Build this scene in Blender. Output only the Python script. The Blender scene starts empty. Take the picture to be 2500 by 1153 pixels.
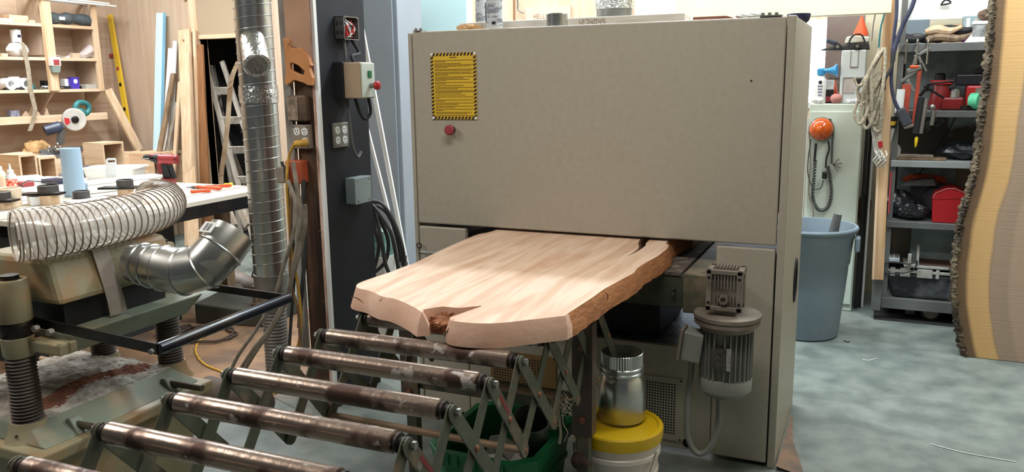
import bpy, bmesh, math, random
from mathutils import Vector, Matrix, noise
V = Vector; PI = math.pi
random.seed(7)
S = bpy.context.scene; COL = S.collection

# ---------------------------------------------------------------- camera
RX = V((.9138, -.0633, .4013)); RZ = V((-.0143, .9822, .1874)); RZ = (RZ - RX * RX.dot(RZ)).normalized(); RX.normalize()
RY = RZ.cross(RX)
MW = Matrix((RX, RY, RZ))                     # rows: world axes seen from the camera
EYE = V((0, 0, 1.6)); F = 2000.0
cam = bpy.data.objects.new('camera', bpy.data.cameras.new('camera')); COL.objects.link(cam)
cam.data.sensor_width = 36; cam.data.sensor_fit = 'HORIZONTAL'; cam.data.lens = 36 * F / 2500; cam.data.clip_start = .05
cam.matrix_world = Matrix.Translation(EYE) @ MW.to_4x4()
S.camera = cam
def at(u, v, x=None, y=None, z=None):
    r = MW @ V(((u - 1250) / F, -(v - 576.5) / F, -1))
    t = (x - EYE.x) / r.x if x is not None else (y - EYE.y) / r.y if y is not None else (z - EYE.z) / r.z
    return EYE + r * t
def ext(u0, v0, u1, v1, x=None, y=None):
    """extents of a measured rectangle on a vertical plane: (a0, a1, z0, z1)"""
    um, vm = (u0 + u1) / 2, (v0 + v1) / 2
    k = dict(x=x) if x is not None else dict(y=y)
    ax = 1 if x is not None else 0
    a, b = at(u0, vm, **k)[ax], at(u1, vm, **k)[ax]
    return min(a, b), max(a, b), at(um, v1, **k).z, at(um, v0, **k).z

# ---------------------------------------------------------------- light
S.view_settings.view_transform = 'Standard'; S.view_settings.look = 'None'; S.view_settings.gamma = 1
S.view_settings.use_curve_mapping = False
S.view_settings.exposure = 0.0
try: S.cycles.use_denoising = True
except Exception: pass
S.cycles.max_bounces = 8; S.cycles.sample_clamp_indirect = 6
W = bpy.data.worlds.new('world'); S.world = W; W.use_nodes = True
W.node_tree.nodes['Background'].inputs[0].default_value = (.86, .93, 1, 1)
W.node_tree.nodes['Background'].inputs[1].default_value = .07
def lamp(name, loc, sx, sy, power, col=(1, .97, .93), rot=(0, 0, 0)):
    l = bpy.data.lights.new(name, 'AREA'); l.shape = 'RECTANGLE'; l.size = sx; l.size_y = sy; l.energy = power; l.color = col
    o = bpy.data.objects.new(name, l); o.location = loc; o.rotation_euler = rot; COL.objects.link(o); return o
lamp('tube_light', (-1.1, 4.52, 3.25), 2.8, .16, 105, (.8, .92, 1))
lamp('tube_light', (-5.6, 4.7, 3.3), 2.4, .5, 190, (.93, .97, 1))
lamp('tube_light', (-3.3, 5.6, 3.3), 1.6, .4, 45, (.9, .96, 1))
lamp('tube_light', (-3.7, .9, 3.2), .5, 1.4, 62, (1, .94, .88))
lamp('tube_light', (.7, 4.3, 3.3), .5, 1.4, 58, (.92, .98, 1))
lamp('tube_light', (-.7, 1.75, 3.42), 1.8, .3, 50, (1, .96, .92))
lamp('tube_light', (-1.2, 5.55, 3.3), 2.6, .4, 62, (.97, .99, .97))

# ---------------------------------------------------------------- materials
def lin(c): return tuple(((x / 255) / 12.92 if x / 255 <= .04045 else ((x / 255 + .055) / 1.055) ** 2.4) for x in c[:3]) + (1,)
MATS = {}
def mat(name, c1, c2=None, rough=.55, metal=0, scale=6, stretch=(1, 1, 1), lo=.35, hi=.65, bump=0, bscale=None, alpha=None, trans=0, emit=0, detail=5, dist=0, wave=None, coat=0, rot=(0, 0, 0), rv=0, dirt=None, dscale=3, dlo=.5, dhi=.7):
    if name in MATS: return MATS[name]
    m = bpy.data.materials.new(name); m.use_nodes = True; MATS[name] = m
    nt = m.node_tree; b = nt.nodes['Principled BSDF']
    b.inputs['Roughness'].default_value = rough; b.inputs['Metallic'].default_value = metal
    b.inputs['Base Color'].default_value = lin(c1)
    if coat: b.inputs['Coat Weight'].default_value = coat
    N = nt.nodes.new; L = nt.links.new
    if c2 or bump or dirt:
        tc = N('ShaderNodeTexCoord'); mp = N('ShaderNodeMapping'); mp.inputs['Scale'].default_value = stretch; mp.inputs['Rotation'].default_value = rot
        L(tc.outputs['Object'], mp.inputs[0])
    if c2:
        if wave:
            n = N('ShaderNodeTexWave'); n.wave_type = 'BANDS'; n.bands_direction = wave; n.inputs['Scale'].default_value = scale
            n.inputs['Distortion'].default_value = dist; n.inputs['Detail'].default_value = 3; n.inputs['Detail Scale'].default_value = 1.2
        else:
            n = N('ShaderNodeTexNoise'); n.inputs['Scale'].default_value = scale; n.inputs['Detail'].default_value = detail; n.inputs['Distortion'].default_value = dist
        L(mp.outputs[0], n.inputs['Vector'])
        r = N('ShaderNodeValToRGB'); r.color_ramp.elements[0].position = lo; r.color_ramp.elements[1].position = hi
        r.color_ramp.elements[0].color = lin(c1); r.color_ramp.elements[1].color = lin(c2)
        L(n.outputs['Color' if wave else 0], r.inputs[0]); L(r.outputs[0], b.inputs['Base Color']); col = r.outputs[0]
        if rv:
            mr = N('ShaderNodeMapRange'); mr.inputs['To Min'].default_value = rough; mr.inputs['To Max'].default_value = min(1, rough + rv); mr.inputs['From Min'].default_value = lo; mr.inputs['From Max'].default_value = hi
            L(n.outputs['Color' if wave else 0], mr.inputs[0]); L(mr.outputs[0], b.inputs['Roughness'])
    if dirt:
        dn = N('ShaderNodeTexNoise'); dn.inputs['Scale'].default_value = dscale; dn.inputs['Detail'].default_value = 6; L(tc.outputs['Object'], dn.inputs['Vector'])
        dr = N('ShaderNodeMapRange'); dr.inputs['From Min'].default_value = dlo; dr.inputs['From Max'].default_value = dhi; L(dn.outputs[0], dr.inputs[0])
        mx = N('ShaderNodeMix'); mx.data_type = 'RGBA'; L(dr.outputs[0], mx.inputs[0])
        if c2: L(col, mx.inputs[6])
        else: mx.inputs[6].default_value = lin(c1)
        mx.inputs[7].default_value = lin(dirt); L(mx.outputs[2], b.inputs['Base Color'])
        if metal:
            mm = N('ShaderNodeMath'); mm.operation = 'MULTIPLY_ADD'; mm.inputs[1].default_value = -metal * .8; mm.inputs[2].default_value = metal
            L(dr.outputs[0], mm.inputs[0]); L(mm.outputs[0], b.inputs['Metallic'])
    if bump:
        bn = N('ShaderNodeTexNoise'); bn.inputs['Scale'].default_value = bscale or scale * 3; bn.inputs['Detail'].default_value = 6
        L(mp.outputs[0], bn.inputs['Vector']); bp = N('ShaderNodeBump'); bp.inputs['Strength'].default_value = bump; bp.inputs['Distance'].default_value = .01
        L(bn.outputs[0], bp.inputs['Height']); L(bp.outputs[0], b.inputs['Normal'])
    if alpha is not None: b.inputs['Alpha'].default_value = alpha
    if trans: b.inputs['Transmission Weight'].default_value = trans; b.inputs['IOR'].default_value = 1.2
    if emit: b.inputs['Emission Color'].default_value = lin(c1); b.inputs['Emission Strength'].default_value = emit
    return m
def wood(name, c1, c2, axis='z', scale=3, **k):
    st = {'z': (9, 9, .6), 'y': (9, .6, 9), 'x': (.6, 9, 9)}[axis]
    return mat(name, c1, c2, scale=scale, stretch=st, rough=k.pop('rough', .6), dist=.6, bump=k.pop('bump', .08), **k)

# ---------------------------------------------------------------- mesh building
class MB:
    def __init__(s): s.bm = bmesh.new()
    def poly(s, pts, faces):
        vs = [s.bm.verts.new(p) for p in pts]
        for f in faces:
            try: s.bm.faces.new([vs[i] for i in f])
            except ValueError: pass
        return s
    def box(s, x0, x1, y0, y1, z0, z1):
        return s.hexa([(x0, y0, z0), (x1, y0, z0), (x1, y1, z0), (x0, y1, z0), (x0, y0, z1), (x1, y0, z1), (x1, y1, z1), (x0, y1, z1)])
    def hexa(s, p): return s.poly(p, [(3, 2, 1, 0), (4, 5, 6, 7), (0, 1, 5, 4), (1, 2, 6, 5), (2, 3, 7, 6), (3, 0, 4, 7)])
    def cbox(s, c, sz, rot=None):
        M = rot.to_3x3() if rot else Matrix.Identity(3); c = V(c); h = V(sz) / 2
        P = [c + M @ V((a * h.x, b * h.y, d * h.z)) for d in (-1, 1) for a, b in ((-1, -1), (1, -1), (1, 1), (-1, 1))]
        return s.hexa(P)
    def bar(s, p0, p1, w, h, up=(0, 0, 1)):
        p0, p1 = V(p0), V(p1); d = (p1 - p0).normalized(); a = d.cross(V(up))
        if a.length < 1e-4: a = d.cross(V((0, 1, 0)))
        a.normalize(); b = a.cross(d); a *= w / 2; b *= h / 2
        return s.hexa([p0 - a - b, p0 + a - b, p1 + a - b, p1 - a - b, p0 - a + b, p0 + a + b, p1 + a + b, p1 - a + b])
    def rings(s, rs, closed=False, cap=True):
        n = len(rs[0]); vr = [[s.bm.verts.new(p) for p in r] for r in rs]
        m = len(vr)
        for i in range(m if closed else m - 1):
            a, b = vr[i], vr[(i + 1) % m]
            for j in range(n):
                try: s.bm.faces.new((a[j], a[(j + 1) % n], b[(j + 1) % n], b[j]))
                except ValueError: pass
        if cap and not closed: s.bm.faces.new(vr[0][::-1]); s.bm.faces.new(vr[-1])
        return s
    def cyl(s, p0, p1, r, r2=None, n=20, cap=True):
        return s.lathe([(0, r), (1, r if r2 is None else r2)], p0, p1, n, cap)
    def lathe(s, prof, p0, p1=None, n=24, cap=True):
        """prof: (t along p0->p1, radius); without p1 t is metres along +z"""
        p0 = V(p0); d = (V(p1) - p0) if p1 is not None else V((0, 0, 1)); u = d.normalized()
        a = u.cross(V((0, 0, 1)))
        if a.length < 1e-3: a = V((1, 0, 0))
        a.normalize(); b = u.cross(a)
        return s.rings([[p0 + d * t + (a * math.cos(2 * PI * j / n) + b * math.sin(2 * PI * j / n)) * max(r, 1e-4) for j in range(n)] for t, r in prof], cap=cap)
    def tube(s, pts, r, n=8, closed=False, smooth=0, rf=None, cap=True):
        P = [V(p) for p in pts]
        if smooth: P = spline(P, smooth, closed)
        m = len(P); T = []
        for i in range(m):
            t = (P[(i + 1) % m] - P[i - 1]) if closed else (P[min(i + 1, m - 1)] - P[max(i - 1, 0)])
            T.append(t.normalized())
        a = T[0].cross(V((0, 0, 1)))
        if a.length < .05: a = T[0].cross(V((1, 0, 0)))
        a.normalize(); rs = []
        for i in range(m):
            a = (a - T[i] * a.dot(T[i])).normalized(); b = T[i].cross(a); q = rf(i / (m - 1)) if rf else r
            rs.append([P[i] + (a * math.cos(2 * PI * j / n) + b * math.sin(2 * PI * j / n)) * q for j in range(n)])
        return s.rings(rs, closed, cap)
    def prism(s, pts, off):
        """pts: planar 3-D polygon, extruded by off"""
        n = len(pts); off = V(off); P = [V(p) for p in pts] + [V(p) + off for p in pts]
        return s.poly(P, [tuple(range(n))[::-1], tuple(range(n, 2 * n))] + [(i, (i + 1) % n, n + (i + 1) % n, n + i) for i in range(n)])
    def ball(s, c, r, sc=(1, 1, 1), n=16, jit=0):
        c = V(c); rs = []
        for i in range(1, n // 2):
            t = PI * i / (n // 2)
            rs.append([c + V((math.sin(t) * math.cos(2 * PI * j / n) * sc[0], math.sin(t) * math.sin(2 * PI * j / n) * sc[1], math.cos(t) * sc[2])) * r * (1 + random.uniform(-jit, jit)) for j in range(n)])
        return s.rings(rs)
    def sheet(s, fn, nu, nv, th=.0):
        """fn(u,v)->point on a grid; th thickness along +z"""
        G = [[fn(i / nu, j / nv) for j in range(nv + 1)] for i in range(nu + 1)]
        vs = [[s.bm.verts.new(p) for p in r] for r in G]
        fs = [s.bm.faces.new((vs[i][j], vs[i + 1][j], vs[i + 1][j + 1], vs[i][j + 1])) for i in range(nu) for j in range(nv)]
        if th:
            bmesh.ops.solidify(s.bm, geom=fs, thickness=th)
        return s
def spline(P, k, closed=False):
    out = []; m = len(P)
    for i in range(m if closed else m - 1):
        p0, p1, p2, p3 = (P[i - 1] if (i or closed) else P[0]), P[i], P[(i + 1) % m], (P[(i + 2) % m] if (closed or i + 2 < m) else P[-1])
        for j in range(k):
            t = j / k; out.append(.5 * ((2 * p1) + (p2 - p0) * t + (2 * p0 - 5 * p1 + 4 * p2 - p3) * t * t + (3 * p1 - p0 - 3 * p2 + p3) * t ** 3))
    if not closed: out.append(P[-1])
    return out
ORG = {}
def mesh_obj(mb, name, m, org, smooth=False, bevel=0, seg=2):
    bmesh.ops.recalc_face_normals(mb.bm, faces=mb.bm.faces)
    for v in mb.bm.verts: v.co -= org
    me = bpy.data.meshes.new(name); mb.bm.to_mesh(me); mb.bm.free()
    if isinstance(m, str): m = MATS[m]
    me.materials.append(m)
    if smooth:
        for p in me.polygons: p.use_smooth = True
        try: me.set_sharp_from_angle(angle=math.radians(38))
        except Exception: pass
    o = bpy.data.objects.new(name, me); COL.objects.link(o)
    if bevel:
        b = o.modifiers.new('bevel', 'BEVEL'); b.width = bevel; b.segments = seg; b.limit_method = 'ANGLE'; b.angle_limit = math.radians(40)
    return o
def props(o, label, cat, group=None, kind=None):
    if label: o['label'] = label
    if cat: o['category'] = cat
    if group: o['group'] = group
    if kind: o['kind'] = kind
    return o
def thing(name, label, cat, loc, group=None):
    o = bpy.data.objects.new(name, None); o.empty_display_size = .1; COL.objects.link(o); o.location = loc; ORG[o.name] = V(loc)
    return props(o, label, cat, group)
def part(name, mb, m, parent, smooth=False, bevel=0, label=None):
    org = ORG[parent.name]; o = mesh_obj(mb, name, m, org, smooth, bevel); o.parent = parent; ORG[o.name] = org
    if label: o['label'] = label
    return o
def solo(name, mb, m, label, cat, group=None, smooth=False, bevel=0):
    c = [v.co for v in mb.bm.verts]
    lo = V([min(p[i] for p in c) for i in range(3)]); hi = V([max(p[i] for p in c) for i in range(3)])
    org = V(((lo.x + hi.x) / 2, (lo.y + hi.y) / 2, lo.z)); o = mesh_obj(mb, name, m, org, smooth, bevel); o.location = org; ORG[o.name] = org
    return props(o, label, cat, group)
def struct(name, mb, m, parent=None, bevel=0):
    if parent: return part(name, mb, m, parent, bevel=bevel)
    o = mesh_obj(mb, name, m, V((0, 0, 0)), bevel=bevel); o['kind'] = 'structure'; ORG[o.name] = V((0, 0, 0)); return o
def dup(root, loc, rotz=0, label=None):
    def cp(o, par):
        c = o.copy(); COL.objects.link(c); c.parent = par
        for ch in o.children: cp(ch, c)
        return c
    r = cp(root, None); r.location = loc; r.rotation_euler = (0, 0, rotz)
    if label: r['label'] = label
    return r

# palette
mat('concrete', (98, 107, 103), (128, 136, 130), rough=.5, scale=6, detail=14, lo=.36, hi=.64, bump=.15, bscale=30, dirt=(150, 100, 62), dscale=.9, dlo=.62, dhi=.8)
mat('beige_paint', (172, 165, 150), (167, 160, 143), rough=.42, scale=40, bump=.03, bscale=250)
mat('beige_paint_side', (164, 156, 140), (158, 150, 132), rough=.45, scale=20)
mat('cast_beige', (150, 142, 112), (138, 128, 98), rough=.5, scale=5, bump=.1, bscale=60, dirt=(160, 120, 80), dscale=7, dlo=.5, dhi=.75)
mat('cast_green', (128, 134, 116), (116, 124, 106), rough=.5, scale=8, bump=.06, bscale=60, dirt=(165, 135, 105), dscale=6, dlo=.5, dhi=.8)
mat('dark_green', (52, 58, 46), (66, 70, 56), rough=.5, scale=10, dirt=(110, 96, 74), dscale=6, dlo=.5, dhi=.8)
mat('link_green', (84, 88, 72), (66, 68, 56), rough=.5, scale=14, metal=.1, bump=.1, bscale=60, dirt=(120, 104, 84), dscale=14, dlo=.52, dhi=.75)
mat('black', (18, 18, 20), rough=.5); mat('rubber', (28, 28, 30), rough=.7); mat('black_steel', (34, 32, 34), (52, 44, 40), rough=.3, metal=.6, scale=12)
mat('galv', (205, 208, 205), (180, 180, 175), rough=.2, metal=.95, scale=5, rv=.12, bump=.05, bscale=8)
mat('galv_dull', (165, 165, 160), (135, 132, 126), rough=.35, metal=.85, scale=6, rv=.15)
mat('foil', (225, 228, 228), rough=.14, metal=1, bump=.9, bscale=45)
mat('steel', (150, 148, 145), (115, 110, 105), rough=.3, metal=.9, scale=20)
mat('roller_steel', (160, 142, 128), (84, 66, 58), rough=.28, metal=.85, scale=8, stretch=(1.2, 1, 1), detail=12, lo=.50, hi=.60, rv=.25, dirt=(176, 168, 160), dscale=22, dlo=.62, dhi=.66, bump=.12, bscale=30)
mat('dusty_alu', (140, 130, 118), (112, 102, 92), rough=.6, metal=.35, scale=12)
mat('grey_paint', (130, 130, 124), (118, 118, 110), rough=.45, scale=8)
mat('white', (225, 226, 222), rough=.5); mat('white_plastic', (232, 234, 232), rough=.35); mat('grey_plastic', (122, 136, 146), (112, 126, 136), rough=.5, scale=3, dirt=(156, 156, 150), dscale=5, dlo=.6, dhi=.9)
mat('red', (176, 38, 40), rough=.4); mat('dark_red', (120, 26, 26), rough=.4); mat('dull_red', (150, 58, 62), rough=.5); mat('orange', (215, 84, 36), rough=.4); mat('yellow', (226, 196, 30), rough=.4)
mat('green', (24, 112, 66), (16, 92, 54), rough=.4, scale=5); mat('teal', (40, 110, 112), rough=.5); mat('blue', (60, 150, 205), rough=.35)
mat('navy', (24, 30, 62), rough=.45); mat('hole_dark', (10, 12, 16), rough=.1)
mat('concrete_dirty', (150, 110, 74), (126, 92, 64), rough=.8, scale=3)
wood('ply', (198, 176, 154), (182, 158, 134), 'z', 2, lo=.3, hi=.7); wood('ply_y', (200, 176, 152), (182, 154, 128), 'y', 2); wood('ply_x', (206, 170, 128), (186, 146, 104), 'x', 2)
wood('pine', (220, 194, 164), (202, 168, 130), 'z', 3); wood('pine_y', (222, 198, 170), (204, 172, 138), 'y', 3); wood('pine_x', (220, 194, 162), (202, 168, 132), 'x', 3)
wood('old_wood', (150, 126, 98), (112, 90, 68), 'z', 3); wood('grey_wood', (170, 160, 146), (140, 126, 110), 'z', 3); wood('brown_wood', (150, 104, 66), (124, 82, 50), 'z', 2)
wood('dark_post', (92, 66, 48), (52, 38, 32), 'z', 2, bump=.2, dirt=(120, 92, 66), dscale=3)
mat('cardboard', (172, 142, 108), (158, 128, 96), rough=.8, scale=5)
mat('rope', (196, 186, 166), (150, 140, 120), rough=.9, scale=60, bump=.25, bscale=200)
def floor_dirt():
    """brown sawdust trodden into the concrete around the planer"""
    nt = MATS['concrete'].node_tree; b = nt.nodes['Principled BSDF']; N = nt.nodes.new; L = nt.links.new
    src = b.inputs['Base Color'].links[0].from_socket
    tc = N('ShaderNodeTexCoord'); mp = N('ShaderNodeMapping'); mp.inputs['Location'].default_value = (3.75 / 1.15, -3.5 / 1.1, 0); mp.inputs['Scale'].default_value = (1 / 1.15, 1 / 1.1, 1); L(tc.outputs['Object'], mp.inputs[0])
    ln = N('ShaderNodeVectorMath'); ln.operation = 'LENGTH'; L(mp.outputs[0], ln.inputs[0])
    ns = N('ShaderNodeTexNoise'); ns.inputs['Scale'].default_value = 1.6; ns.inputs['Detail'].default_value = 8; L(tc.outputs['Object'], ns.inputs['Vector'])
    a = N('ShaderNodeMath'); a.operation = 'MULTIPLY_ADD'; a.inputs[1].default_value = .9; L(ns.outputs[0], a.inputs[0]); L(ln.outputs['Value'], a.inputs[2])
    r = N('ShaderNodeMapRange'); r.inputs['From Min'].default_value = 1.5; r.inputs['From Max'].default_value = 1.3; L(a.outputs[0], r.inputs[0])
    n2 = N('ShaderNodeTexNoise'); n2.inputs['Scale'].default_value = 5; n2.inputs['Detail'].default_value = 9; L(tc.outputs['Object'], n2.inputs['Vector'])
    cr = N('ShaderNodeValToRGB'); cr.color_ramp.elements[0].position = .35; cr.color_ramp.elements[1].position = .65; cr.color_ramp.elements[0].color = lin((112, 90, 74)); cr.color_ramp.elements[1].color = lin((160, 124, 92)); L(n2.outputs[0], cr.inputs[0])
    m = N('ShaderNodeMix'); m.data_type = 'RGBA'; L(r.outputs[0], m.inputs[0]); L(src, m.inputs[6]); L(cr.outputs[0], m.inputs[7]); L(m.outputs[2], b.inputs['Base Color'])
floor_dirt()
# ================================================================ room
BY = 6.54; LX = -7.66
b = MB().box(LX - .1, 2.6, -2.5, BY + .1, -.06, 0); struct('floor', b, 'concrete')
b = MB().box(LX - .1, 2.6, -.6, BY + .1, 3.5, 3.56); struct('ceiling', b, mat('ceiling_white', (205, 205, 200), rough=.8))
b = MB().box(LX - .1, LX, 0, BY + .1, 0, 3.5); struct('wall_left', b, 'ply_y')
# back wall with the store-room doorway and the bright window
d0, d1, dz0, dz1 = -6.37, -5.62, 0, 2.06
w0, w1, wz0, wz1 = -1.15, -.36, 1.36, 2.0
b = MB()
b.box(LX, d0, BY, BY + .09, 0, 3.5); b.box(d0, d1, BY, BY + .09, dz1, 3.5); b.box(d1, -3.3, BY, BY + .09, 0, 3.5)
struct('wall_back', b, 'ply')
b = MB().box(-3.3, w0, BY, BY + .09, 0, 3.5); b.box(w0, w1, BY, BY + .09, 0, wz0); b.box(w0, w1, BY, BY + .09, wz1, 3.5)
struct('wall_back', b, wood('ply_pale', (216, 186, 160), (206, 172, 144), 'z', 2))
b = MB().box(w1, 2.6, BY, BY + .09, 0, 3.5); struct('wall_back', b, mat('cream_wall', (205, 196, 172), (196, 186, 160), scale=2, rough=.7))
b = MB().box(2.6, 2.7, -.5, BY, 0, 3.5); struct('wall_right', b, 'cream_wall')
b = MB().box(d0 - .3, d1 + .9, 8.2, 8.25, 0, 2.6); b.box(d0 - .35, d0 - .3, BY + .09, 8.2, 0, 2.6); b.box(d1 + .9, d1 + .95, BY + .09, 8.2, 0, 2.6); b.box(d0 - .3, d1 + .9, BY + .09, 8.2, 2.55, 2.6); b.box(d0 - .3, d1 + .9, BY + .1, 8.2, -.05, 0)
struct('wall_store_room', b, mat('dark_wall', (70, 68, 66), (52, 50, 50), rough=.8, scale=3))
# window glazing
t = thing('window_1', None, None, (w0 + .4, BY, wz0)); t['kind'] = 'structure'
b = MB()
for x0, x1, z0, z1 in ((w0, w0 + .04, wz0, wz1), (w1 - .03, w1, wz0, wz1), (w0 + .04, w1 - .03, wz0, wz0 + .04), (w0 + .04, w1 - .03, wz1 - .03, wz1)): b.box(x0, x1, BY - .01, BY + .05, z0, z1)
part('window_frame', b, 'white', t)
part('window_pane', MB().box(w0 + .04, w1 - .03, BY + .04, BY + .045, wz0 + .04, wz1 - .03), mat('daylight', (235, 244, 255), emit=5), t)
# doorway framing
b = MB()
b.box(d0 - .10, d0, BY - .03, BY + .1, 0, 2.44); b.box(d1, d1 + .05, BY - .03, BY + .1, 0, 2.44)
struct('trim_1', b, 'pine'); b = MB().box(d0 - .16, d1 + .05, BY - .03, BY - .001, 2.44, 2.49); b.box(d0, d1, BY - .03, BY + .1, dz1 - .01, dz1 + .03); struct('trim_2', b, 'pine_x')
b = MB().box(d0, d1, BY - .02, BY - .005, dz1 + .03, 2.44); struct('trim_3', b, mat('grey_board', (166, 146, 122), rough=.8))
# cream bulkhead above the lockers
b = MB().box(-1.2, .02, 5.2, 5.3, 1.94, 2.7); struct('trim_4', b, mat('cream_board', (222, 208, 178), (214, 198, 166), scale=2, rough=.7))
# white mouldings lying along the top of the shelves
for i, (zz, xx) in enumerate(((2.42, -7.25), (2.45, -7.32), (2.43, -7.4))):
    solo('moulding_strip', MB().bar((xx, 4.5, zz), (xx - .02 * i, 6.3, zz - .02), .05, .015), 'white', ('topmost', 'middle', 'rear')[i] + ' long white moulding strip lying on top of the plywood shelves', 'moulding', 'white mouldings on top of the shelves')

# ================================================================ wide belt sander
YM = 3.309; X0, X1, X2 = -1.965, -.338, -.307
mc = thing('belt_sander', 'large beige wide belt sander with yellow warning sign, swallowing the wooden slab', 'machine', (-1.14, YM, 0))
part('front_cover', MB().box(X0, X1 - .004, YM, YM + .03, .941, 1.82), 'beige_paint', mc, bevel=.006)
part('upper_housing', MB().box(X0 + .01, X1 - .01, YM + .034, 4.05, 1.06, 1.812), 'beige_paint_side', mc)
part('corner_post', MB().box(X1, X2, YM, YM + .05, 0, 1.822), 'beige_paint', mc, bevel=.004)
part('side_strip', MB().box(X0 - .022, X0 - .004, YM, YM + .05, 0, 1.815), 'beige_paint', mc, bevel=.004)
part('side_panel', MB().box(X2 - .022, X2, YM + .052, 4.06, 0, 1.818), 'beige_paint_side', mc, bevel=.004)
part('side_panel', MB().box(X0 - .02, X0, YM + .052, 4.06, 0, 1.81), 'beige_paint_side', mc, bevel=.004)
b = MB(); c = V((X2 - .001, 3.815, .69)); b.prism([c + V((0, .052 * math.cos(a * PI / 12), .095 * math.sin(a * PI / 12))) for a in range(24)], (.003, 0, 0))
p = part('side_port', b, 'hole_dark', mc, label='black oval opening')  # dark disc painted in for the shade inside an open hole
b = MB(); b.tube([c + V((.004, .054 * math.cos(a * PI / 12), .098 * math.sin(a * PI / 12))) for a in range(24)], .005, closed=True); part('port_ring', b, 'rubber', p, True)
# lower boxes either side of the feed opening
part('lower_door', MB().box(X0 + .002, -1.716, YM, YM + .03, .02, .926), 'beige_paint', mc, bevel=.005)
part('lower_box', MB().box(X0 + .004, -1.72, YM + .032, 4.04, .02, .9), 'black', mc)
part('lower_door', MB().box(-.573, X1 - .006, YM, YM + .03, .02, .926), 'beige_paint', mc, bevel=.005)
part('lower_box', MB().box(-.569, X1 - .006, YM + .032, 4.04, .02, .9), 'dark_green', mc)
part('plinth_panel', MB().box(-1.714, -.575, YM + .004, YM + .03, .02, .478), 'beige_paint', mc, bevel=.004)
part('deck', MB().box(-1.714, -.575, YM + .034, 4.04, .44, .47), mat('deck_steel', (132, 140, 160), (96, 104, 126), rough=.35, metal=.5, scale=14, bump=.3, bscale=60), mc)
part('lift_unit', MB().box(-1.5, -.83, 3.42, 3.9, .472, .71), 'black', mc, bevel=.01)
part('sanding_drum', MB().cyl((-1.71, 3.55, 1.02), (-.6, 3.55, 1.02), .075), mat('belt_navy', (34, 40, 74), (22, 26, 50), scale=90, rough=.8), mc, True)
part('pressure_beam', MB().box(-1.71, -.575, 3.42, 3.46, .96, 1.055), 'black', mc)
# bed
p = part('feed_bed', MB().box(-1.69, -.565, 3.083, 4.3, .715, .845), 'dark_green', mc, bevel=.004)
part('feed_belt', MB().box(-1.68, -.665, 3.078, 4.31, .8455, .857), mat('belt_dusty', (92, 82, 74), (64, 58, 58), scale=30, rough=.9, dirt=(140, 120, 100), dscale=20), p)
part('edge_rail', MB().box(-.655, -.56, 3.075, 4.31, .70, .855), mat('rail_dusty', (92, 88, 70), (70, 70, 56), scale=8, rough=.6, dirt=(130, 114, 92), dscale=10), p, bevel=.004)
b = MB()
for z in (.795, .775): b.cyl((-.69, 3.08, z), (-.69, 3.065, z), .006, n=8)
part('screws', b, 'steel', p)
# worm gearbox
gx0, gx1, gy0, gy1, gz0, gz1 = -.548, -.418, 2.97, 3.07, .75, .905
b = MB().box(gx0 + .012, gx1 - .012, gy0 + .012, gy1, gz0 + .01, gz1 - .012)
for x in (gx0, gx1 - .02):
    b.box(x, x + .02, gy0, gy0 + .02, gz0, gz1); b.box(x, x + .02, gy0 + .02, gy1, gz1 - .022, gz1); b.box(x, x + .02, gy1 - .02, gy1, gz0, gz1)
b.box(gx0, gx1, gy0, gy0 + .014, gz1 - .018, gz1); b.box(gx0, gx1, gy0, gy0 + .014, gz0, gz0 + .018)
g = part('gearbox', b, 'dusty_alu', mc, bevel=.003)
b = MB()
for i in range(7):
    x = gx0 + .03 + i * .0115; b.box(x, x + .004, gy0 + .002, gy0 + .014, gz0 + .085, gz1 - .02); b.box(x, x + .004, gy0 + .002, gy0 + .014, gz0 + .02, gz0 + .06)
    b.box(x, x + .004, gy0 + .03, gy1, gz1 - .014, gz1 + .006)
for i in range(6): y = gy0 + .03 + i * .012; b.box(gx1 - .012, gx1 - .002, y, y + .004, gz0 + .02, gz1 - .02)
part('cooling_fins', b, 'dusty_alu', g)
b = MB().lathe([(0, .018), (.012, .018), (.012, .010), (.004, .010)], ((gx0 + gx1) / 2, gy0 + .006, gz0 + .045), ((gx0 + gx1) / 2, gy0 - .994, gz0 + .045), 20); part('oil_plug', b, 'dusty_alu', g, True)
b = MB()
for x in (gx0 + .01, gx1 - .01):
    for z in (gz0 + .03, gz1 - .03): b.cyl((x, gy0 - .0015, z), (x, gy0 + .002, z), .0055, n=10)
part('bolt_holes', b, 'black', g)
mx, my = -.478, 3.045
b = MB().lathe([(0, .05), (0, .122), (.01, .124), (.018, .124), (.02, .118), (.03, .124), (.04, .12), (.044, .09), (.044, .05)][::-1] if 0 else [(-.044, .05), (-.044, .116), (-.038, .122), (-.026, .122), (-.024, .118), (-.02, .118), (-.018, .124), (-.004, .124), (0, .118), (.0, .04)], (mx, my, gz0 - .02), None, 40)
part('mounting_flange', b, 'dusty_alu', mc, True)
b = MB().cyl((mx, my, .43), (mx, my, .69), .082, n=32)
mo = part('motor', b, 'grey_paint', mc, True)
b = MB()
for i in range(30):
    a = i * 2 * PI / 30; u = V((math.cos(a), math.sin(a), 0))
    if i % 8 != 6: b.bar(V((mx, my, .475)) + u * .082, V((mx, my, .665)) + u * .082, .004, .034, (u.x, u.y, 0))
part('cooling_fins', b, 'grey_paint', mo)
part('end_cap', MB().lathe([(0, .03), (.006, .075), (.03, .098), (.075, .1), (.08, .097)], (mx, my, .40), None, 36), 'grey_paint', mo, True)
part('end_ring', MB().lathe([(0, .085), (0, .1), (.02, .1), (.02, .085)], (mx, my, .668), None, 36), 'dusty_alu', mo, True)
part('name_plate', MB().cbox((mx - .01, my - .103, .575), (.05, .003, .08)), mat('plate_dark', (52, 46, 44), (84, 78, 74), scale=70, rough=.4), mo)
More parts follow.
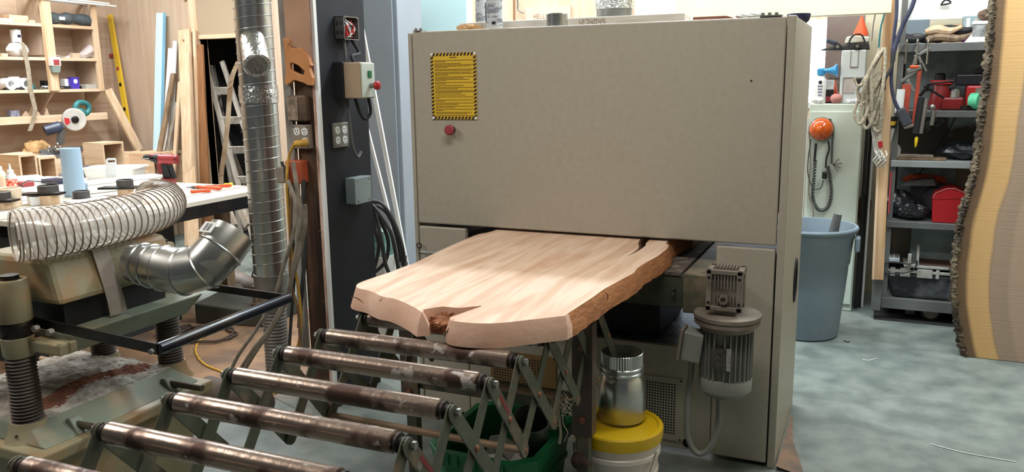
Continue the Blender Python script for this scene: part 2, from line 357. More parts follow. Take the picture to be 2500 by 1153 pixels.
part('sticker', MB().cbox((mx + .026, my - .103, .575), (.016, .004, .085)), mat('sticker_grey', (170, 168, 162), (120, 118, 114), scale=120), mo)
part('junction_box', MB().cbox((-.592, 2.995, .60), (.075, .08, .115), Matrix.Rotation(.12, 4, 'Y')), 'grey_paint', mo, bevel=.006)
part('junction_lid', MB().cbox((-.634, 2.985, .61), (.012, .09, .125), Matrix.Rotation(.12, 4, 'Y')), 'dusty_alu', mo, bevel=.003)
pts = [at(*q, y=3.03) for q in ((1690, 868), (1686, 920), (1678, 1000), (1680, 1070), (1705, 1108), (1735, 1090), (1754, 1030), (1755, 962))]
part('conduit', MB().tube(pts, .0115, 10, smooth=6), 'grey_paint', mc, True)
part('cable_gland', MB().cyl(pts[0] + V((0, 0, .015)), pts[0] - V((0, 0, .03)), .016, n=12), 'steel', mc, True)
# grilles
def grille(x0, x1, z0, z1, m, px0, px1, pz0, pz1, nx, nz, y=YM):
    g = part('vent_grille', MB().box(x0, x1, y - .003, y + .004, z0, z1), m, mc, bevel=.001)
    b = MB()
    for i in range(nx):
        for j in range(nz):
            c = V((px0 + (px1 - px0) * (i + .5) / nx, y - .0036, pz0 + (pz1 - pz0) * (j + .5) / nz)); b.prism([c + V((.0042 * math.cos(k * PI / 4), 0, .0042 * math.sin(k * PI / 4))) for k in range(8)], (0, .001, 0))
    part('grille_holes', b, 'black', g)
    b = MB()
    for x in (x0 + .008, x1 - .008):
        for z in (z0 + .008, z1 - .008): b.cyl((x, y - .006, z), (x, y - .002, z), .004, n=8)
    part('grille_screws', b, 'rubber', g)
grille(-.90, -.693, .055, .338, 'beige_paint', -.89, -.722, .082, .315, 14, 19)
grille(-1.6, -1.27, .15, .36, mat('warm_lit_beige', (132, 104, 64), (120, 94, 56), scale=6, rough=.5), -1.585, -1.34, .17, .34, 18, 13)  # warm light on this grille is painted in as an ochre tone
# floor hole and small drilled hole, sign, stop button, hinges, latch
part('drilled_hole', MB().cyl((-.462, YM - .001, 1.583), (-.462, YM + .003, 1.583), .004, n=10), 'black', mc)
part('round_hole', MB().cyl((-.67, YM + .0025, .052), (-.67, YM + .006, .052), .02, n=16), 'hole_dark', mc)
sx0, sx1, sz0, sz1 = -1.869, -1.641, 1.428, 1.722
sg = part('warning_sign', MB().box(sx0, sx1, YM - .004, YM - .0005, sz0, sz1), mat('sign_yellow', (222, 184, 52), rough=.4), mc, label='yellow warning sign')
b = MB(); n1, n2 = 12, 17; y = YM - .0052; w = .013
for i in range(n1):
    x = sx0 + .01 + i * (sx1 - sx0 - .02) / n1; d = (sx1 - sx0) / n1 * .5
    for z in (sz0, sz1 - w): b.prism([(x, y, z), (x + d, y, z), (x + d + .006, y, z + w), (x + .006, y, z + w)], (0, .001, 0))
for i in range(n2):
    z = sz0 + .008 + i * (sz1 - sz0 - .02) / n2; d = (sz1 - sz0) / n2 * .5
    for x in (sx0, sx1 - w): b.prism([(x, y, z), (x + w, y, z + .006), (x + w, y, z + d + .006), (x, y, z + d)], (0, .001, 0))
part('striped_border', b, mat('sign_brown', (48, 36, 34), rough=.5), sg)
b = MB(); b.box(-1.772, -1.738, y, y + .001, 1.700, 1.7035)
rr = random.Random(3); z = 1.688
paras = [(1, .3), (.7, 1, .95, .35), (1, 1), (.95, 1, .35), (1, .75, .9, .3), (1, .3), (.75,), (1, .6), (1, 1, .7), (.8,), (1, .1), (1, .25), (1, .6), (1, .5), (1, .2), (.95, .85), (1,)]
for pr in paras:
    for L in pr:
        x = sx0 + .02; xe = x + (sx1 - sx0 - .036) * L
        while x < xe:
            q = min(rr.uniform(.004, .014), xe - x); b.box(x, x + q, y, y + .001, z, z + .0024); x += q + .0022
        z -= .0056
    z -= .0026
part('sign_text', b, mat('sign_ink', (120, 92, 30), rough=.6), sg)
b = MB()
for x in (sx0 + .006, sx1 - .006):
    for z in (sz0 + .006, sz1 - .006): b.lathe([(0, .007), (.003, .006), (.004, .002)], (x, YM - .004, z), (x, YM - 1.004, z), 10)
part('rivets', b, 'white_plastic', sg, True)
e = part('stop_button', MB().lathe([(0, .016), (.02, .016), (.02, .012)], (-1.769, YM, 1.381), (-1.769, YM - 1, 1.381), 20), 'black', mc, True, label='red mushroom stop button')
part('button_cap', MB().lathe([(.02, .016), (.024, .023), (.036, .023), (.042, .018), (.043, .002)], (-1.769, YM, 1.381), (-1.769, YM - 1, 1.381), 24), 'dull_red', e, True)
for x0, x1, n in ((-1.955, -1.92, 2), (-.44, -.36, 3)):
    b = MB().box(x0, x1, YM - .004, YM + .06, 1.821, 1.826)
    for i in range(n): b.cyl((x0 + .01 + i * .025, YM + .005, 1.826), (x0 + .01 + i * .025, YM + .005, 1.835), .007, n=6)
    part('hinge', b, 'galv_dull', mc)
lp = [at(*q, y=3.27) for q in ((1028, 615), (1060, 618), (1100, 607), (1140, 597))]
b = MB().tube(lp, .011, 8, smooth=4); b.cbox(at(1052, 620, y=3.28), (.03, .05, .02)); part('latch_handle', b, mat('latch_grey', (138, 138, 132), rough=.4, metal=.3), mc, True)
part('latch_loop', MB().tube([V((-1.955 + .012 * math.cos(a), 3.29, .835 + .012 * math.sin(a))) for a in [i * PI / 6 for i in range(12)]], .003, closed=True), 'rubber', mc, True)

# ================================================================ live edge slab being sanded
ZT, ZB = .93, .8605
top = [(875, 692), (873, 703), (905, 711), (933, 724), (960, 729), (985, 738), (1010, 750), (1027, 761), (1031, 763), (1034, 759), (1036, 756), (1080, 749), (1120, 752), (1176, 747), (1150, 757), (1119, 768), (1098, 777), (1112, 785), (1175, 790), (1230, 788), (1285, 782), (1372, 772), (1380, 770), (1387, 765), (1418, 745), (1447, 726), (1475, 706), (1508, 688), (1545, 668), (1552, 660), (1563, 650), (1585, 637), (1605, 626), (1622, 613), (1630, 606), (1632, 598), (1631, 589)]
P = [at(u, v, z=ZT) for u, v in top]
P += [V((-.72, 3.7, ZT)), V((-.76, 4.2, ZT)), V((-.86, 4.2, ZT)), V((-.85, 3.7, ZT)), at(1583, 588, z=ZT), at(1575, 601, z=ZT), at(1553, 616, z=ZT), at(1531, 626, z=ZT), at(1545, 617, z=ZT), at(1560, 604, z=ZT), at(1562, 586, z=ZT), V((-.9, 3.7, ZT)), V((-.92, 4.2, ZT)), V((-1.6, 4.2, ZT)), V((-1.58, 3.7, ZT))]
P += [at(u, v, z=ZT) for u, v in ((1207, 563), (1168, 572), (1130, 587), (1075, 612), (1017, 640), (985, 652), (954, 664), (915, 677))]
P = spline(P, 3, True); n = len(P); rr = random.Random(8)
Q = []
for i, p in enumerate(P):
    j_ = i; i = j_ // 3
    t = (P[(j_ + 1) % n] - P[j_ - 1]); nr = V((t.y, -t.x, 0)).normalized()
    k = .022 if i < 9 else (.004 if i < 16 else (.012 if i < 23 else .016 if i < 37 else .0))
    if i >= n // 3 - 8: k = .012
    q = p + nr * (k + (rr.uniform(-.003, .003) if 22 < i < 37 else 0)); q.z = ZB; Q.append(q)
b = MB(); R1 = []
for i in range(n):
    m = (P[i] + Q[i]) / 2
    if i // 3 < 9 or 16 <= i // 3 < 37: m = m + (Q[i] - P[i]).cross(V((0, 0, 1))).cross(V((0, 0, 1))).normalized() * -(.006 if i > 2 else 0) if (Q[i] - P[i]).xy.length > 1e-3 else m
    R1.append(m)
b.rings([P, R1, Q])
mat('slab_wood', (226, 198, 174), (202, 166, 138), rough=.5, scale=3, stretch=(4.2, .42, 3), rot=(0, 0, .3), dist=2.2, detail=10, lo=.38, hi=.66, bump=.05, bscale=14, dirt=(186, 132, 92), dscale=1.7, dlo=.58, dhi=.9)
sl = solo('wood_slab', b, 'slab_wood', 'thick pale live edge wooden slab fed into the beige sander, split at its front end', 'wood slab', smooth=True)
ORG['wood_slab'] = sl.location.copy()
mat('slab_end', (236, 198, 174), (218, 174, 148), rough=.6, scale=3, dist=1, bump=.15, bscale=40)
mat('slab_bark', (176, 116, 70), (150, 94, 56), rough=.75, scale=9, stretch=(1, 1, 3), bump=.5, bscale=25)
sl.data.materials.append(MATS['slab_end']); sl.data.materials.append(MATS['slab_bark'])
for pg in sl.data.polygons:
    if abs(pg.normal.z) < .75:
        c = pg.center + sl.location
        if c.x > -.84 and c.y < 3.6 and c.y > 2.17: pg.material_index = 2
        elif c.y < 2.5: pg.material_index = 1
# torn fibres inside the split and the dark checks
mat('torn_wood', (176, 118, 78), (120, 70, 44), rough=.85, scale=5, stretch=(1, 6, 8), bump=.6, bscale=30)
b = MB()
rr = random.Random(31); b.prism([at(u, v, z=.89) for u, v in ((1033, 772), (1037, 760), (1080, 752), (1120, 755), (1150, 759), (1119, 771), (1098, 782), (1078, 796), (1050, 790))], (0, 0, -.027))
for i in range(90):
    t_ = rr.random(); a = at(1040 + 34 * t_, 786 + 16 * t_ + rr.uniform(-6, 4), z=.888 + rr.uniform(-.022, .016)); c = at(1078 + 90 * rr.random(), 756 + rr.uniform(-3, 8), z=.905 + rr.uniform(-.018, .014)); a = a.lerp(c, rr.uniform(0, .35))
    b.tube([a, a.lerp(c, .5) + V((0, 0, rr.uniform(-.003, .003))), c], .003, 5, rf=lambda t: .0055 * (1 - t) + .001)
f0 = [at(u, v, z=.9) for u, v in ((1040, 792), (1048, 800), (1062, 806), (1075, 806))]; f1 = [at(u, v, z=.905) for u, v in ((1085, 757), (1110, 758), (1130, 761), (1150, 758))]
for i in range(0):
    b.bar(f0[i] + V((.004, .02, -.012)), f1[i] + V((0, 0, 0)), .02, .026 - .004 * i)
b.poly([at(1034, 766, z=.917), at(1082, 752, z=.917), at(1170, 750, z=.912), at(1110, 770, z=.885), at(1075, 800, z=.87), at(1040, 806, z=.865)], [(0, 1, 2, 3, 4, 5)])
part('torn_fibres', b, 'torn_wood', sl, label='torn brown wood fibres in the split')
b = MB()
def check(pts, r=.0022):
    vt, vb = pts[0][1], pts[-1][1]; vt, vb = min(p[1] for p in pts) - 2, max(p[1] for p in pts) + 4
    if pts[0][0] < 940: vb = vt + 44
    elif pts[0][0] < 1140: vt, vb = 779, 838
    else: vt, vb = 710, 752
    b.tube([(lambda q: q + (EYE - q).normalized() * .012)(at(u, v, z=ZT - (ZT - ZB) * min(1, max(0, (v - vt) / (vb - vt))))) for u, v, y in pts], r, 5, smooth=3, rf=lambda t: max(.0004, r * math.sin(PI * min(max(t, .03), .97))))
check([(1105, 781, 1.985), (1098, 800, 1.975), (1090, 812, 1.97), (1085, 826, 1.965)]); check([(1105, 780, 1.985), (1125, 790, 1.985), (1136, 806, 1.98), (1134, 832, 1.98)])
check([(1102, 821, 1.965), (1118, 806, 1.975), (1132, 795, 1.985)], .004); check([(933, 726, 2.15), (922, 745, 2.13), (915, 762, 2.12)], .0015)
check([(856, 724, 2.14), (873, 729, 2.13), (888, 741, 2.125)], .0018); check([(1475, 712, 2.54), (1484, 722, 2.54), (1482, 740, 2.54)], .0018)
part('cracks', b, mat('crack_brown', (92, 48, 28), rough=.8), sl, label='dark cracks in the end grain')

# ================================================================ expanding roller conveyor
cv = thing('roller_conveyor', 'expanding scissor conveyor with rusty steel rollers, running up to the wooden slab', 'conveyor', (-1.2, 1.8, 0))
ys = [.83, 1.015, 1.205, 1.398, 1.592, 1.788, 1.972, 2.182, 2.385, 2.585]
xl = lambda y: -1.545 + (y - 1) * .045; xr = lambda y: -.925 + (y - 1) * .028
ZR, ZL = .8335, .565; RR = .026
for i, y in enumerate(ys):
    a, c = V((xl(y), y, ZR)), V((xr(y), y + .01, ZR))
    if i == 0: a.z = c.z = ZR - .0
    o = part('roller', MB().lathe([(0, RR - .004), (.004, RR), (.996, RR), (1, RR - .004)], a, c, 28), 'roller_steel', cv, True)
    part('axle', MB().cyl(a - V((.04, 0, 0)), c + V((.05, 0, 0)), .006, n=10), 'steel', o, True)
    for e, s_ in ((a, -1), (c, 1)):
        b = MB().lathe([(0, .020), (.004, .0225), (.01, .0225), (.012, .014), (.02, .014), (.024, .02), (.027, .012)], e + V((s_ * .002, 0, 0)), e + V((s_ * 1.002, 0, 0)), 16)
        part('bearing_cap', b, mat('cap_dark', (52, 44, 40), (40, 34, 32), rough=.5, metal=.4, scale=20), o, True)
    part('nut', MB().cyl(c + V((.043, 0, 0)), c + V((.052, 0, 0)), .010, n=6), 'galv_dull', o); part('nut', MB().cyl(a - V((.052, 0, 0)), a - V((.043, 0, 0)), .010, n=6), 'galv_dull', o)
def link(p0, p1, w=.042, t=.0045):
    p0, p1 = V(p0), V(p1); d = (p1 - p0).normalized(); nn = V((1, 0, 0)); s_ = d.cross(nn).normalized(); pts = []
    for k in range(9): a = -PI / 2 + PI * k / 8; pts.append(p1 + (d * math.cos(a) + s_ * math.sin(a)) * w / 2)
    for k in range(9): a = PI / 2 + PI * k / 8; pts.append(p0 + (d * math.cos(a) + s_ * math.sin(a)) * w / 2)
    return MB().prism(pts, (t, 0, 0))
yb = [2 * ys[0] - ys[1]] + ys + [2 * ys[-1] - ys[-2]]
for k in range(1, len(ys) + 1):
    y, yn, yp = yb[k], yb[k + 1], yb[k - 1]
    for sd, xf in ((1, xr), (-1, xl)):
        xa = xf(y) + sd * .036; xb_ = xf(y) + sd * .028
        L1 = link((xa, y, ZR), (xf(yn) + sd * .036, yn + .02, ZL)); part('scissor_link', L1, 'link_green', cv, bevel=.0012)
        L2 = link((xb_, y, ZR), (xf(yp) + sd * .028, yp + .02, ZL)); part('scissor_link', L2, 'link_green', cv, bevel=.0012)
        ym = (y + yn + .02) / 2; zm = (ZR + ZL) / 2
        for yq, zq in ((ym, zm), (yn + .02, ZL)): part('pivot_bolt', MB().lathe([(0, .010), (.006, .009), (.009, .004)], (xa + sd * .004, yq, zq), (xa + sd * 1.004, yq, zq), 12), mat('rusty_bolt', (150, 96, 74), (120, 84, 64), metal=.4, scale=60), cv, True)
        if sd == 1 and k in (2, 4, 6):
            d = (V((0, yn + .02, ZL)) - V((0, y, ZR))).normalized(); c0 = V((xa + .0052, y, ZR)) + d * .06; c1 = c0 + d * .16
            lb = part('label_sticker', MB().bar(c0, c1, .03, .0012, (1, 0, 0)), mat('label_dusty', (150, 140, 124), (110, 100, 86), scale=30), cv)
            u = V((1, 0, 0)).cross(d).normalized()
            if u.z < 0: u = -u
            part('red_band', MB().bar(c0 + u * .008 + V((.001, 0, 0)), c1 + u * .008 + V((.001, 0, 0)), .012, .0012, (1, 0, 0)), 'dark_red', lb)
for k, y in enumerate(yb[1:-1]):
    if k % 2 == 0:
        part('cross_rod', MB().cyl((xl(y) - .03, y + .02, ZL), (xr(y) + .03, y + .02, ZL), .011, n=12), mat('dusty_rod', (160, 132, 104), (132, 106, 84), rough=.6, metal=.2, scale=14), cv, True)
# legs: a machine-side frame and a pair near the camera
for y, tag_ in ((2.485, 0), (1.012, 1)):
    for xx, sd in ((xr(y) + (.023 if not tag_ else .06), 1), (xl(y) - .06, -1)):
        zt = .80
        b = MB().box(xx - .036, xx + .036, y - .004, y, .40, zt); b.box(xx + .03 * sd - .004, xx + .03 * sd + .004, y, y + .05, .40, zt)
        l = part('leg', b, mat('leg_brown', (98, 82, 72), (78, 66, 58), rough=.45, metal=.3, scale=6, dirt=(120, 100, 84), dscale=8), cv)
        part('leg_tube', MB().box(xx - .022, xx + .022, y + .004, y + .04, .1, .52), 'link_green', l, bevel=.003)
        wz = part('caster', MB().cyl((xx - .016, y + .02, .051), (xx + .016, y + .02, .051), .05, n=24), 'rubber', l, True)
        b = MB()
        for z in (.46, .72): b.lathe([(0, .013), (.008, .012), (.012, .003)], (xx, y - .004, z), (xx, y - 1.004, z), 10)
        part('bolt_heads', b, 'rusty_bolt', l, True)
    part('cross_beam', MB().box(xl(y) - .04, xr(y) + .05, y + .01, y + .03, .475, .545), 'link_green', cv, bevel=.003)
kn = at(1418, 1125, y=2.5); part('leg_knob', MB().ball(kn, .035, n=14), mat('rusty_black', (40, 28, 26), (88, 60, 48), scale=25, rough=.7), cv, True)
# frayed string on the crossing
b = MB(); c0 = at(1365, 975, x=-.87)
for i in range(26):
    q = c0 + V((random.uniform(-.02, .02), random.uniform(-.02, .02), random.uniform(-.01, .02))); pts = [q]
    for j in range(random.randint(3, 7)): q = q + V((random.uniform(-.014, .014), random.uniform(-.014, .014), random.uniform(-.026, .012 - i % 3 * .008))); pts.append(q)
    b.tube(pts, .0016, 4, smooth=2)
b.tube([c0, c0 - V((0, .01, .05)), c0 - V((-.005, .0, .11)), c0 - V((0, 0, .15))], .005, 6, smooth=3)
solo('frayed_string', b, mat('string', (150, 140, 122), rough=.9), 'knot of frayed dusty string hanging from the scissor links', 'string')

# ================================================================ timber post with electrical boxes
PX, PY = -2.385, 3.17
ps = thing('timber_post', 'tall timber post with black painted side, brown dusty front and pale corner trim', 'post', (-2.45, 3.35, 0))
part('post_core', MB().box(-2.53, PX - .016, PY, 3.56, 0, 3.49), 'dark_post', ps)
part('corner_trim', MB().box(-2.415, PX - .014, PY - .016, PY - .001, 0, 3.49), mat('pink_wood', (226, 196, 180), (170, 130, 110), rough=.7, scale=4, stretch=(8, 8, 2)), ps)
part('side_board', MB().box(PX - .015, PX, PY + .004, 3.558, 0, 3.49), mat('black_board', (26, 29, 38), (18, 20, 27), rough=.75, scale=4, dirt=(38, 40, 46), dscale=6, dlo=.6, dhi=.9), ps)
part('white_edge', MB().box(PX - .013, PX + .002, PY - .018, PY + .003, 0, 3.49), 'white_plastic', ps)
b = MB()
for z in (.55, .9, 1.3, 1.62, 1.95): b.box(-2.418, -2.413, PY - .03, PY - .016, z, z + .004)
part('nails', b, 'steel', ps)
b = MB().box(-2.572, -2.532, PY - .03, PY - .026, .3, 3.4); b.box(-2.572, -2.569, PY - .026, PY + .01, .3, 3.4); b.box(-2.535, -2.532, PY - .026, PY - .005, .3, 3.4)
solo('strut_channel', b, mat('strut_dusty', (176, 174, 168), (120, 112, 104), rough=.45, metal=.15, scale=3, stretch=(6, 6, 1)), 'dusty galvanised strut channel fixed upright beside the brown face of the post', 'strut')
# hand saw hanging on the brown face
hs = thing('hand_saw', 'hand saw with light wooden handle hanging blade up on the brown post', 'saw', (-2.47, PY - .02, 1.52))
hp = [(690, 92), (706, 96), (709, 118), (716, 118), (735, 117), (740, 124), (752, 136), (757, 155), (760, 160), (755, 162), (754, 166), (762, 190), (760, 209), (750, 208), (742, 203), (720, 196), (716, 196), (706, 204), (700, 208), (694, 204), (697, 170), (694, 130)]
hole = [(707, 156), (713, 153), (728, 160), (743, 174), (741, 182), (735, 183), (718, 176), (708, 170)]
def plate(pts, hol, y, th):
    bm = MB(); A = [at(u, v, y=y) for u, v in pts]; H = [at(u, v, y=y) for u, v in hol] if hol else []
    vs = [bm.bm.verts.new(p) for p in A]; es = [bm.bm.edges.new((vs[i], vs[(i + 1) % len(vs)])) for i in range(len(vs))]
    if H: hv = [bm.bm.verts.new(p) for p in H]; es += [bm.bm.edges.new((hv[i], hv[(i + 1) % len(hv)])) for i in range(len(hv))]
    r = bmesh.ops.triangle_fill(bm.bm, use_beauty=True, edges=es)
    fs = [f for f in r['geom'] if isinstance(f, bmesh.types.BMFace)]
    e = bmesh.ops.extrude_face_region(bm.bm, geom=fs)
    bmesh.ops.translate(bm.bm, vec=V((0, th, 0)), verts=[v for v in e['geom'] if isinstance(v, bmesh.types.BMVert)])
    return bm
part('handle', plate(hp, hole, PY - .05, .024), mat('saw_wood', (206, 146, 92), (186, 122, 72), rough=.5, scale=4), hs, bevel=.003)
bl = [(686, -60), (748, -60), (756, 60), (757, 150), (742, 148), (712, 118), (700, 118)]
part('blade', plate(bl, None, PY - .04, .002), mat('rusty_blade', (186, 146, 118), (160, 120, 94), rough=.6, scale=4), hs)
part('hanging_nail', MB().cyl(at(706, 107, y=PY - .075), at(700, 107, y=PY + .0), .003, n=8), 'steel', hs)

def wallbox(name, u0, v0, u1, v1, x, d, m, label, cat, bevel=.004, par=None):
    y0, y1, z0, z1 = ext(u0, v0, u1, v1, x=x + d); return y0, y1, z0, z1
# open junction box
y0, y1, z0, z1 = ext(840, 41, 876, 97, x=PX + .055)
jb = thing('junction_box', 'open steel junction box full of red and white wires, high on the black side', 'electrical box', (PX, (y0 + y1) / 2, z0))
b = MB(); t_ = .003
b.box(PX, PX + t_, y0, y1, z0, z1); b.box(PX, PX + .055, y0, y0 + t_, z0, z1); b.box(PX, PX + .055, y1 - t_, y1, z0, z1); b.box(PX, PX + .055, y0, y1, z0, z0 + t_); b.box(PX, PX + .055, y0, y1, z1 - t_, z1)
part('housing', b, 'galv_dull', jb)
b = MB()
for (zz, xx) in ((.3, .018), (.3, .04), (.7, .018), (.7, .04)): b.cyl((PX + xx, y0 - .001, z0 + (z1 - z0) * zz), (PX + xx, y0 + .001, z0 + (z1 - z0) * zz), .009, n=14)
part('knockouts', b, 'steel', jb)
b = MB()
for x_, y_ in ((PX + .056, y0 + .01), (PX + .056, y1 - .01)): b.cyl((x_ - .003, y_, z1 - .006), (x_, y_, z1 - .006), .004, n=8)
part('lugs', b, 'steel', jb)
rr = random.Random(5)
for k, (m, n_) in enumerate((('red', 4), ('white_plastic', 4), ('rubber', 3))):
    b = MB()
    for i in range(n_):
        a = V((PX + rr.uniform(.02, .04), rr.uniform(y0 + .02, y1 - .02), rr.uniform(z1 - .03, z1 - .01))); c = V((PX + rr.uniform(.03, .055), rr.uniform(y0 + .02, y1 - .02), (z0 + z1) / 2)); e = V((PX + rr.uniform(.02, .045), rr.uniform(y0 + .02, y1 - .02), z0 + .012))
        b.tube([a, c, e], .0034, 6, smooth=5)
    part(('red_wires', 'white_wires', 'black_wires')[k], b, m, jb, True)
b = MB()
for dy, dz in ((.25, .28), (.7, .34)): b.lathe([(0, .003), (.02, .008), (.03, .006)], (PX + .045, y0 + (y1 - y0) * dy, z0 + (z1 - z0) * dz + .02), (PX + .05, y0 + (y1 - y0) * dy, z0 + (z1 - z0) * dz - .98), 10)
part('wire_nuts', b, 'red', jb, True)
jy0, jy1, jz0 = y0, y1, z0
# motor starter with stop button
y0, y1, z0, z1 = ext(880, 152, 913, 240, x=PX + .15)
st = thing('motor_starter', 'grey motor starter with tan flank, green switch and red mushroom button', 'switch', (PX, (y0 + y1) / 2, z0))
part('base', MB().box(PX, PX + .055, y0 - .005, y1 + .004, z0 - .004, z1 + .004), 'rubber', st, bevel=.004)
part('cover', MB().box(PX + .056, PX + .15, y0, y1, z0, z1), mat('tan_cover', (176, 154, 128), (168, 146, 120), rough=.35, scale=3), st, bevel=.005)
part('front_plate', MB().box(PX + .151, PX + .158, y0 + .003, y1 - .003, z0 + .004, z1 - .004), mat('pale_green_plastic', (196, 206, 194), rough=.4), st, bevel=.003)
zm = (z0 + z1) / 2
part('green_switch', MB().box(PX + .158, PX + .163, y0 + .05, y0 + .08, zm + .012, zm + .045), 'green', st, bevel=.002)
q = V((PX + .158, (y0 + y1) / 2 + .012, zm - .025)); o = part('button', MB().cyl(q, q + V((.028, 0, 0)), .012, n=16), 'galv_dull', st, True)
part('button_cap', MB().lathe([(.028, .012), (.03, .02), (.045, .021), (.052, .012), (.053, .001)], q, q + V((1, 0, 0)), 20), 'red', o, True)
sy, sz0, sz1_ = (y0 + y1) / 2, z0, z1
b = MB()
pA = [(PX + .03, jy0 + .03, jz0), (PX + .035, jy0 + .03, jz0 - .08), (PX + .04, jy0 + .02, jz0 - .25), (PX + .045, jy0 + .03, jz0 - .48), (PX + .045, jy0 + .07, jz0 - .56), (PX + .04, jy0 + .11, jz0 - .54)]
solo('power_cable', MB().tube(pA, .008, 8, smooth=6), mat('cable_grey', (92, 92, 92), rough=.5), 'grey cable drooping from the open junction box in a narrow loop', 'cable', smooth=True)
solo('power_cable', MB().tube([(PX + .03, jy1 - .03, jz0), (PX + .05, jy1 - .0, jz0 - .06), (PX + .07, sy, sz1_ + .03), (PX + .08, sy, sz1_ - .0)], .008, 8, smooth=6), 'rubber', 'short black cable joining the open junction box to the motor starter', 'cable', smooth=True)
solo('power_cable', MB().tube([(PX + .09, sy - .02, sz0), (PX + .1, sy, sz0 - .07), (PX + .11, sy + .03, sz0 - .10), (PX + .12, sy + .06, sz0 - .07), (PX + .12, sy + .05, sz0 + .0)], .008, 8, smooth=6), 'rubber', 'black cable looping under the motor starter', 'cable', smooth=True)
# four gang outlet
def outlet(label, org, u, n_, w, h, sockets, m='galv_dull', proud=.012):
    """u: across direction, n_: outwards"""
    org, u, n_ = V(org), V(u), V(n_); t = thing('wall_outlet', label, 'outlet', org - V((0, 0, h / 2)))
    Z = V((0, 0, 1))
    part('cover_plate', MB().hexa([org + u * a * w / 2 + Z * c * h / 2 + n_ * e for e, (a, c) in [(e, q) for e in (0, proud) for q in ((-1, -1), (1, -1), (1, 1), (-1, 1))]]), m, t, bevel=.003)
    for cu, cz in sockets:
        c = org + u * cu + Z * cz + n_ * proud
        s = part('socket', MB().prism([c + u * .0175 * max(-1, min(1, 1.15 * math.cos(a * PI / 8))) * .98 + Z * .0185 * math.sin(a * PI / 8) for a in range(16)], n_ * .002), 'white_plastic', t)
        b = MB()
        for du in (-.0065, .0065): q = c + u * du + Z * .004 + n_ * .0022; b.hexa([q + u * a * .0015 + Z * cc * .005 + n_ * e for e, (a, cc) in [(e, q_) for e in (0, .0006) for q_ in ((-1, -1), (1, -1), (1, 1), (-1, 1))]])
        q = c - Z * .009 + n_ * .0022; b.cyl(q, q + n_ * .0006, .003, n=8); part('slots', b, 'black', s)
    b = MB()
    for a in (-1, 1):
        for cc in (-1, 1): q = org + u * a * (w / 2 - .008) + Z * cc * (h / 2 - .01) + n_ * proud; b.cyl(q, q + n_ * .0015, .003, n=8)
    part('screws', b, 'black', t)
    return t
outlet('steel four-socket outlet plate on the black side of the post', (PX, 3.30, 1.35), (0, 1, 0), (1, 0, 0), .125, .118, [(-.028, .024), (.028, .024), (-.028, -.024), (.028, -.024)])
q = at(735, 334, y=PY - .03)
outlet('dusty outlet plate with yellow plug on the brown front of the post', (q.x, PY - .003, q.z), (1, 0, 0), (0, -1, 0), .096, .112, [(-.02, .024), (.024, .024), (.024, -.022)], mat('dusty_plate', (150, 138, 124), (124, 112, 100), rough=.6, scale=12), .03)
q0 = at(748, 348, y=PY - .05); q1 = at(718, 352, y=PY - .12)
yc = thing('extension_cord', 'yellow extension cord plugged into the brown post, trailing down to the floor', 'cord', at(722, 360, y=PY - .12))
part('plug', MB().lathe([(0, .016), (.3, .018), (.5, .013), (.7, .016), (.9, .014), (1, .008)], q0, q1, 16), mat('dull_yellow', (214, 170, 70), (190, 146, 60), rough=.5, scale=20), yc, True)
cpt = [q1, at(705, 385, y=3.06), at(700, 440, y=3.05), at(704, 520, y=3.06), at(712, 620, y=3.07), at(728, 700, y=3.08), at(735, 790, y=3.08), at(722, 860, y=3.1), V((-2.75, 3.15, .03)), V((-3.1, 3.25, .006)), at(560, 915, z=.006), at(500, 890, z=.006), at(478, 860, z=.006), at(485, 835, z=.006), at(510, 815, z=.006)]
part('cord', MB().tube(cpt, .0065, 8, smooth=8), 'dull_yellow', yc, True)
# rusty box above, orange box below
q = at(722, 265, y=PY - .05); bx = thing('junction_box', 'rusty closed junction box beneath the hand saw', 'electrical box', (q.x, PY, q.z - .06))
part('housing', MB().box(q.x - .052, q.x + .05, PY - .045, PY - .002, q.z - .06, q.z + .06), mat('rusty_steel', (120, 100, 84), (84, 66, 54), rough=.6, metal=.3, scale=8), bx, bevel=.008)
part('cover_plate', MB().box(q.x - .05, q.x + .01, PY - .05, PY - .0455, q.z - .055, q.z + .05), mat('worn_plate', (170, 150, 130), (110, 96, 84), rough=.5, scale=22), bx, bevel=.002)
q = at(718, 420, y=PY - .05); bx = thing('junction_box', 'orange plastic junction box with two grey plugs, below the yellow plug', 'electrical box', (q.x, PY, q.z - .055))
part('housing', MB().box(q.x - .045, q.x + .048, PY - .06, PY - .002, q.z - .055, q.z + .055), mat('dusty_orange', (196, 92, 54), (170, 84, 56), rough=.5, scale=6), bx, bevel=.008)
part('grey_plug', MB().box(q.x - .07, q.x - .02, PY - .10, PY - .061, q.z - .05, q.z + .03), mat('plug_grey', (150, 140, 128), (128, 118, 106), rough=.6, scale=12), bx, bevel=.008)
# grey steel box low on the black side and its cable coil
y0, y1, z0, z1 = ext(868, 432, 907, 496, x=PX + .06)
gb = thing('switch_box', 'plain grey steel box low on the black side, above the coiled cable', 'electrical box', (PX, (y0 + y1) / 2, z0))
part('housing', MB().box(PX, PX + .052, y0, y1, z0, z1), mat('box_grey', (128, 140, 142), (112, 124, 126), rough=.45, scale=6), gb, bevel=.004)
part('cover', MB().box(PX + .053, PX + .06, y0 - .001, y1 + .001, z0 - .001, z1 + .001), mat('lid_grey', (150, 164, 166), (138, 152, 154), rough=.4, scale=5), gb, bevel=.003)
b = MB()
for a in (.15, .85):
    for c in (.1, .9): b.cyl((PX + .059, y0 + (y1 - y0) * a, z0 + (z1 - z0) * c), (PX + .062, y0 + (y1 - y0) * a, z0 + (z1 - z0) * c), .004, n=8)
part('screws', b, 'steel', gb)
b = MB(); cx = -2.33
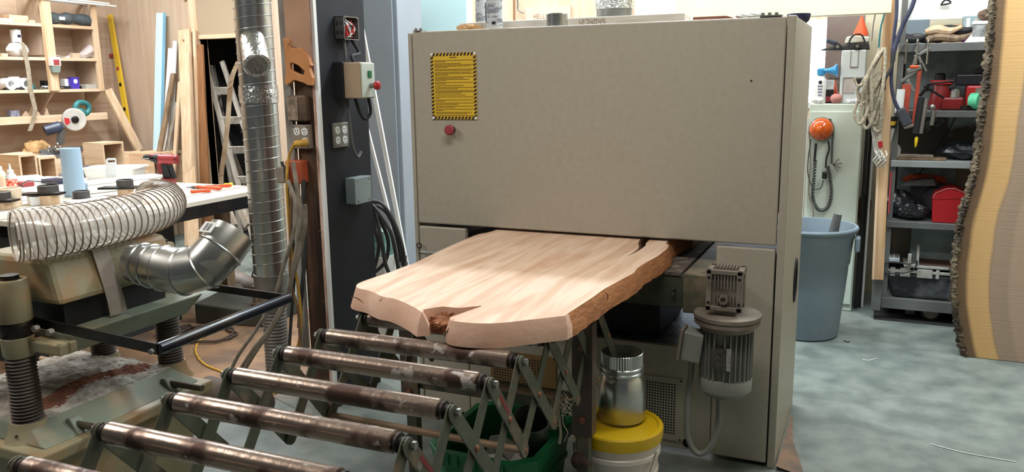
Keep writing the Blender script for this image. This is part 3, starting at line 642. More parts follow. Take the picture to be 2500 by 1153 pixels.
for k, lp in enumerate(([(906, 492), (935, 500), (965, 550), (985, 620), (985, 665)], [(906, 498), (925, 520), (955, 570), (968, 630), (975, 672)], [(908, 500), (918, 530), (932, 590), (940, 640), (950, 668)], [(906, 505), (915, 560), (925, 600), (915, 650), (905, 668)], [(907, 500), (930, 540), (948, 590), (940, 640), (905, 672)], [(908, 495), (945, 520), (968, 575), (980, 640)])):
    b.tube([at(u, v, y=3.62 + .02 * k) for u, v in lp], .011, 8, smooth=6)
solo('cable_coil', b, mat('cable_dark', (46, 50, 54), (70, 70, 70), rough=.5, scale=8), 'thick dark cable coiled and hanging behind the black side of the post', 'cable', smooth=True)
b = MB().lathe([(0, .012), (.0, .017), (.03, .017), (.035, .021), (.05, .021), (.055, .014), (.11, .012)], at(986, 625, y=3.72), at(986, 625, y=3.72) - V((0, 0, 1)), 14)
solo('cable_connector', b, 'steel', 'threaded steel cable connector hanging at the end of the coiled cable', 'connector', smooth=True)
# hanging bundle of cords
mat('cord_grey', (160, 150, 136), (120, 110, 98), rough=.7, scale=12); mat('cord_brown', (140, 108, 74), (110, 82, 58), rough=.7, scale=12)
b0 = lambda pts, y: [at(u, v, y=y) for u, v in pts]
for i, (pts, yy, m, r, lb) in enumerate((
    ([(715, 395), (725, 460), (735, 520), (728, 580), (718, 640), (704, 720), (672, 790), (630, 850), (590, 915)], 3.0, 'cord_grey', .010, 'thick grey cord hanging from the orange junction box and swinging low behind the rollers'),
    ([(702, 440), (722, 500), (716, 570), (692, 650), (668, 730), (622, 810), (575, 880), (545, 960)], 2.96, 'cord_grey', .009, 'grey cord hanging from the orange junction box, outermost of the swinging cords'),
    ([(745, 500), (744, 560), (725, 640), (700, 720), (660, 800), (620, 850), (585, 905)], 3.03, 'cord_grey', .009, 'grey cord hanging tight against the brown post before swinging under the rollers'),
    ([(712, 470), (710, 540), (708, 620), (712, 700), (728, 760), (732, 830), (730, 900)], 3.05, 'cord_brown', .007, 'brown dusty cord hanging straight down beside the strut channel'),
    ([(688, 395), (700, 440), (706, 520), (716, 600), (718, 680), (712, 760), (706, 850)], 3.08, 'cable_dark', .008, 'dark cord hanging straight down between duct and strut channel'),
    ([(742, 440), (740, 520), (746, 600), (738, 700), (730, 800)], 3.1, 'cable_dark', .010, 'dark thick cable running down the brown face of the post'))):
    p = b0(pts, yy); solo('hanging_cord', MB().tube(p, r, 8, smooth=6), m, lb, 'cord', 'cords hanging at the brown post', smooth=True)

# ================================================================ spiral duct
DX, DY, DR = -2.99, 3.45, .094
def duct_axis(z): return V((DX, DY, z))
dc = thing('spiral_duct', 'tall shiny spiral metal duct with capped branch, standing beside the timber post', 'duct', (DX, DY, 0))
part('duct_pipe', MB().cyl((DX, DY, .52), (DX, DY, 3.45), DR, n=40), 'galv', dc, True)
pts = []; k = 24; z = .6
while z < 3.4: pts.append(V((DX + (DR + .001) * math.cos(len(pts) * 2 * PI / k), DY + (DR + .001) * math.sin(len(pts) * 2 * PI / k), z))); z += .056 / k
part('spiral_seam', MB().tube(pts, .0030, 6), 'galv_dull', dc, True)
for z, h in ((2.02, .05), (1.50, .09)): part('foil_tape', MB().lathe([(0, DR + .002), (0, DR + .005), (h * .5, DR + .007), (h, DR + .005), (h, DR + .002)], (DX, DY, z), None, 40), 'foil', dc, True)
q = at(627, 110, y=DY - .1); c0 = V((DX - .0, DY - .02, at(620, 85, y=DY).z)); c1 = at(628, 160, y=DY - .20)
part('branch', MB().cyl(c0, c1, .062, n=32), 'galv', dc, True)
part('branch_cap', MB().lathe([(-.25, .064), (1.0, .066), (1.02, .062), (1.0, .05)], c0 + (c1 - c0) * .45, c1, 32), 'foil', dc, True)
part('reducer', MB().lathe([(0, .06), (.02, .06), (.16, DR + .001), (.22, DR + .003), (.225, DR - .01)], (DX, DY, .36), None, 36), 'galv_dull', dc, True)
b = MB(); pr = []
for i in range(40): pr.append((i * .0095, .062 + (.006 if i % 2 else 0)))
b.lathe(pr, (DX, DY, .0), None, 28); part('flexible_hose', b, mat('hose_grey', (110, 108, 104), (90, 88, 84), rough=.5, scale=10), dc, True)
b = MB()
for z in (1.0, .78): b.cyl((DX - .02, DY - DR - .002, z), (DX - .02, DY - DR - .02, z + .0), .004, n=6)
for z in (1.53, 1.34): b.box(DX - DR - .03, DX - DR + .005, DY - .02, DY, z, z + .012)
part('brackets', b, 'steel', dc)

# ================================================================ thickness planer with columns
pl = thing('thickness_planer', 'old dusty cast iron planer on four bellows columns with sawdust on its base', 'planer', (-2.78, 2.06, 0))
part('pedestal', MB().hexa([(-3.2, 1.74, 0), (-2.52, 1.74, 0), (-2.52, 2.36, 0), (-3.2, 2.36, 0), (-3.22, 1.72, .355), (-2.5, 1.72, .355), (-2.5, 2.38, .355), (-3.22, 2.38, .355)]), 'cast_beige', pl, bevel=.02)
part('base_flange', MB().box(-3.28, -2.45, 1.66, 2.43, .356, .40), 'cast_beige', pl, bevel=.008)
part('base_casting', MB().hexa([(-3.24, 1.70, .40), (-2.49, 1.70, .40), (-2.49, 2.40, .40), (-3.24, 2.40, .40), (-3.2, 1.74, .455), (-2.60, 1.74, .455), (-2.60, 2.36, .455), (-3.2, 2.36, .455)]), 'cast_green', pl, bevel=.008)
rr = random.Random(11)
def dust(u, v):
    x = -3.19 + .59 * u; y = 1.75 + .62 * v; e = min(u, 1 - u, v, 1 - v)
    q = V((x, y, 0)); return V((x, y, .452 + .024 * min(1, e * 5) + (e > .01) * (.012 * abs(noise.noise(q * 14)) + .010 * abs(noise.noise(q * 42 + V((3, 1, 0)))) + .006 * abs(noise.noise(q * 110)))))
part('sawdust', MB().sheet(dust, 70, 70), mat('sawdust', (178, 172, 162), (146, 136, 124), rough=1, scale=24, detail=8, lo=.4, hi=.6, bump=1, bscale=60), pl, True)
def rust(u, v):
    q = dust(.70 + .20 * u + .05 * math.sin(v * 9), .04 + .9 * v); q.z += .006 * math.sin(PI * u) - .003; return q
part('rust_dust', MB().sheet(rust, 24, 60), mat('rust_sawdust', (136, 84, 60), (104, 66, 50), rough=1, scale=20, bump=1, bscale=90), pl, True, label='rust-brown dust streak')
cols = [(-2.64, 1.758), (-2.648, 2.45 - .09), (-3.0, 2.418 - .06), (-3.0, 1.758)]
cols[1] = (-2.645, 2.40); cols[2] = (-3.0, 2.37)
for x, y in cols:
    o = part('column', MB().cyl((x, y, .45), (x, y, .98), .03, n=16), 'black_steel', pl, True)
    pr = []
    for i in range(19): pr += [(.465 + i * .0122, .052 - i * .0002), (.465 + i * .0122 + .0061, .041)]
    part('bellows', MB().lathe(pr, (x, y, 0), None, 28), mat('bellows_grey', (104, 94, 86), (76, 66, 60), rough=.6, scale=6), o, True)
    part('base_boss', MB().lathe([(.395, .085), (.42, .066), (.465, .056)], (x, y, 0), None, 24), 'cast_beige', o, True)
    part('bracket_boss', MB().lathe([(.695, .045), (.705, .05), (.765, .052), (.77, .046)], (x, y, 0), None, 24), 'cast_beige', o, True)
    part('sleeve', MB().lathe([(.768, .05), (.775, .053), (.81, .053), (.82, .049)], (x, y, 0), None, 24), 'black_steel', o, True)
    part('head_boss', MB().lathe([(.82, .052), (.826, .056), (.955, .056), (.965, .052), (.965, .02)], (x, y, 0), None, 28), 'cast_beige', o, True)
# tie casting, table, cutter head housing
part('table', MB().hexa([(-3.1, 1.81, .70), (-2.48, 1.81, .70), (-2.48, 2.35, .70), (-3.1, 2.35, .70), (-3.1, 1.81, .775), (-2.44, 1.81, .775), (-2.44, 2.41, .775), (-3.1, 2.38, .775)]), 'cast_green', pl, bevel=.006)
part('table_rail', MB().box(-2.60, -2.44, 1.76, 1.83, .715, .755), 'cast_beige', pl, bevel=.006)
part('head_housing', MB().hexa([(-2.95, 1.825, .865), (-2.50, 1.825, .865), (-2.50, 2.36, .865), (-2.95, 2.36, .865), (-2.9, 1.83, 1.026), (-2.545, 1.83, 1.026), (-2.545, 2.34, 1.026), (-2.9, 2.34, 1.026)]), 'cast_beige', pl, bevel=.02)
part('cutter_opening', MB().box(-2.95, -2.53, 1.86, 2.3, .776, .864), 'black', pl)
for y, z in ((1.858, .424), (2.28, .424)): part('lifting_bar', MB().cyl((-2.56, y, z + .0), (-2.36, y, z + .005), .0125, n=14), mat('bar_green', (96, 92, 72), (80, 66, 52), rough=.5, metal=.3, scale=10), pl, True)
for y in (1.858, 2.28): b = MB().hexa([(-2.56, y - .03, .40), (-2.485, y - .03, .40), (-2.485, y + .03, .40), (-2.56, y + .03, .40), (-2.56, y - .02, .45), (-2.54, y - .02, .45), (-2.54, y + .02, .45), (-2.56, y + .02, .45)]); part('bar_socket', b, 'cast_green', pl, bevel=.006)
for i in range(2):
    q = at(124 + i * 0, 876 + i * 18, x=-2.60)
part('oil_holes', MB().cyl((-2.64 + .02, 1.70, .43), (-2.64 + .02, 1.692, .43), .004, n=8), 'black', pl)
part('clamp_lever', MB().lathe([(0, .014), (.1, .016), (.11, .011), (.3, .011), (.9, .013), (1, .008)], (-2.70, 1.70, .74), (-2.62, 1.60, .735), 14), 'black_steel', pl, True)
# outlet pipe and elbow
L0 = [at(u, v, y=2.12) for u, v in ((318, 641), (352, 647), (405, 655), (440, 662))]
pp = thing('dust_elbow', 'shiny galvanised elbow duct on the planer, open end tilted up', 'duct elbow', L0[1])
def seg(a, c, r0, r1): return MB().lathe([(0, r0), (1, r1)], a, c, 36, cap=False)
G = [at(u, v, y=y) for u, v, y in ((330, 642, 2.12), (352, 645, 2.12), (374, 650, 2.12), (404, 656, 2.12), (452, 664, 2.12), (500, 652, 2.13), (537, 612, 2.175), (566, 571, 2.23))]
RRR = [.071, .076, .077, .080, .083, .083, .083, .082]
o = part('collar', MB().tube(G[:4], .077, 36, rf=lambda t: .071 + .009 * t, cap=False), 'galv', pp, True)
b = MB(); b.tube(G[3:8], .083, 36, cap=False); part('elbow_pipe', b, 'galv', pp, True)
def ring(c, d, r, w=.004): d = d.normalized(); return MB().lathe([(-w, r), (0, r + w), (w, r)], c, c + d, 36, cap=False)
for c, d, r in ((G[1], G[2] - G[0], .075), (G[2], G[3] - G[1], .078), (G[3], G[4] - G[2], .081), ((G[4]), G[5] - G[3], .0835), (G[5], G[6] - G[4], .0835), (G[6], G[7] - G[5], .084)):
    part('bead', ring(c, d, r), 'galv', pp, True)
part('inside', MB().tube([G[5], G[6], G[7] - (G[7] - G[6]) * .02], .08, 36, cap=False), 'galv_dull', pp, True)
d = (G[7] - G[6]).normalized(); side = (V((0, 0, 1)) - d * d.z).normalized(); c = G[6] + (G[7] - G[6]) * .62 + side * .0845 + V((0, -.02, -.003))
a1 = d * .022; a2 = d.cross(side) * .032
part('printed_label', MB().hexa([c - a1 - a2, c + a1 - a2, c + a1 + a2, c - a1 + a2, c - a1 - a2 + side * .002, c + a1 - a2 + side * .002, c + a1 + a2 + side * .002, c - a1 + a2 + side * .002]), 'white', pp)
b = MB()
for k in (-.5, .45): cc = c + d.cross(side) * .02 * k + side * .0022; e1 = d * .015; e2 = d.cross(side) * .007; b.hexa([cc - e1 - e2, cc + e1 - e2, cc + e1 + e2, cc - e1 + e2, cc - e1 - e2 + side * .0006, cc + e1 - e2 + side * .0006, cc + e1 + e2 + side * .0006, cc - e1 + e2 + side * .0006])
part('barcode', b, mat('print_dark', (60, 60, 62), (150, 150, 150), scale=160, stretch=(1, 1, .01)), pp)
# paper strip
Z = [(-2.60, 1.029), (-2.555, 1.033), (-2.525, 1.024), (-2.512, .96), (-2.498, .89), (-2.492, .84), (-2.49, .782)]
b = MB(); n_ = len(Z)
A = [[(x, 1.985 + .004 * i, z), (x + .0025, 2.045 + .006 * i, z)] for i, (x, z) in enumerate(Z)]
b.sheet(lambda u, v: V(A[min(n_ - 1, round(u * (n_ - 1)))][round(v)]), n_ - 1, 1, .0012)
solo('paper_strip', b, mat('paper', (216, 206, 194), (200, 186, 172), rough=.7, scale=3), 'long white paper strip folded over the top of the planer and hanging down', 'strip')
# black tubular frame
fr = thing('towel_frame', 'black steel U-shaped bar bolted to the planer and reaching over the sawdust', 'frame', (-2.3, 2.1, .78))
F0, F1, F2, F3 = at(70, 783, z=.80), at(385, 853, z=.80), at(703, 729, z=.80), at(505, 700, z=.80)
part('arm', MB().bar(F0, F1, .008, .036), 'black_steel', fr, bevel=.001); part('arm', MB().bar(F3, F2, .008, .03), 'black_steel', fr, bevel=.001)
part('cross_tube', MB().lathe([(0, .006), (0, .018), (.003, .02), (.997, .02), (1, .016)], F1, F2, 20), mat('tube_black', (34, 38, 46), (84, 74, 62), rough=.22, metal=.4, scale=2.5, lo=.5, hi=.7), fr, True)
for u, v in ((96, 800), (131, 809)): q = at(u, v, z=.80); part('bolt', MB().cyl(q + V((0, -.004, 0)), q + V((0, -.022, 0)), .012, n=6), 'dusty_alu', fr)
b = MB(); part('end_bolt', MB().cyl(F1 - V((0, .02, 0)), F1 - V((0, .03, 0)), .009, n=8), 'steel', fr)
# clear ribbed hose lying on top
HZ = 1.114
H = [at(u, v, z=HZ) for u, v in ((32, 578), (130, 566), (230, 549), (320, 529), (385, 509), (432, 492))]
H[-1] = H[-2] + V((-.06, .09, .012)); H.append(H[-1] + V((-.10, .04, .0)))
ch = thing('clear_hose', 'fat transparent ribbed hose lying across the top of the planer', 'hose', H[2] - V((0, 0, .087)))
cl = mat('clear_plastic', (226, 220, 212), rough=.1, alpha=.6)
part('hose_wall', MB().tube(H, .084, 40, smooth=8, cap=False), cl, ch, True)
cpts = spline(H, 40); n_ = len(cpts); turns = 35; pts = []; m_ = turns * 22
T0 = V((0, 0, 1))
for i in range(m_):
    f_ = i / (m_ - 1) * (n_ - 2); j = int(f_); c = cpts[j].lerp(cpts[j + 1], f_ - j); t = (cpts[min(j + 2, n_ - 1)] - cpts[max(j - 1, 0)]).normalized()
    a = t.cross(V((0, 0, 1))).normalized(); b_ = t.cross(a); th = i * 2 * PI / 22
    pts.append(c + (a * math.cos(th) + b_ * math.sin(th)) * .085)
part('wire_helix', MB().tube(pts, .0026, 5), mat('wire_rib', (176, 160, 142), (130, 112, 96), rough=.25, metal=.4, scale=4), ch, True)

# ================================================================ stuff on the floor around the planer
mb_ = thing('jointer_base', 'low dark green machine foot behind the planer with a threaded jack', 'machine base', at(530, 775, z=0))
a, c = at(478, 790, z=0), at(640, 720, z=0)
part('body', MB().hexa([a, a + V((.5, .1, 0)), a + V((.5, .55, 0)), a + V((-.1, .5, 0)), a + V((0, 0, .14)), a + V((.5, .1, .10)), a + V((.5, .55, .10)), a + V((-.1, .5, .16))]), mat('blue_green', (52, 62, 62), (74, 74, 64), rough=.5, scale=4), mb_, bevel=.01)
q = a + V((.36, .2, .1)); part('jack', MB().lathe([(0, .035), (.03, .035), (.03, .018), (.12, .018), (.12, .026), (.15, .026)], q, None, 12), 'rusty_steel', mb_, True)
b = MB(); n_ = 70; P0, P1 = at(548, 668, z=.12), at(680, 742, z=.12)
b.lathe([(i / n_, .07 + (.006 if i % 2 else 0)) for i in range(n_ + 1)], P0, P1, 20)
solo('ribbed_hose', b, mat('hose_brown', (112, 100, 90), (88, 76, 68), rough=.6, scale=6), 'brown ribbed dust hose slanting down behind the black bar towards the spiral duct', 'hose', smooth=True)
b = MB(); P0, P1 = at(505, 945, z=.06), at(650, 990, z=.06)
b.lathe([(i / n_, .055 + (.005 if i % 2 else 0)) for i in range(n_ + 1)], P0, P1, 20)
solo('ribbed_hose', b, 'hose_brown', 'brown ribbed hose lying on the floor beneath the rollers', 'hose', smooth=True)
for k, (u, v, r, lb) in enumerate(((500, 818, .20, 'loose coil of dark brown cord on the dusty floor behind the planer'), (445, 815, .14, 'smaller coil of dark cord on the dusty floor, half hidden by the planer column'))):
    c = at(u, v, z=.008); b = MB()
    b.tube([c + V(((r + .02 * math.sin(i * 1.7)) * math.cos(i * PI / 6), (r * .8 + .03 * math.sin(i * 2.3)) * math.sin(i * PI / 6), .004 + .006 * (i // 12))) for i in range(34)], .007, 6, smooth=3)
    solo('cord_coil', b, mat('cord_dkbrown', (72, 56, 46), rough=.7), lb, 'cord', 'cords coiled on the floor', smooth=True)
q = at(150, 886, y=2.735); solo('wooden_block', MB().box(q.x - .1, q.x + .1, 2.68, 2.80, 0, q.z - .014), 'old_wood', 'weathered wooden block under the pale dowel behind the near bellows column', 'block')
b = MB().lathe([(0, .012), (.3, .012), (1, .011)], at(100, 875, y=2.75), at(200, 896, y=2.72), 10); solo('wooden_dowel', b, 'pine_y', 'pale wooden dowel poking out behind the near bellows column', 'dowel', smooth=True)
# offcuts and boxes on the floor beyond the planer
for i, (u, v, w, d, h, m, lb) in enumerate(((250, 790, .5, .35, .28, 'cardboard', 'open brown cardboard box on the floor behind the planer'), (150, 870, .34, .3, .2, 'old_wood', 'low weathered wooden block on the floor farther behind the pale dowel'), (395, 760, .2, .2, .34, 'cast_beige', 'beige steel box standing on the floor between the far bellows columns'))):
    q = at(u, v, z=0); b = MB().box(q.x - w / 2, q.x + w / 2, q.y, q.y + d, 0, h); solo(('cardboard_box', 'wooden_block', 'steel_box')[i], b, m, lb, 'box', bevel=.006)

# ================================================================ green bin with duct scraps, bucket with reducer
gb = thing('green_bin', 'green plastic recycling bin full of metal offcuts under the conveyor', 'bin', (-1.18, 2.56, 0))
def tub(x0, x1, y0, y1, z0, z1, tp, ch, th):
    def lp(f, o): 
        a, b_, c, d = x0 + tp * (1 - f) + o, x1 - tp * (1 - f) - o, y0 + tp * (1 - f) + o, y1 - tp * (1 - f) - o; k = ch
        return [(a + k, c), (b_ - k, c), (b_, c + k), (b_, d - k), (b_ - k, d), (a + k, d), (a, d - k), (a, c + k)]
    R_ = []
    for f, o in ((0, 0), (.3, 0), (.55, 0), (.56, -.006), (.62, -.006), (.63, 0), (.82, 0), (.83, -.012), (1, -.014), (1, th), (.1, th)): R_.append([V((x, y, z0 + (z1 - z0) * f)) for x, y in lp(f, o)])
    return MB().rings(R_)
part('tub', tub(-1.385, -.995, 2.33, 2.80, .004, .335, .035, .06, .014), 'green', gb, bevel=.003)
for i in range(9): x = -1.33 + i * .035; part('rim_rib', MB().box(x, x + .005, 2.312, 2.319, .285, .33), 'green', gb)
for i, (p0, p1, r, lb, cat) in enumerate((((-1.12, 2.62, .20), (-1.06, 2.52, .42), .062, 'dull metal duct stub standing tilted in the green bin', 'duct stub'), ((-1.22, 2.45, .12), (-1.16, 2.48, .31), .05, 'small galvanised duct piece lying low in the green bin', 'duct stub'))):
    a, c = V(p0), V(p1); b = MB().lathe([(0, r - .002), (0, r), (.9, r), (1, r + .003), (1, r), (.05, r - .003)], a, c, 30, cap=False); solo('duct_stub', b, 'galv_dull', lb, cat, 'duct pieces in the green bin', smooth=True)
b = MB().prism([(-1.20, 2.42, .30), (-1.08, 2.40, .27), (-1.05, 2.44, .33), (-1.15, 2.45, .37), (-1.19, 2.44, .36)], (.004, .006, .002)); solo('sheet_scrap', b, 'galv_dull', 'bent scrap of sheet metal poking from the green bin', 'scrap')
BX, BYY = -.80, 2.705
bk = thing('plastic_bucket', 'white plastic bucket with yellow lid standing against the sander', 'bucket', (BX, BYY, 0))
part('pail', MB().lathe([(.003, .128), (.01, .132), (.20, .143), (.205, .149), (.215, .149), (.22, .145), (.27, .147), (.275, .155), (.29, .155), (.295, .149), (.345, .151)], (BX, BYY, 0), None, 48), mat('pail_white', (222, 210, 200), rough=.4), bk, True)
part('lid', MB().lathe([(.325, .151), (.325, .16), (.345, .163), (.368, .163), (.374, .158), (.374, .148), (.366, .143), (.366, .10), (.366, .01)], (BX, BYY, 0), None, 48), mat('lid_yellow', (222, 184, 20), (206, 168, 18), rough=.4, scale=6), bk, True)
b = MB().tube([V((BX + .153 * math.cos(a), BYY + .153 * math.sin(a) - .02, .30 - .17 * math.sin(PI * (i / 10)))) for i, a in enumerate([(-.1 - i * .27) for i in range(11)])], .003, 6, smooth=4); part('bail_handle', b, 'galv_dull', bk, True)
b = MB(); b.tube([V((BX + .1385 * math.cos(a), BYY + .1385 * math.sin(a), .085 + .02 * math.sin(a * 1.5))) for a in [-2.2 + i * .12 for i in range(22)]], .004, 6); part('red_band', b, 'red', bk, True, label='red printed band')
RX0 = V((BX + .0, BYY + .045, .376))
dr = thing('duct_reducer', 'shiny galvanised duct reducer standing on the yellow bucket lid', 'duct fitting', RX0)
part('cone', MB().lathe([(0, .083), (.012, .088), (.15, .083), (.17, .075), (.175, .07)], RX0, None, 40, cap=False), 'galv', dr, True)
part('bead', MB().lathe([(0, .072), (.004, .079), (.012, .079), (.016, .074), (.02, .074), (.024, .079), (.03, .079), (.034, .072)], RX0 + V((0, 0, .17)), None, 40, cap=False), 'galv', dr, True)
b = MB(); n_ = 96
def cr(z, r): return [RX0 + V(((r + (.0012 if j % 2 else -.0012)) * math.cos(2 * PI * j / n_), (r + (.0012 if j % 2 else -.0012)) * math.sin(2 * PI * j / n_), z)) for j in range(n_)]
b.rings([cr(.204, .074), cr(.25, .0745), cr(.251, .073), cr(.205, .0725)], cap=False); part('crimped_collar', b, 'galv', dr)
# grey collar pieces on sander edge etc

# ================================================================ plywood shelving along the side wall
SXF, SXB = -7.28, -7.655
zs = [2.185, 1.872, 1.572, 1.33]
su = thing('plywood_shelving', 'long open plywood shelving unit fixed to the side wall above the workbench', 'shelving', (-7.45, 5.2, 1.3))
yE = at(245, 140, x=SXF).y; yC = at(118, 120, x=SXF).y
part('back_panel', MB().box(SXB, SXB + .012, 3.9, yE, 1.3, 2.42), 'ply_y', su)
part('end_panel', MB().box(SXB + .012, SXF - .03, yE - .02, yE, 1.55, 2.42), 'ply', su)
part('front_post', MB().box(SXF - .029, SXF, yE - .045, yE + .01, 1.55, 2.40), 'pine', su)
part('front_post', MB().box(SXF - .0, SXF + .038, yC - .045, yC + .045, 1.56, 2.46), 'pine', su)
part('inner_panel', MB().box(SXB + .012, SXF - .002, yC - .01, yC + .01, 1.9, 2.42), 'ply', su)
for z in zs[:3]: part('shelf', MB().box(SXB + .012, SXF - .03, 3.9, yE - .021, z - .022, z), 'ply_y', su); part('shelf_edge', MB().box(SXF - .029, SXF - .001, 3.9, yE - .046, z - .028, z + .001), 'pine_y', su)
part('lower_rail', MB().box(SXF - .05, SXF - .01, 3.9, yE + .02, 1.26, 1.33), 'pine_y', su)
part('lower_shelf', MB().box(SXB + .012, SXF - .051, 3.9, yE + .02, 1.29, 1.315), 'ply_y', su)
for y in (yC + .02, yE - .01): part('gusset', MB().prism([(SXF - .04, y, 1.54), (SXF - .28, y, 1.54), (SXF - .28, y, 1.315)], (0, .018, 0)), 'ply', su)
part('leg_board', MB().bar((SXF - .02, yE + .06, 1.56), (SXF + .12, yE + .26, .92), .09, .03, (1, 0, 0)), 'pine', su)
def sp(u, z, dx=.08): p = at(u, 100, x=SXF - dx); p.z = z + .001; return p
def bx_(name, u0, u1, h, z, m, label, cat, dx=.08, d=.1, group=None, bevel=.004):
    y0, y1 = at(u0, 100, x=SXF - dx).y, at(u1, 100, x=SXF - dx).y
    return solo(name, MB().box(SXF - dx - d, SXF - dx, y0, y1, z + .001, z + h), m, label, cat, group, bevel=bevel)
# top shelf
bx_('wood_offcut', 30, 76, .07, zs[0], 'pine_y', 'pale block of wood on the top plywood shelf', 'offcut', group='offcuts on the top shelf'); bx_('wood_offcut', 8, 38, .03, zs[0], 'pine_y', 'flat pale strip of wood at the front of the top plywood shelf', 'offcut', dx=.03, d=.04, group='offcuts on the top shelf'); bx_('wood_offcut', 78, 92, .03, zs[0], 'ply_y', 'little square wooden offcut beside the centre post, top shelf', 'offcut', dx=.04, d=.05, group='offcuts on the top shelf')
q = sp(118, zs[0]); q2 = sp(222, zs[0], .06)
lt = thing('tool_bag', 'long dark blue-grey tool bag lying on the top shelf', 'bag', q)
b = MB().tube([q + V((0, 0, .055)), q.lerp(q2, .3) + V((0, 0, .062)), q.lerp(q2, .6) + V((0, 0, .068)), q2 + V((0, 0, .06))], .05, 14, smooth=6, rf=lambda t: .045 + .014 * math.sin(t * 9) ** 2)
part('body', b, mat('bag_blue', (52, 60, 66), (84, 90, 92), rough=.7, scale=10, bump=.4, bscale=25), lt, True)
q3 = q.lerp(q2, .28); part('label_tag', MB().cbox(q3 + V((.056, 0, .06)), (.006, .06, .03)), 'white', lt)
# second shelf
q = sp(40, zs[1], .1)
wb = thing('plastic_sack', 'crumpled white plastic sack on the second shelf', 'bag', q)
part('body', MB().ball(q + V((0, 0, .068)), .068, (1, 1.5, 1), 18, .06), mat('sack_white', (222, 222, 218), rough=.45, bump=.6, bscale=30, c2=(196, 196, 192)), wb, True)
q = sp(40, zs[1] + .135, .1)
cn = thing('paint_can', 'small white can balanced on the white plastic sack', 'can', q)
part('body', MB().lathe([(0, .042), (.004, .045), (.10, .045), (.104, .047), (.11, .047)], q, None, 24), 'white_plastic', cn, True); part('lid', MB().lathe([(.111, .046), (.118, .046), (.119, .04)], q, None, 24), 'galv_dull', cn, True); part('printed_mark', MB().cbox(q + V((.046, .0, .055)), (.002, .03, .025)), 'navy', cn)
q, q2 = sp(122, zs[1], .12), sp(228, zs[1], .12)
def bag(u, v):
    p = q.lerp(q2, u); w = .02 + .05 * u; h = .02 + .17 * u ** 3; a = 2 * PI * v
    return p + V((w * math.cos(a) * (1 + .1 * math.sin(9 * u + 5 * a)), 0, h / 2 + h / 2 * math.sin(a) + .008 * math.sin(17 * u)))
sb = thing('shrink_wrap_bag', 'long clear plastic bag with pinkish mouth lying on the second shelf', 'bag', q)
part('body', MB().sheet(bag, 26, 16), mat('bag_clear', (206, 190, 186), (224, 216, 212), rough=.25, scale=8, alpha=.75), sb, True); part('mouth', MB().tube([q2 + V((.075 * math.cos(a), .012 * math.sin(2 * a), .10 + .09 * math.sin(a))) for a in [i * PI / 8 for i in range(16)]], .008, 6, closed=True), mat('pink_rim', (196, 130, 128), rough=.4), sb, True)
bx_('wood_offcut', 0, 16, .03, zs[1], 'pine_y', 'flat offcut on the second shelf beside the white sack', 'offcut', dx=.03, d=.1)
bx_('wood_offcut', 174, 192, .05, zs[1], 'ply_y', 'small wooden block on the second shelf below the clear bag', 'offcut', dx=.04, d=.05)
# third shelf
for i, (u, r, m, lb) in enumerate(((4, .055, 'white_plastic', 'white paper roll at the near end of the third shelf'), (22, .052, 'white', 'white roll standing upright on the third shelf'), (42, .055, 'white_plastic', 'fat white roll lying with its hollow end forward on the third shelf'))):
    q = sp(u, zs[2], .09); t = thing('paper_roll', lb, 'roll', q, 'rolls on the third shelf')
    if i == 1: part('roll', MB().lathe([(0, r * .9), (.12, r * .9), (.12, .02), (.1, .02)], q, None, 24), m, t, True)
    else: c = q + V((-.05, 0, r)); part('roll', MB().lathe([(0, r), (.11, r), (.11, r * .55), (.03, r * .55)], c, c + V((1, 0, 0)), 24), m, t, True)
for (n_, u0, u1, h, m, lb, cat) in (('black_box', 97, 118, .085, 'black', 'small black box on the third shelf beside the centre post', 'box'), ('white_box', 147, 163, .10, 'white', 'upright white carton on the third shelf, touching the purple box', 'box'), ('battery_case', 0, 26, .02, 'black', 'flat black case on the third shelf in front of the paper rolls', 'case'), ('tool_box', 52, 72, .05, 'teal', 'little teal tool case on the third shelf', 'case'), ('parts_box', 96, 112, .035, 'white', 'small white box in front of the black box on the third shelf', 'box'), ('black_case', 136, 160, .03, 'rubber', 'flat black case on the third shelf in front of the white carton', 'case'), ('adapter', 185, 198, .03, 'black', 'tiny black block between the purple box and clear tray', 'box')):
    fr_ = n_ in ('battery_case', 'parts_box', 'black_case'); bx_(n_, u0, u1, h, zs[2], m, lb, cat, dx=.035 if fr_ else .11, d=.05 if fr_ else .07)
y0, y1 = at(164, 100, x=SXF - .06).y, at(182, 100, x=SXF - .06).y
pb = thing('purple_carton', 'bright purple product carton standing on the third shelf', 'box', (SXF - .1, (y0 + y1) / 2, zs[2]))
part('carton', MB().box(SXF - .12, SXF - .06, y0, y1, zs[2] + .001, zs[2] + .115), mat('purple', (70, 50, 165), rough=.4), pb); c = V((SXF - .059, (y0 + y1) / 2, zs[2] + .075)); part('round_emblem', MB().lathe([(0, .016), (0, .022), (.001, .022), (.001, .016)], c, c + V((1, 0, 0)), 20), 'white', pb)
y0, y1 = at(198, 100, x=SXF - .05).y, at(233, 100, x=SXF - .05).y
ct = thing('clear_tray', 'clear plastic tray of small parts at the far end of the third shelf', 'tray', (SXF - .1, (y0 + y1) / 2, zs[2]))
part('tray', MB().hexa([(SXF - .16, y0, zs[2] + .001), (SXF - .05, y0, zs[2] + .001), (SXF - .05, y1, zs[2] + .001), (SXF - .16, y1, zs[2] + .001), (SXF - .18, y0 - .01, zs[2] + .045), (SXF - .04, y0 - .01, zs[2] + .045), (SXF - .04, y1, zs[2] + .045), (SXF - .18, y1, zs[2] + .045)]), mat('tray_clear', (206, 206, 200), rough=.2, alpha=.7), ct)
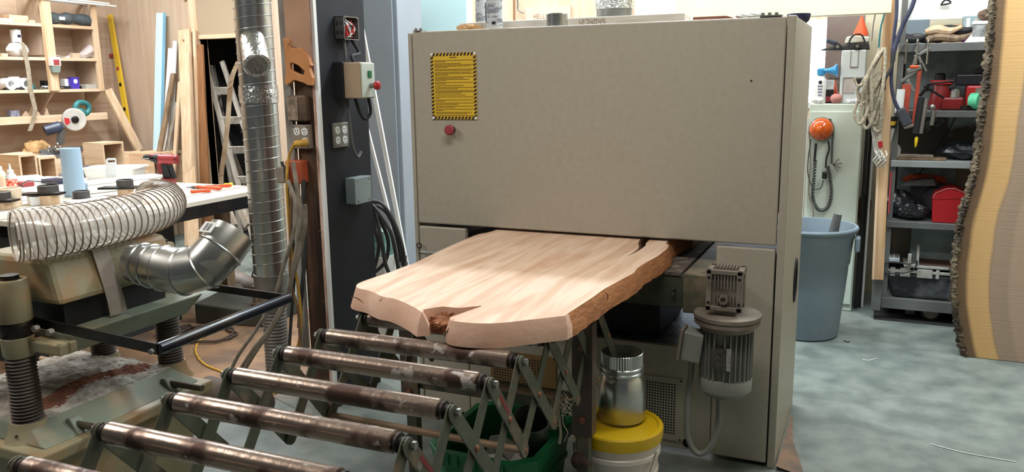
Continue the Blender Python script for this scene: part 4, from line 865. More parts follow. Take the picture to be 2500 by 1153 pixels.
# small tools and scraps scattered on the third shelf
rr = random.Random(21)
for i in range(4):
    u = (34, 84, 128, 90)[i]; q = sp(u, zs[2], .045); L = rr.uniform(.03, .06)
    b = MB().cyl(q + V((0, -L, .012)), q + V((.01, L, .012)), .008, n=8); b.cyl(q + V((0, -L * .3, .012)), q + V((0, L * .4, .012)), .012, n=8)
    solo('bit_holder', b, ('rubber', 'steel', 'galv_dull')[i % 3], ('dark little bit holder on the third shelf beside the fat white roll', 'steel bit holder lying just behind the webbing strap on the third shelf', 'bright bit holder lying on the far side of the centre post, third shelf', 'dark bit holder in front of the black box on the third shelf')[i], 'tool', 'small bits on the third shelf')
# tape measure label and teal tape on centre post
c = V((SXF + .04, yC, 1.86)); tm = thing('tape_dispenser', 'white and red boxed dispenser with grey-green lower end on the centre shelf post', 'dispenser', (SXF + .06, yC, 1.74))
part('body', MB().box(SXF + .04, SXF + .09, yC - .05, yC + .05, 1.79, 1.875), mat('box_offwhite', (222, 208, 196), rough=.5), tm, bevel=.005); part('red_label', MB().box(SXF + .09, SXF + .093, yC - .03, yC + .03, 1.80, 1.85), 'dull_red', tm); part('lower_end', MB().hexa([(SXF + .045, yC - .035, 1.73), (SXF + .08, yC - .035, 1.73), (SXF + .08, yC + .035, 1.73), (SXF + .045, yC + .035, 1.73), (SXF + .04, yC - .045, 1.789), (SXF + .088, yC - .045, 1.789), (SXF + .088, yC + .045, 1.789), (SXF + .04, yC + .045, 1.789)]), mat('sage', (132, 146, 138), rough=.5), tm)
# webbing strap
pts = [at(u, v, x=SXF + .02) for u, v in ((50, 103), (58, 115), (66, 150), (72, 200), (80, 240), (85, 270), (80, 300), (72, 320))]
P = spline(pts, 6); b = MB(); n_ = len(P) - 1
b.sheet(lambda u, v: P[round(u * n_)] + V((.004 * math.sin(u * 20), (v - .5) * .045, 0)), n_, 2, .003)
solo('webbing_strap', b, mat('strap_beige', (206, 194, 172), (180, 168, 146), rough=.9, scale=30), 'beige webbing strap hanging down in front of the shelves', 'strap')
# on the lower rail: socket tool and triangular offcuts
bx_('nail_gun_box', 4, 26, .07, 1.315, mat('tool_bluegrey', (92, 96, 124), (140, 140, 150), scale=20, rough=.4), 'blue-grey metal tool sitting on the lowest shelf', 'tool', dx=.055, d=.06)
for i, (u0, u1, h) in enumerate(((30, 52, .06), (46, 64, .10), (62, 80, .05), (88, 100, .08))):
    y0, y1 = at(u0, 100, x=SXF - .07).y, at(u1, 100, x=SXF - .07).y; b = MB().prism([(SXF - .07, y0, 1.316), (SXF - .07, y1, 1.316), (SXF - .07, y0 + (y1 - y0) * .6, 1.316 + h)], (-.02, 0, 0))
    solo('triangle_offcut', b, 'ply_y', ('low triangular plywood offcut nearest the blue-grey tool', 'tallest triangular plywood offcut on the lowest shelf', 'flat triangular plywood offcut behind the hanging strap', 'triangular plywood offcut nearest the centre gusset')[i], 'offcut', 'triangular offcuts on the lowest shelf')

# ================================================================ workbench below the shelves
wbh = thing('workbench', 'long plywood workbench with pigeonholes along the side wall', 'workbench', (-7.2, 5, 0))
BZ = .93
part('bench_top', MB().box(-7.655, -6.95, 3.7, 6.15, BZ - .03, BZ), 'ply_y', wbh)
part('front_board', MB().box(-6.95, -6.92, 3.7, 6.15, BZ - .16, BZ + .01), 'pine_y', wbh)
part('lower_top', MB().box(-6.92, -6.55, 3.7, 5.9, BZ - .19, BZ - .162), 'pine_y', wbh)
part('carcase', MB().box(-7.6, -6.62, 3.7, 5.9, 0, BZ - .2), 'ply_y', wbh)
b = MB().box(-6.95, -6.6, 6.0, 6.4, BZ - .03, BZ); b.box(-6.95, -6.6, 6.0, 6.02, .55, BZ - .031); b.box(-6.95, -6.6, 6.38, 6.4, .55, BZ - .031); b.box(-6.95, -6.6, 6.02, 6.38, .55, .57)
part('pigeonhole', b, 'pine_x', wbh)
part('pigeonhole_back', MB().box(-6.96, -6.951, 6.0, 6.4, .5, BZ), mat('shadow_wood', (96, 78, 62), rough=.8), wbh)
b = MB().box(-7.655, -6.9, 6.16, 6.52, 0, .5); part('side_box', b, 'ply', wbh)
# jumble of boards on the bench
for i, (u, v, w, l, h, m, lb) in enumerate(((15, 345, .25, .5, .03, 'white', 'white board lying on the bench beneath the hanging strap'), (30, 335, .2, .4, .025, 'grey_wood', 'grey board stacked across the bench beneath the hanging strap'), (20, 330, .16, .34, .02, 'pine_y', 'pale lath topmost on the pile of boards on the bench'), (60, 350, .18, .22, .035, 'white', 'creased white sheet on the bench beside the kraft wrap'))):
    q = at(u, v, x=-7.15); z = BZ + .002 + (0, .032, .059, 0)[i]
    if i == 3: q.y += .12
    solo('bench_board', MB().cbox((q.x, q.y, z + h / 2), (w, l, h), Matrix.Rotation((.1, -.15, .2, .3)[i], 4, 'Z')), m, lb, 'board', 'boards piled on the bench')
q = at(88, 345, x=-7.35); b = MB().ball((q.x, q.y, BZ + .085), .085, (1, 1.6, 1), 14, .12); solo('kraft_wrap', b, mat('kraft', (212, 172, 120), (192, 150, 100), rough=.8, scale=5, bump=.5, bscale=12), 'crumpled ball of brown kraft paper on the bench behind the strap', 'paper')
# mitre saw
ms = thing('mitre_saw', 'mitre saw with teal handle, silver blade guard and blue-grey motor on the bench', 'saw', at(165, 370, x=-7.1))
c = at(181, 292, x=-7.0)
mst = mat('saw_grey', (118, 122, 126), (96, 98, 102), rough=.4, scale=10, metal=.4)
part('blade_guard', MB().lathe([(-.02, .02), (-.02, .1), (-.012, .108), (.012, .108), (.02, .1), (.02, .02)], c, c + V((1, -.35, 0)), 36), mat('guard_silver', (206, 204, 196), (180, 176, 168), rough=.35, metal=.3, scale=9), ms, True)
ax = V((1, -.35, 0)).normalized(); part('arbor', MB().lathe([(.02, .034), (.03, .034), (.034, .026), (.034, .012)], c, c + ax, 20), 'black_steel', ms, True)
sg_ = ax.cross(V((0, 0, 1))); 
part('red_sector', MB().prism([c + ax * .022 + sg_ * math.cos(a) * r * -1 + V((0, 0, math.sin(a) * r)) for r, aa in ((.095, (2.9, 3.2, 3.5, 3.7)), (.05, (3.7, 3.3, 2.9))) for a in aa], ax * .002), 'red', ms)
hp_ = [at(u, v, x=-7.0) for u, v in ((184, 262), (190, 252), (202, 250), (214, 256), (217, 268), (209, 278), (198, 270), (188, 270))]
part('handle', MB().tube(hp_, .025, 10, closed=True, smooth=4), 'teal', ms, True)
m0, m1 = at(108, 320, x=-7.12), at(150, 308, x=-7.06); part('motor', MB().lathe([(0, .035), (.03, .05), (.9, .052), (1, .04)], m0, m1, 24), mat('motor_blue', (58, 66, 88), (44, 50, 66), rough=.4, scale=8), ms, True)
b = MB().bar(m1, c, .05, .05); b.bar(at(152, 316, x=-7.06), at(146, 352, x=-7.1), .06, .05); part('arm', b, mst, ms, bevel=.006)
q = at(160, 366, x=-7.1); part('turntable', MB().lathe([(BZ + .001 - q.z, .12), (BZ + .04 - q.z, .12), (BZ + .045 - q.z, .1)], q, None, 32), mst, ms, True)
part('fence', MB().box(q.x - .03, q.x - .01, q.y - .25, q.y + .3, BZ + .045, BZ + .09), mst, ms, bevel=.004)
b = MB()
for i in range(9): b.ball(V((q.x + random.uniform(-.05, .05), q.y - .1 + random.uniform(-.08, .05), BZ + .07 + random.uniform(0, .07))), .018, n=8)
part('tilt_clamp', b, 'galv_dull', ms, True)
# blue grey saw stand castings in front
q = at(150, 395, x=-6.75); b = MB().box(-6.90, -6.62, q.y - .15, q.y + .45, BZ - .158, BZ - .12); b.box(-6.85, -6.80, q.y + .1, q.y + .38, BZ - .119, BZ - .07); b.cyl((-6.7, q.y, BZ - .119), (-6.7, q.y, BZ - .06), .03)
solo('saw_table', b, mst, 'blue-grey cast saw table lying on the lower bench top behind the blue roll', 'saw table', bevel=.005)

# open pigeonhole boxes standing on the lower bench top
def open_box(u0, u1, v0, v1, x, d, lb, inner):
    y0, y1, z0, z1 = ext(u0, v0, u1, v1, x=x); z0 = BZ - .16; t = thing('open_box', lb, 'box', (x - d / 2, (y0 + y1) / 2, z0), 'open boxes on the lower bench top')
    for nm, q in (('side', (y0, y0 + .018, z0, z1)), ('side', (y1 - .018, y1, z0, z1)), ('top', (y0, y1, z1, z1 + .018)), ('bottom', (y0 + .018, y1 - .018, z0, z0 + .015))): part(nm, MB().box(x - d, x, *q), 'pine_x', t)
    part('back', MB().box(x - d, x - d + .01, y0 + .018, y1 - .018, z0 + .015, z1), inner, t)
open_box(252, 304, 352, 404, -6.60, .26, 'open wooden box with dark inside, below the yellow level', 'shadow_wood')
open_box(48, 92, 382, 432, -6.58, .26, 'open wooden box of grey scraps, nearest the glue bottles', 'grey_wood')
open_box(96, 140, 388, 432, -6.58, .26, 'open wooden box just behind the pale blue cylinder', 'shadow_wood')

# ================================================================ things leaning at the back wall
lv = thing('spirit_level', 'long yellow spirit level leaning in the room corner', 'level', at(318, 332, y=6.3))
a, c = at(318, 336, y=6.35), at(268, 37, y=6.50); part('rail', MB().bar(a, c, .062, .022, (0, 1, 0)), mat('level_yellow', (214, 176, 50), (204, 164, 44), rough=.4, scale=4), lv)
for f_, m in ((.55, 'dull_red'), (.42, 'black'), (.22, 'black')): q = a.lerp(c, f_) + V((0, -.014, 0)); part('vial', MB().bar(q, q + (c - a).normalized() * .035, .03, .004, (0, 1, 0)), m, lv)
q0, q1 = at(245, 137, y=6.52), at(274, 137, y=6.52); solo('red_tape', MB().box(q0.x, q1.x, 6.52, 6.538, q0.z - .02, q0.z + .02), 'dull_red', 'short red strip fixed in the room corner behind the yellow level', 'tape')
def lean(name, u0, v0, u1, v1, w, th, y0, y1, m, lb, cat='board', g='boards leaning on the back wall', up=(0, 1, 0)):
    a, c = at(u0, v0, y=y0), at(u1, v1, y=y1)
    if v0 > 430: d = (c - a).normalized(); a = a + d * ((.003 - a.z) / d.z)
    return solo(name, MB().bar(a, c, w, th, up), m, lb, cat, g)
mat('pale_blue_foam', (196, 226, 234), (186, 218, 228), rough=.7, scale=3); mat('white_edge', (236, 238, 236), rough=.5)
fb = thing('insulation_sheet', 'pale blue insulation panel standing against the back wall', 'panel', at(385, 440, y=6.33))
a, c = at(383, 460, y=6.30), at(393, 32, y=6.48); d = (c - a).normalized(); a = a + d * ((.003 - a.z) / d.z)
part('foam_board', MB().bar(a, c, .10, .03, (0, 1, 0)), 'pale_blue_foam', fb); o_ = V((.053, -.004, 0)); part('edge_strip', MB().bar(a + o_, c + o_, .008, .034, (0, 1, 0)), mat('soft_blue', (130, 184, 212), rough=.6), fb)
lean('leaning_board', 372, 470, 424, 180, .055, .03, 6.05, 6.47, 'old_wood', 'weathered two-by-four slanting in front of the pale blue panel')
lean('leaning_board', 395, 470, 418, 118, .07, .015, 6.30, 6.50, 'white_edge', 'tall narrow white board just behind the slanting two-by-four')
lean('leaning_board', 410, 470, 428, 100, .055, .012, 6.36, 6.51, mat('offwhite_board', (216, 218, 214), rough=.6), 'off-white board reaching highest between blue panel and pine planks')
lean('leaning_board', 385, 480, 432, 250, .05, .02, 6.14, 6.44, 'grey_wood', 'grey weathered lath slanting between the white boards and the pine plank')
lean('leaning_board', 420, 480, 440, 200, .045, .02, 6.2, 6.42, 'pine', 'thin pale lath next to the broad knotty pine plank')
kp = thing('pine_plank', 'broad pale pine plank with knots standing upright at the back wall', 'board', at(455, 440, y=6.3))
a, c = at(466, 480, y=6.22), at(450, 73, y=6.46); d = (c - a).normalized(); a = a + d * ((.003 - a.z) / d.z)
part('plank', MB().bar(a, c, .15, .03, (0, 1, 0)), 'pine', kp)
b = MB()
for f_, s_ in ((.95, .0), (.78, -.02), (.58, .01), (.36, .0)): q = a.lerp(c, f_) + V((s_, -.0165, 0)); b.lathe([(0, .013), (.001, .012), (.002, .004)], q, q + V((0, -1, 0)), 12)
part('knots', b, mat('knot', (150, 100, 66), rough=.7), kp, True)
lean('pine_plank', 462, 480, 452, 130, .13, .03, 6.15, 6.38, 'pine', 'shorter knotty pine plank standing in front of the broad one'); lean('pine_plank', 466, 480, 459, 362, .13, .03, 6.1, 6.28, 'pine', 'shortest pine plank, foremost of those beside the doorway')
lean('brown_board', 502, 480, 486, 110, .11, .02, 6.3, 6.48, 'brown_wood', 'reddish brown board standing against the doorway frame')
lean('pale_strip', 487, 480, 474, 70, .03, .02, 6.3, 6.47, 'pine', 'slim pale strip standing between pine plank and brown board')
# store room: ladders and a shiny strip
wood('pale_grey_wood', (206, 198, 184), (170, 158, 144), 'z', 3)
def ladder(u0, v0, u1, v1, w, y0, y1, m, lb):
    a, c = at(u0, v0, y=y0), at(u1, v1, y=y1); d = (c - a).normalized(); a = a + d * ((.003 - a.z) / d.z); t = thing('step_ladder', lb, 'ladder', a, 'ladders in the dark doorway')
    W_ = V((w, .1, 0))
    part('rail', MB().bar(a, c, .05, .025, (0, 1, 0)), m, t); part('rail', MB().bar(a + W_ * 1.6, c + W_, .05, .025, (0, 1, 0)), m, t)
    for k in range(1, 6): f_ = k / 6; part('rung', MB().bar(a.lerp(c, f_), (a + W_ * 1.6).lerp(c + W_, f_), .08, .02, (0, 1, .4)), m, t)
ladder(590, 480, 500, 150, .14, 6.60, 6.72, 'pale_grey_wood', 'old wooden step ladder, tallest one inside the dark doorway')
ladder(572, 480, 512, 160, -.06, 6.78, 6.86, 'pale_grey_wood', 'second narrow wooden ladder deeper in the dark doorway')
pts = [at(u, v, y=6.40) for u, v in ((540, 640), (540, 470), (541, 420), (548, 370), (556, 300), (560, 240), (566, 190), (582, 150))]
P = spline(pts, 6); n_ = len(P) - 1; b = MB().sheet(lambda u, v: P[round(u * n_)] + V(((v - .5) * .055, (v - .5) * .01, 0)), n_, 1, .003)
solo('metal_strip', b, mat('brass_strip', (226, 206, 176), (176, 146, 116), rough=.25, metal=.3, scale=5), 'long shiny curved metal strip hanging down in front of the dark doorway', 'strip', smooth=True)
for x in (-5.75, -6.1): pass
solo('fallen_lath', MB().bar(at(600, 455, y=6.9), at(552, 330, y=7.1), .05, .02, (0, 1, 0)), 'grey_wood', 'short grey lath slanting low inside the dark doorway', 'lath')

# ================================================================ assembly table and what lies on it
TZ = .88
c1, c2 = at(608, 468, z=TZ), at(430, 440, z=TZ); TX0, TX1, TY0, TY1 = -6.2, -3.88, 2.9, 4.56
at_ = thing('assembly_table', 'large pale topped table with dark apron behind the clear hose', 'table', (-5, 3.7, 0))
part('table_top', MB().box(TX0, TX1, TY0, TY1, TZ - .03, TZ), mat('pale_top', (214, 200, 180), (230, 224, 214), rough=.35, scale=2), at_, bevel=.003)
b = MB()
for k in range(4): x = TX1 - .22 - k * .3; b.box(x, x + .006, TY0, TY1, TZ, TZ + .0012)
part('inlaid_lines', b, 'black_steel', at_)
part('apron', MB().box(TX1 - .03, TX1 - .004, TY0, TY1 - .01, TZ - .11, TZ - .031), 'black_steel', at_); part('apron', MB().box(TX0, TX1 - .031, TY1 - .03, TY1 - .01, TZ - .11, TZ - .031), 'black_steel', at_)
for x, y in ((TX1 - .2, TY0 + .05), (TX1 - .38, TY1 - .12), (TX0 + .1, TY1 - .12), (TX0 + .1, TY0 + .05)): part('leg', MB().box(x - .04, x + .04, y - .04, y + .04, 0, TZ - .031), 'old_wood', at_)
part('lower_cabinet', MB().box(TX0 + .2, TX1 - .45, TY0 + .1, TY1 - .5, .0, TZ - .12), mat('cab_dark', (44, 44, 46), rough=.6), at_)
def tp(u, v, dz=0): p = at(u, v, z=TZ); p.z += .0015 + dz; return p
# blue roll
q = tp(184, 478); br = thing('foam_roller', 'tall pale blue cylinder standing on the table', 'cylinder', q)
part('tube', MB().lathe([(0, .062), (.003, .065), (.315, .061), (.318, .056), (.30, .05)], q, None, 36), mat('paper_blue', (168, 196, 218), (158, 188, 212), rough=.6, scale=2), br, True)
# drill
q = tp(410, 452); dd = thing('cordless_drill', 'red and black cordless drill standing on its battery on the table', 'drill', q)
ux = MW @ V((1, 0, 0)); ux = V((ux.x, ux.y, 0)).normalized(); uy = V((0, 0, 1)).cross(ux)
def dl(a, h, s_=0): return q + ux * a + V((0, 0, h)) + uy * s_
part('battery', MB().bar(dl(-.05, .03), dl(.05, .022), .085, .05), 'dark_red', dd, bevel=.006)
part('grip', MB().hexa([dl(-.022, .05, -.02), dl(.03, .05, -.02), dl(.03, .05, .02), dl(-.022, .05, .02), dl(-.035, .16, -.018), dl(.012, .16, -.018), dl(.012, .16, .018), dl(-.035, .16, .018)]), 'rubber', dd, bevel=.008)
part('grip', MB().bar(dl(.055, .045), dl(.025, .16), .03, .03), 'rubber', dd, bevel=.006)
part('motor_body', MB().lathe([(0, .028), (.04, .036), (.85, .038), (.9, .034), (1, .03)], dl(-.05, .19), dl(.07, .185), 24), mat('drill_red', (150, 44, 46), rough=.4), dd, True); part('rear_cap', MB().lathe([(0, .032), (.7, .034), (1, .024)], dl(.07, .185), dl(.095, .184), 24), 'dark_red', dd, True)
part('clutch_ring', MB().lathe([(0, .034), (1, .031)], dl(-.075, .191), dl(-.05, .19), 20), 'rubber', dd, True); part('chuck', MB().lathe([(0, .012), (.3, .022), (1, .027)], dl(-.115, .193), dl(-.075, .191), 20), 'black_steel', dd, True); part('drill_bit', MB().cyl(dl(-.18, .195), dl(-.115, .193), .004, n=8), 'steel', dd, True)
q = tp(345, 454); b = MB()
# second drill lying behind the first
q2 = tp(365, 450); d2 = thing('cordless_drill', 'second red and black drill, standing behind with its chuck pointing at the shelves', 'drill', q2)
def dm(a, h): return q2 + ux * a + uy * .13 + V((0, 0, h))
part('motor_body', MB().lathe([(0, .024), (.1, .034), (1, .034)], dm(-.03, .185), dm(.05, .18), 20), 'dark_red', d2, True); part('chuck', MB().lathe([(0, .008), (.3, .02), (1, .024)], dm(-.085, .188), dm(-.03, .185), 20), 'rubber', d2, True); part('grip', MB().bar(dm(.05, .04), dm(.02, .17), .035, .035), 'dark_red', d2, bevel=.006); part('battery', MB().bar(dm(.0, .02), dm(.09, .02), .07, .038), 'rubber', d2, bevel=.005)
# white plastic tote and hang card
q = tp(284, 438); tt = thing('plastic_tote', 'shallow white translucent plastic tote on the table', 'tote', q)
def rect(w, d, z, r=.03):
    o = []
    for sx, sy, a0 in ((1, 1, 0), (-1, 1, 1), (-1, -1, 2), (1, -1, 3)):
        for k in range(4): a = (a0 + k / 3) * PI / 2; o.append(q + ux * (sx * (w / 2 - r) + r * math.cos(a)) + uy * (sy * (d / 2 - r) + r * math.sin(a)) + V((0, 0, z)))
    return o
part('tub', MB().rings([rect(.36, .22, 0), rect(.39, .25, .085), rect(.43, .28, .088), rect(.43, .28, .10), rect(.39, .25, .10), rect(.355, .215, .006)]), mat('tote_white', (236, 236, 232), rough=.3, alpha=.85), tt, True)
b = MB(); b.cbox(q + ux * -.08 + V((0, 0, .03)) - uy * .05, (.07, .04, .04)); part('orange_contents', b, 'pine', tt)
q = tp(270, 462); hc = thing('hang_card', 'white hang card propped against the plastic tote', 'card', q)
b = plate([(258, 390), (262, 386), (280, 386), (283, 390), (285, 432), (258, 434)], [(262, 392), (281, 391), (281, 396), (263, 397)], q.y, .003); part('card', b, 'white_edge', hc)
# long white bar/box across the table
a, c = tp(205, 474, .03), tp(388, 452, .03); wbx = thing('white_box', 'long low white box lying across the table in front of the tote', 'box', tp(290, 465))
part('box', MB().bar(a, c, .12, .06), 'white_plastic', wbx, bevel=.006); part('lid', MB().bar(a + V((0, 0, .041)), c + V((0, 0, .041)), .13, .02), 'white_plastic', wbx, bevel=.004)
# black pipe flanges on wooden blocks
def flange(u, v, r, lb, blk=.05, plate_=True):
    q = tp(u, v); t = thing('pipe_flange', lb, 'flange', q, 'dark pipe flanges on the table')
    if blk: part('wood_block', MB().lathe([(0, r * .95), (blk, r * .95)], q, None, 28), 'pine', t, True)
    if plate_: part('clamp_plate', MB().bar(q + ux * -.16 + V((0, 0, blk + .008)), q + ux * .08 + V((0, 0, blk + .008)), .10, .012), 'black_steel', t)
    part('collar', MB().lathe([(blk + .015, r + .01), (blk + .02, r), (blk + .06, r), (blk + .062, r - .008), (blk + .02, r - .008)], q, None, 32), mat('iron_grey', (84, 80, 76), (66, 62, 60), rough=.5, metal=.3, scale=10), t, True)
    return t
flange(122, 498, .060, 'dark pipe flange clamped on a wooden disc, left of the blue cylinder', .055)
flange(308, 478, .052, 'dark pipe flange with flat bar, standing between blue cylinder and drill', .045)
flange(200, 490, .05, 'low dark pipe flange right at the foot of the blue cylinder', .0, False)
flange(8, 510, .05, 'dark pipe collar at the edge of the view, beyond the clear hose', .04)
# brass ring tool lying
pts = [tp(u, v, .07) for u, v in ((55, 478), (70, 466), (120, 470), (160, 462), (196, 462), (200, 452))]; solo('bent_rod', MB().tube(pts, .004, 6), 'black_steel', 'thin bent steel rod lying over the pipe flange beside the blue cylinder', 'rod')
# glue bottles
def bottle(u, v, h, r, lb, label_m, cap='white_plastic', body='white_plastic'):
    q = tp(u, v); t = thing('glue_bottle', lb, 'bottle', q)
    part('body', MB().lathe([(0, r * .9), (.006, r), (h * .55, r), (h * .66, r * .55), (h * .68, r * .5)], q, None, 24), body, t, True)
    part('cap', MB().lathe([(h * .68, r * .62), (h * .76, r * .6), (h * .78, r * .3), (h, r * .1)], q, None, 20), cap, t, True)
    part('label', MB().lathe([(h * .12, r * 1.01), (h * .45, r * 1.01)], q, None, 24, cap=False), label_m, t, True)
bottle(31, 466, .19, .034, 'glue bottle with white nozzle and orange-red label on the table', mat('label_red', (226, 70, 40), (240, 200, 180), scale=60, rough=.4, lo=.45, hi=.55))
bottle(2, 465, .22, .042, 'pale bottle with plain cap beside the orange-labelled glue bottle', mat('label_cream', (236, 214, 186), rough=.4), body=mat('cream_plastic', (238, 218, 190), rough=.4))
q = tp(22, 505); cb_ = thing('cream_tub', 'cream plastic tub on the table behind the near end of the clear hose', 'tub', q)
part('tub', MB().lathe([(0, .07), (.10, .078), (.11, .08), (.115, .075), (.11, .07), (.02, .065)], q, None, 28), 'cream_plastic', cb_, True)
q = tp(345, 498); part('tub', MB().lathe([(0, .05), (.03, .06), (.032, .055), (.01, .045)], q, None, 24), 'cream_plastic', thing('cream_dish', 'shallow cream dish behind the top of the clear hose', 'dish', q), True)
# papers, blue plastic, sheet
for i, (u, v, w, d, h, m, lb, nm) in enumerate(((120, 470, .5, .3, .02, 'white', 'stack of white paper beneath the pale blue cylinder', 'paper_stack'), (250, 500, .55, .25, .015, 'white_edge', 'white sheet lying on the near part of the table', 'white_sheet'), (80, 440, .6, .2, .012, 'white_edge', 'long white sheet at the far side of the table', 'long_white_sheet'), (140, 448, .25, .12, .03, 'navy', 'small dark blue box just behind the pale blue cylinder', 'blue_box'), (60, 455, .12, .08, .03, 'dull_red', 'little red box behind the orange-labelled glue bottle', 'red_box'), (85, 500, .09, .06, .05, 'white_plastic', 'small white block in front of the clamped pipe flange', 'white_block'))):
    q = tp(u, v); M_ = Matrix.Rotation(-.41 + (.0, .1, .0, .2, .3, 0)[i], 4, 'Z'); solo(nm, MB().cbox((q.x, q.y, q.z + h / 2), (w, d, h), M_), m, lb, 'paper' if 'paper' in nm or 'sheet' in nm else 'box')
# pliers / screwdrivers with orange handles
def driver(u0, v0, u1, v1, m, lb, cat, bit=True):
    a, c = tp(u0, v0, .014), tp(u1, v1, .014); t = thing(cat.replace(' ', '_'), lb, cat, a)
    part('handle', MB().lathe([(0, .006), (.05, .013), (.5, .010), (.9, .013), (1, .009)], a, c, 14), m, t, True)
    if bit: d = (a - c).normalized(); part('shaft', MB().lathe([(0, .006), (.4, .006), (.5, .004), (1, .003)], a, a + d * .09 - V((0, 0, .008)), 8), 'black_steel', t, True)
driver(478, 462, 540, 466, 'orange', 'orange handled screwdriver lying nearest the drill', 'screwdriver'); driver(500, 462, 565, 458, 'orange', 'orange-red handled pliers lying behind the screwdriver', 'pliers'); driver(465, 474, 515, 471, 'orange', 'plain orange marker lying at the table edge', 'marker', False); driver(548, 457, 568, 455, 'yellow', 'short yellow ended tool at the tip of the orange pliers', 'tool', False)
q = tp(355, 462); b = MB(); b.tube([q + ux * (i * .008) + V((0, 0, .012 + .004 * (i % 2))) for i in range(14)], .005, 6); solo('auger_bit', b, 'rubber', 'dark twisted auger bit lying on the table in front of the white box', 'drill bit')
# dark ring on the floor under the table
q = at(545, 560, x=-3.95); rg = MB().lathe([(0, .12), (0, .15), (.09, .15), (.09, .12), (0, .12)], (-4.05, 4.62, .155), (-4.05, 5.62, .155), 36, cap=False)
solo('rubber_wheel', rg, mat('tyre', (56, 54, 52), rough=.6), 'dark round ring standing on the floor at the table end', 'ring', smooth=True)
for i, (u, w_) in enumerate(((560, .05), (590, .06))):
    solo('floor_lath', MB().bar(at(u - 10, 492, y=5.4), at(u + 14, 552, y=5.3), w_, .03, (0, 1, 0)), 'grey_wood', ('pale lath end beyond the table, nearest the dark ring', 'second pale lath end beyond the table, nearest the spiral duct')[i], 'lath')

# ================================================================ behind the post
q0, q1 = at(893, 300, y=4.75), at(978, 300, y=4.75)
gc = thing('grey_cabinet', 'tall grey steel cabinet standing behind the timber post', 'cabinet', ((q0.x + q1.x) / 2, 4.95, 0))
part('body', MB().box(q0.x, q1.x, 4.76, 5.08, 0, 2.6), mat('cabinet_grey', (142, 150, 158), (134, 142, 150), rough=.4, scale=2), gc, bevel=.006); part('door', MB().box(q0.x + .004, q1.x - .03, 4.745, 4.758, .05, 2.58), 'cabinet_grey', gc, bevel=.004)
q0, q1 = at(950, 100, y=5.55), at(1139, 30, y=5.55)
cp = thing('cold_panel', 'wide pale cyan insulated panel standing behind the sander', 'panel', ((q0.x + q1.x) / 2, 5.6, 0))
part('panel', MB().box(q0.x, q1.x, 5.55, 5.65, 0, 2.7), mat('cyan_panel', (186, 214, 214), (180, 208, 210), rough=.45, scale=1), cp, bevel=.004)
xq = at(996, 60, y=5.54).x; part('seam', MB().box(xq - .006, xq + .006, 5.54, 5.549, 1.3, 2.65), 'black_steel', cp); part('latch', MB().box(xq - .03, xq + .03, 5.52, 5.539, 1.95, 2.2), 'steel', cp, bevel=.004)
q = at(997, 368, y=5.1); solo('black_case', MB().box(q.x - .05, q.x + .12, 5.1, 5.35, q.z - .12, q.z + .12), 'navy', 'dark blue-black case beside the sander, below the cyan panel', 'case', bevel=.01)
solo('carton_stack', MB().box(q.x - .06, q.x + .12, 5.1, 5.35, 0, q.z - .121), mat('taupe', (128, 112, 104), (112, 98, 92), rough=.8, scale=3), 'stack of taupe cartons beside the sander under the black case', 'carton stack')
q = at(1001, 437, y=5.09); solo('brown_label', MB().box(q.x - .03, q.x + .05, 5.092, 5.098, q.z - .05, q.z + .05), 'brown_wood', 'brown printed panel on the front of the taupe carton stack', 'label')
# stack of brown cartons and bricks seen beside the black board
xa, xb = at(868, 200, y=5.35).x, at(902, 200, y=5.35).x
rr = random.Random(9); z = .003; k = 0
while z < 2.4:
    h = .40; solo('stacked_carton', MB().box(xa - .3, xb + rr.uniform(-.01, .01), 5.3, 5.5, z, z + h - .006), ('cardboard', 'brown_wood', 'pine_x')[k % 3], ('lowest', 'second lowest', 'third lowest', 'third highest', 'second highest', 'topmost')[k] + ' brown carton in the tall stack between black post and grey cabinet', 'carton', 'tall stack of brown cartons behind the post'); z += h; k += 1
for i, (a, c, lb) in enumerate((((868, -20), (985, 600), 'long white trim leaning behind the post, outermost of three'), ((862, 180), (960, 560), 'thin white trim leaning between post and grey cabinet, lowest of three'), ((893, 130), (975, 560), 'white trim crossing the grey cabinet, steepest of three'))):
    A, C = at(*a, y=4.1 + .05 * i), at(*c, y=4.0 + .05 * i); d = (C - A).normalized(); C = A + d * ((.003 - A.z) / d.z)
    solo('white_trim', MB().bar(A, C, .018, .012, (0, 1, 0)), 'white_edge', lb, 'trim', 'white trims leaning behind the post')
q = at(919, 590, y=3.9); solo('green_carton', MB().box(q.x - .05, q.x + .05, 3.9, 4.0, q.z - .09, q.z + .06), mat('green_box', (60, 116, 104), (150, 180, 170), scale=14, rough=.5), 'small green and grey carton glimpsed behind the coiled cable', 'carton'); solo('white_carton', MB().box(q.x - .09, q.x + .06, 3.88, 4.02, 0, q.z - .091), mat('carton_white', (206, 206, 200), (170, 170, 166), scale=12, rough=.6), 'tall white printed carton under the green one behind the cable', 'carton')

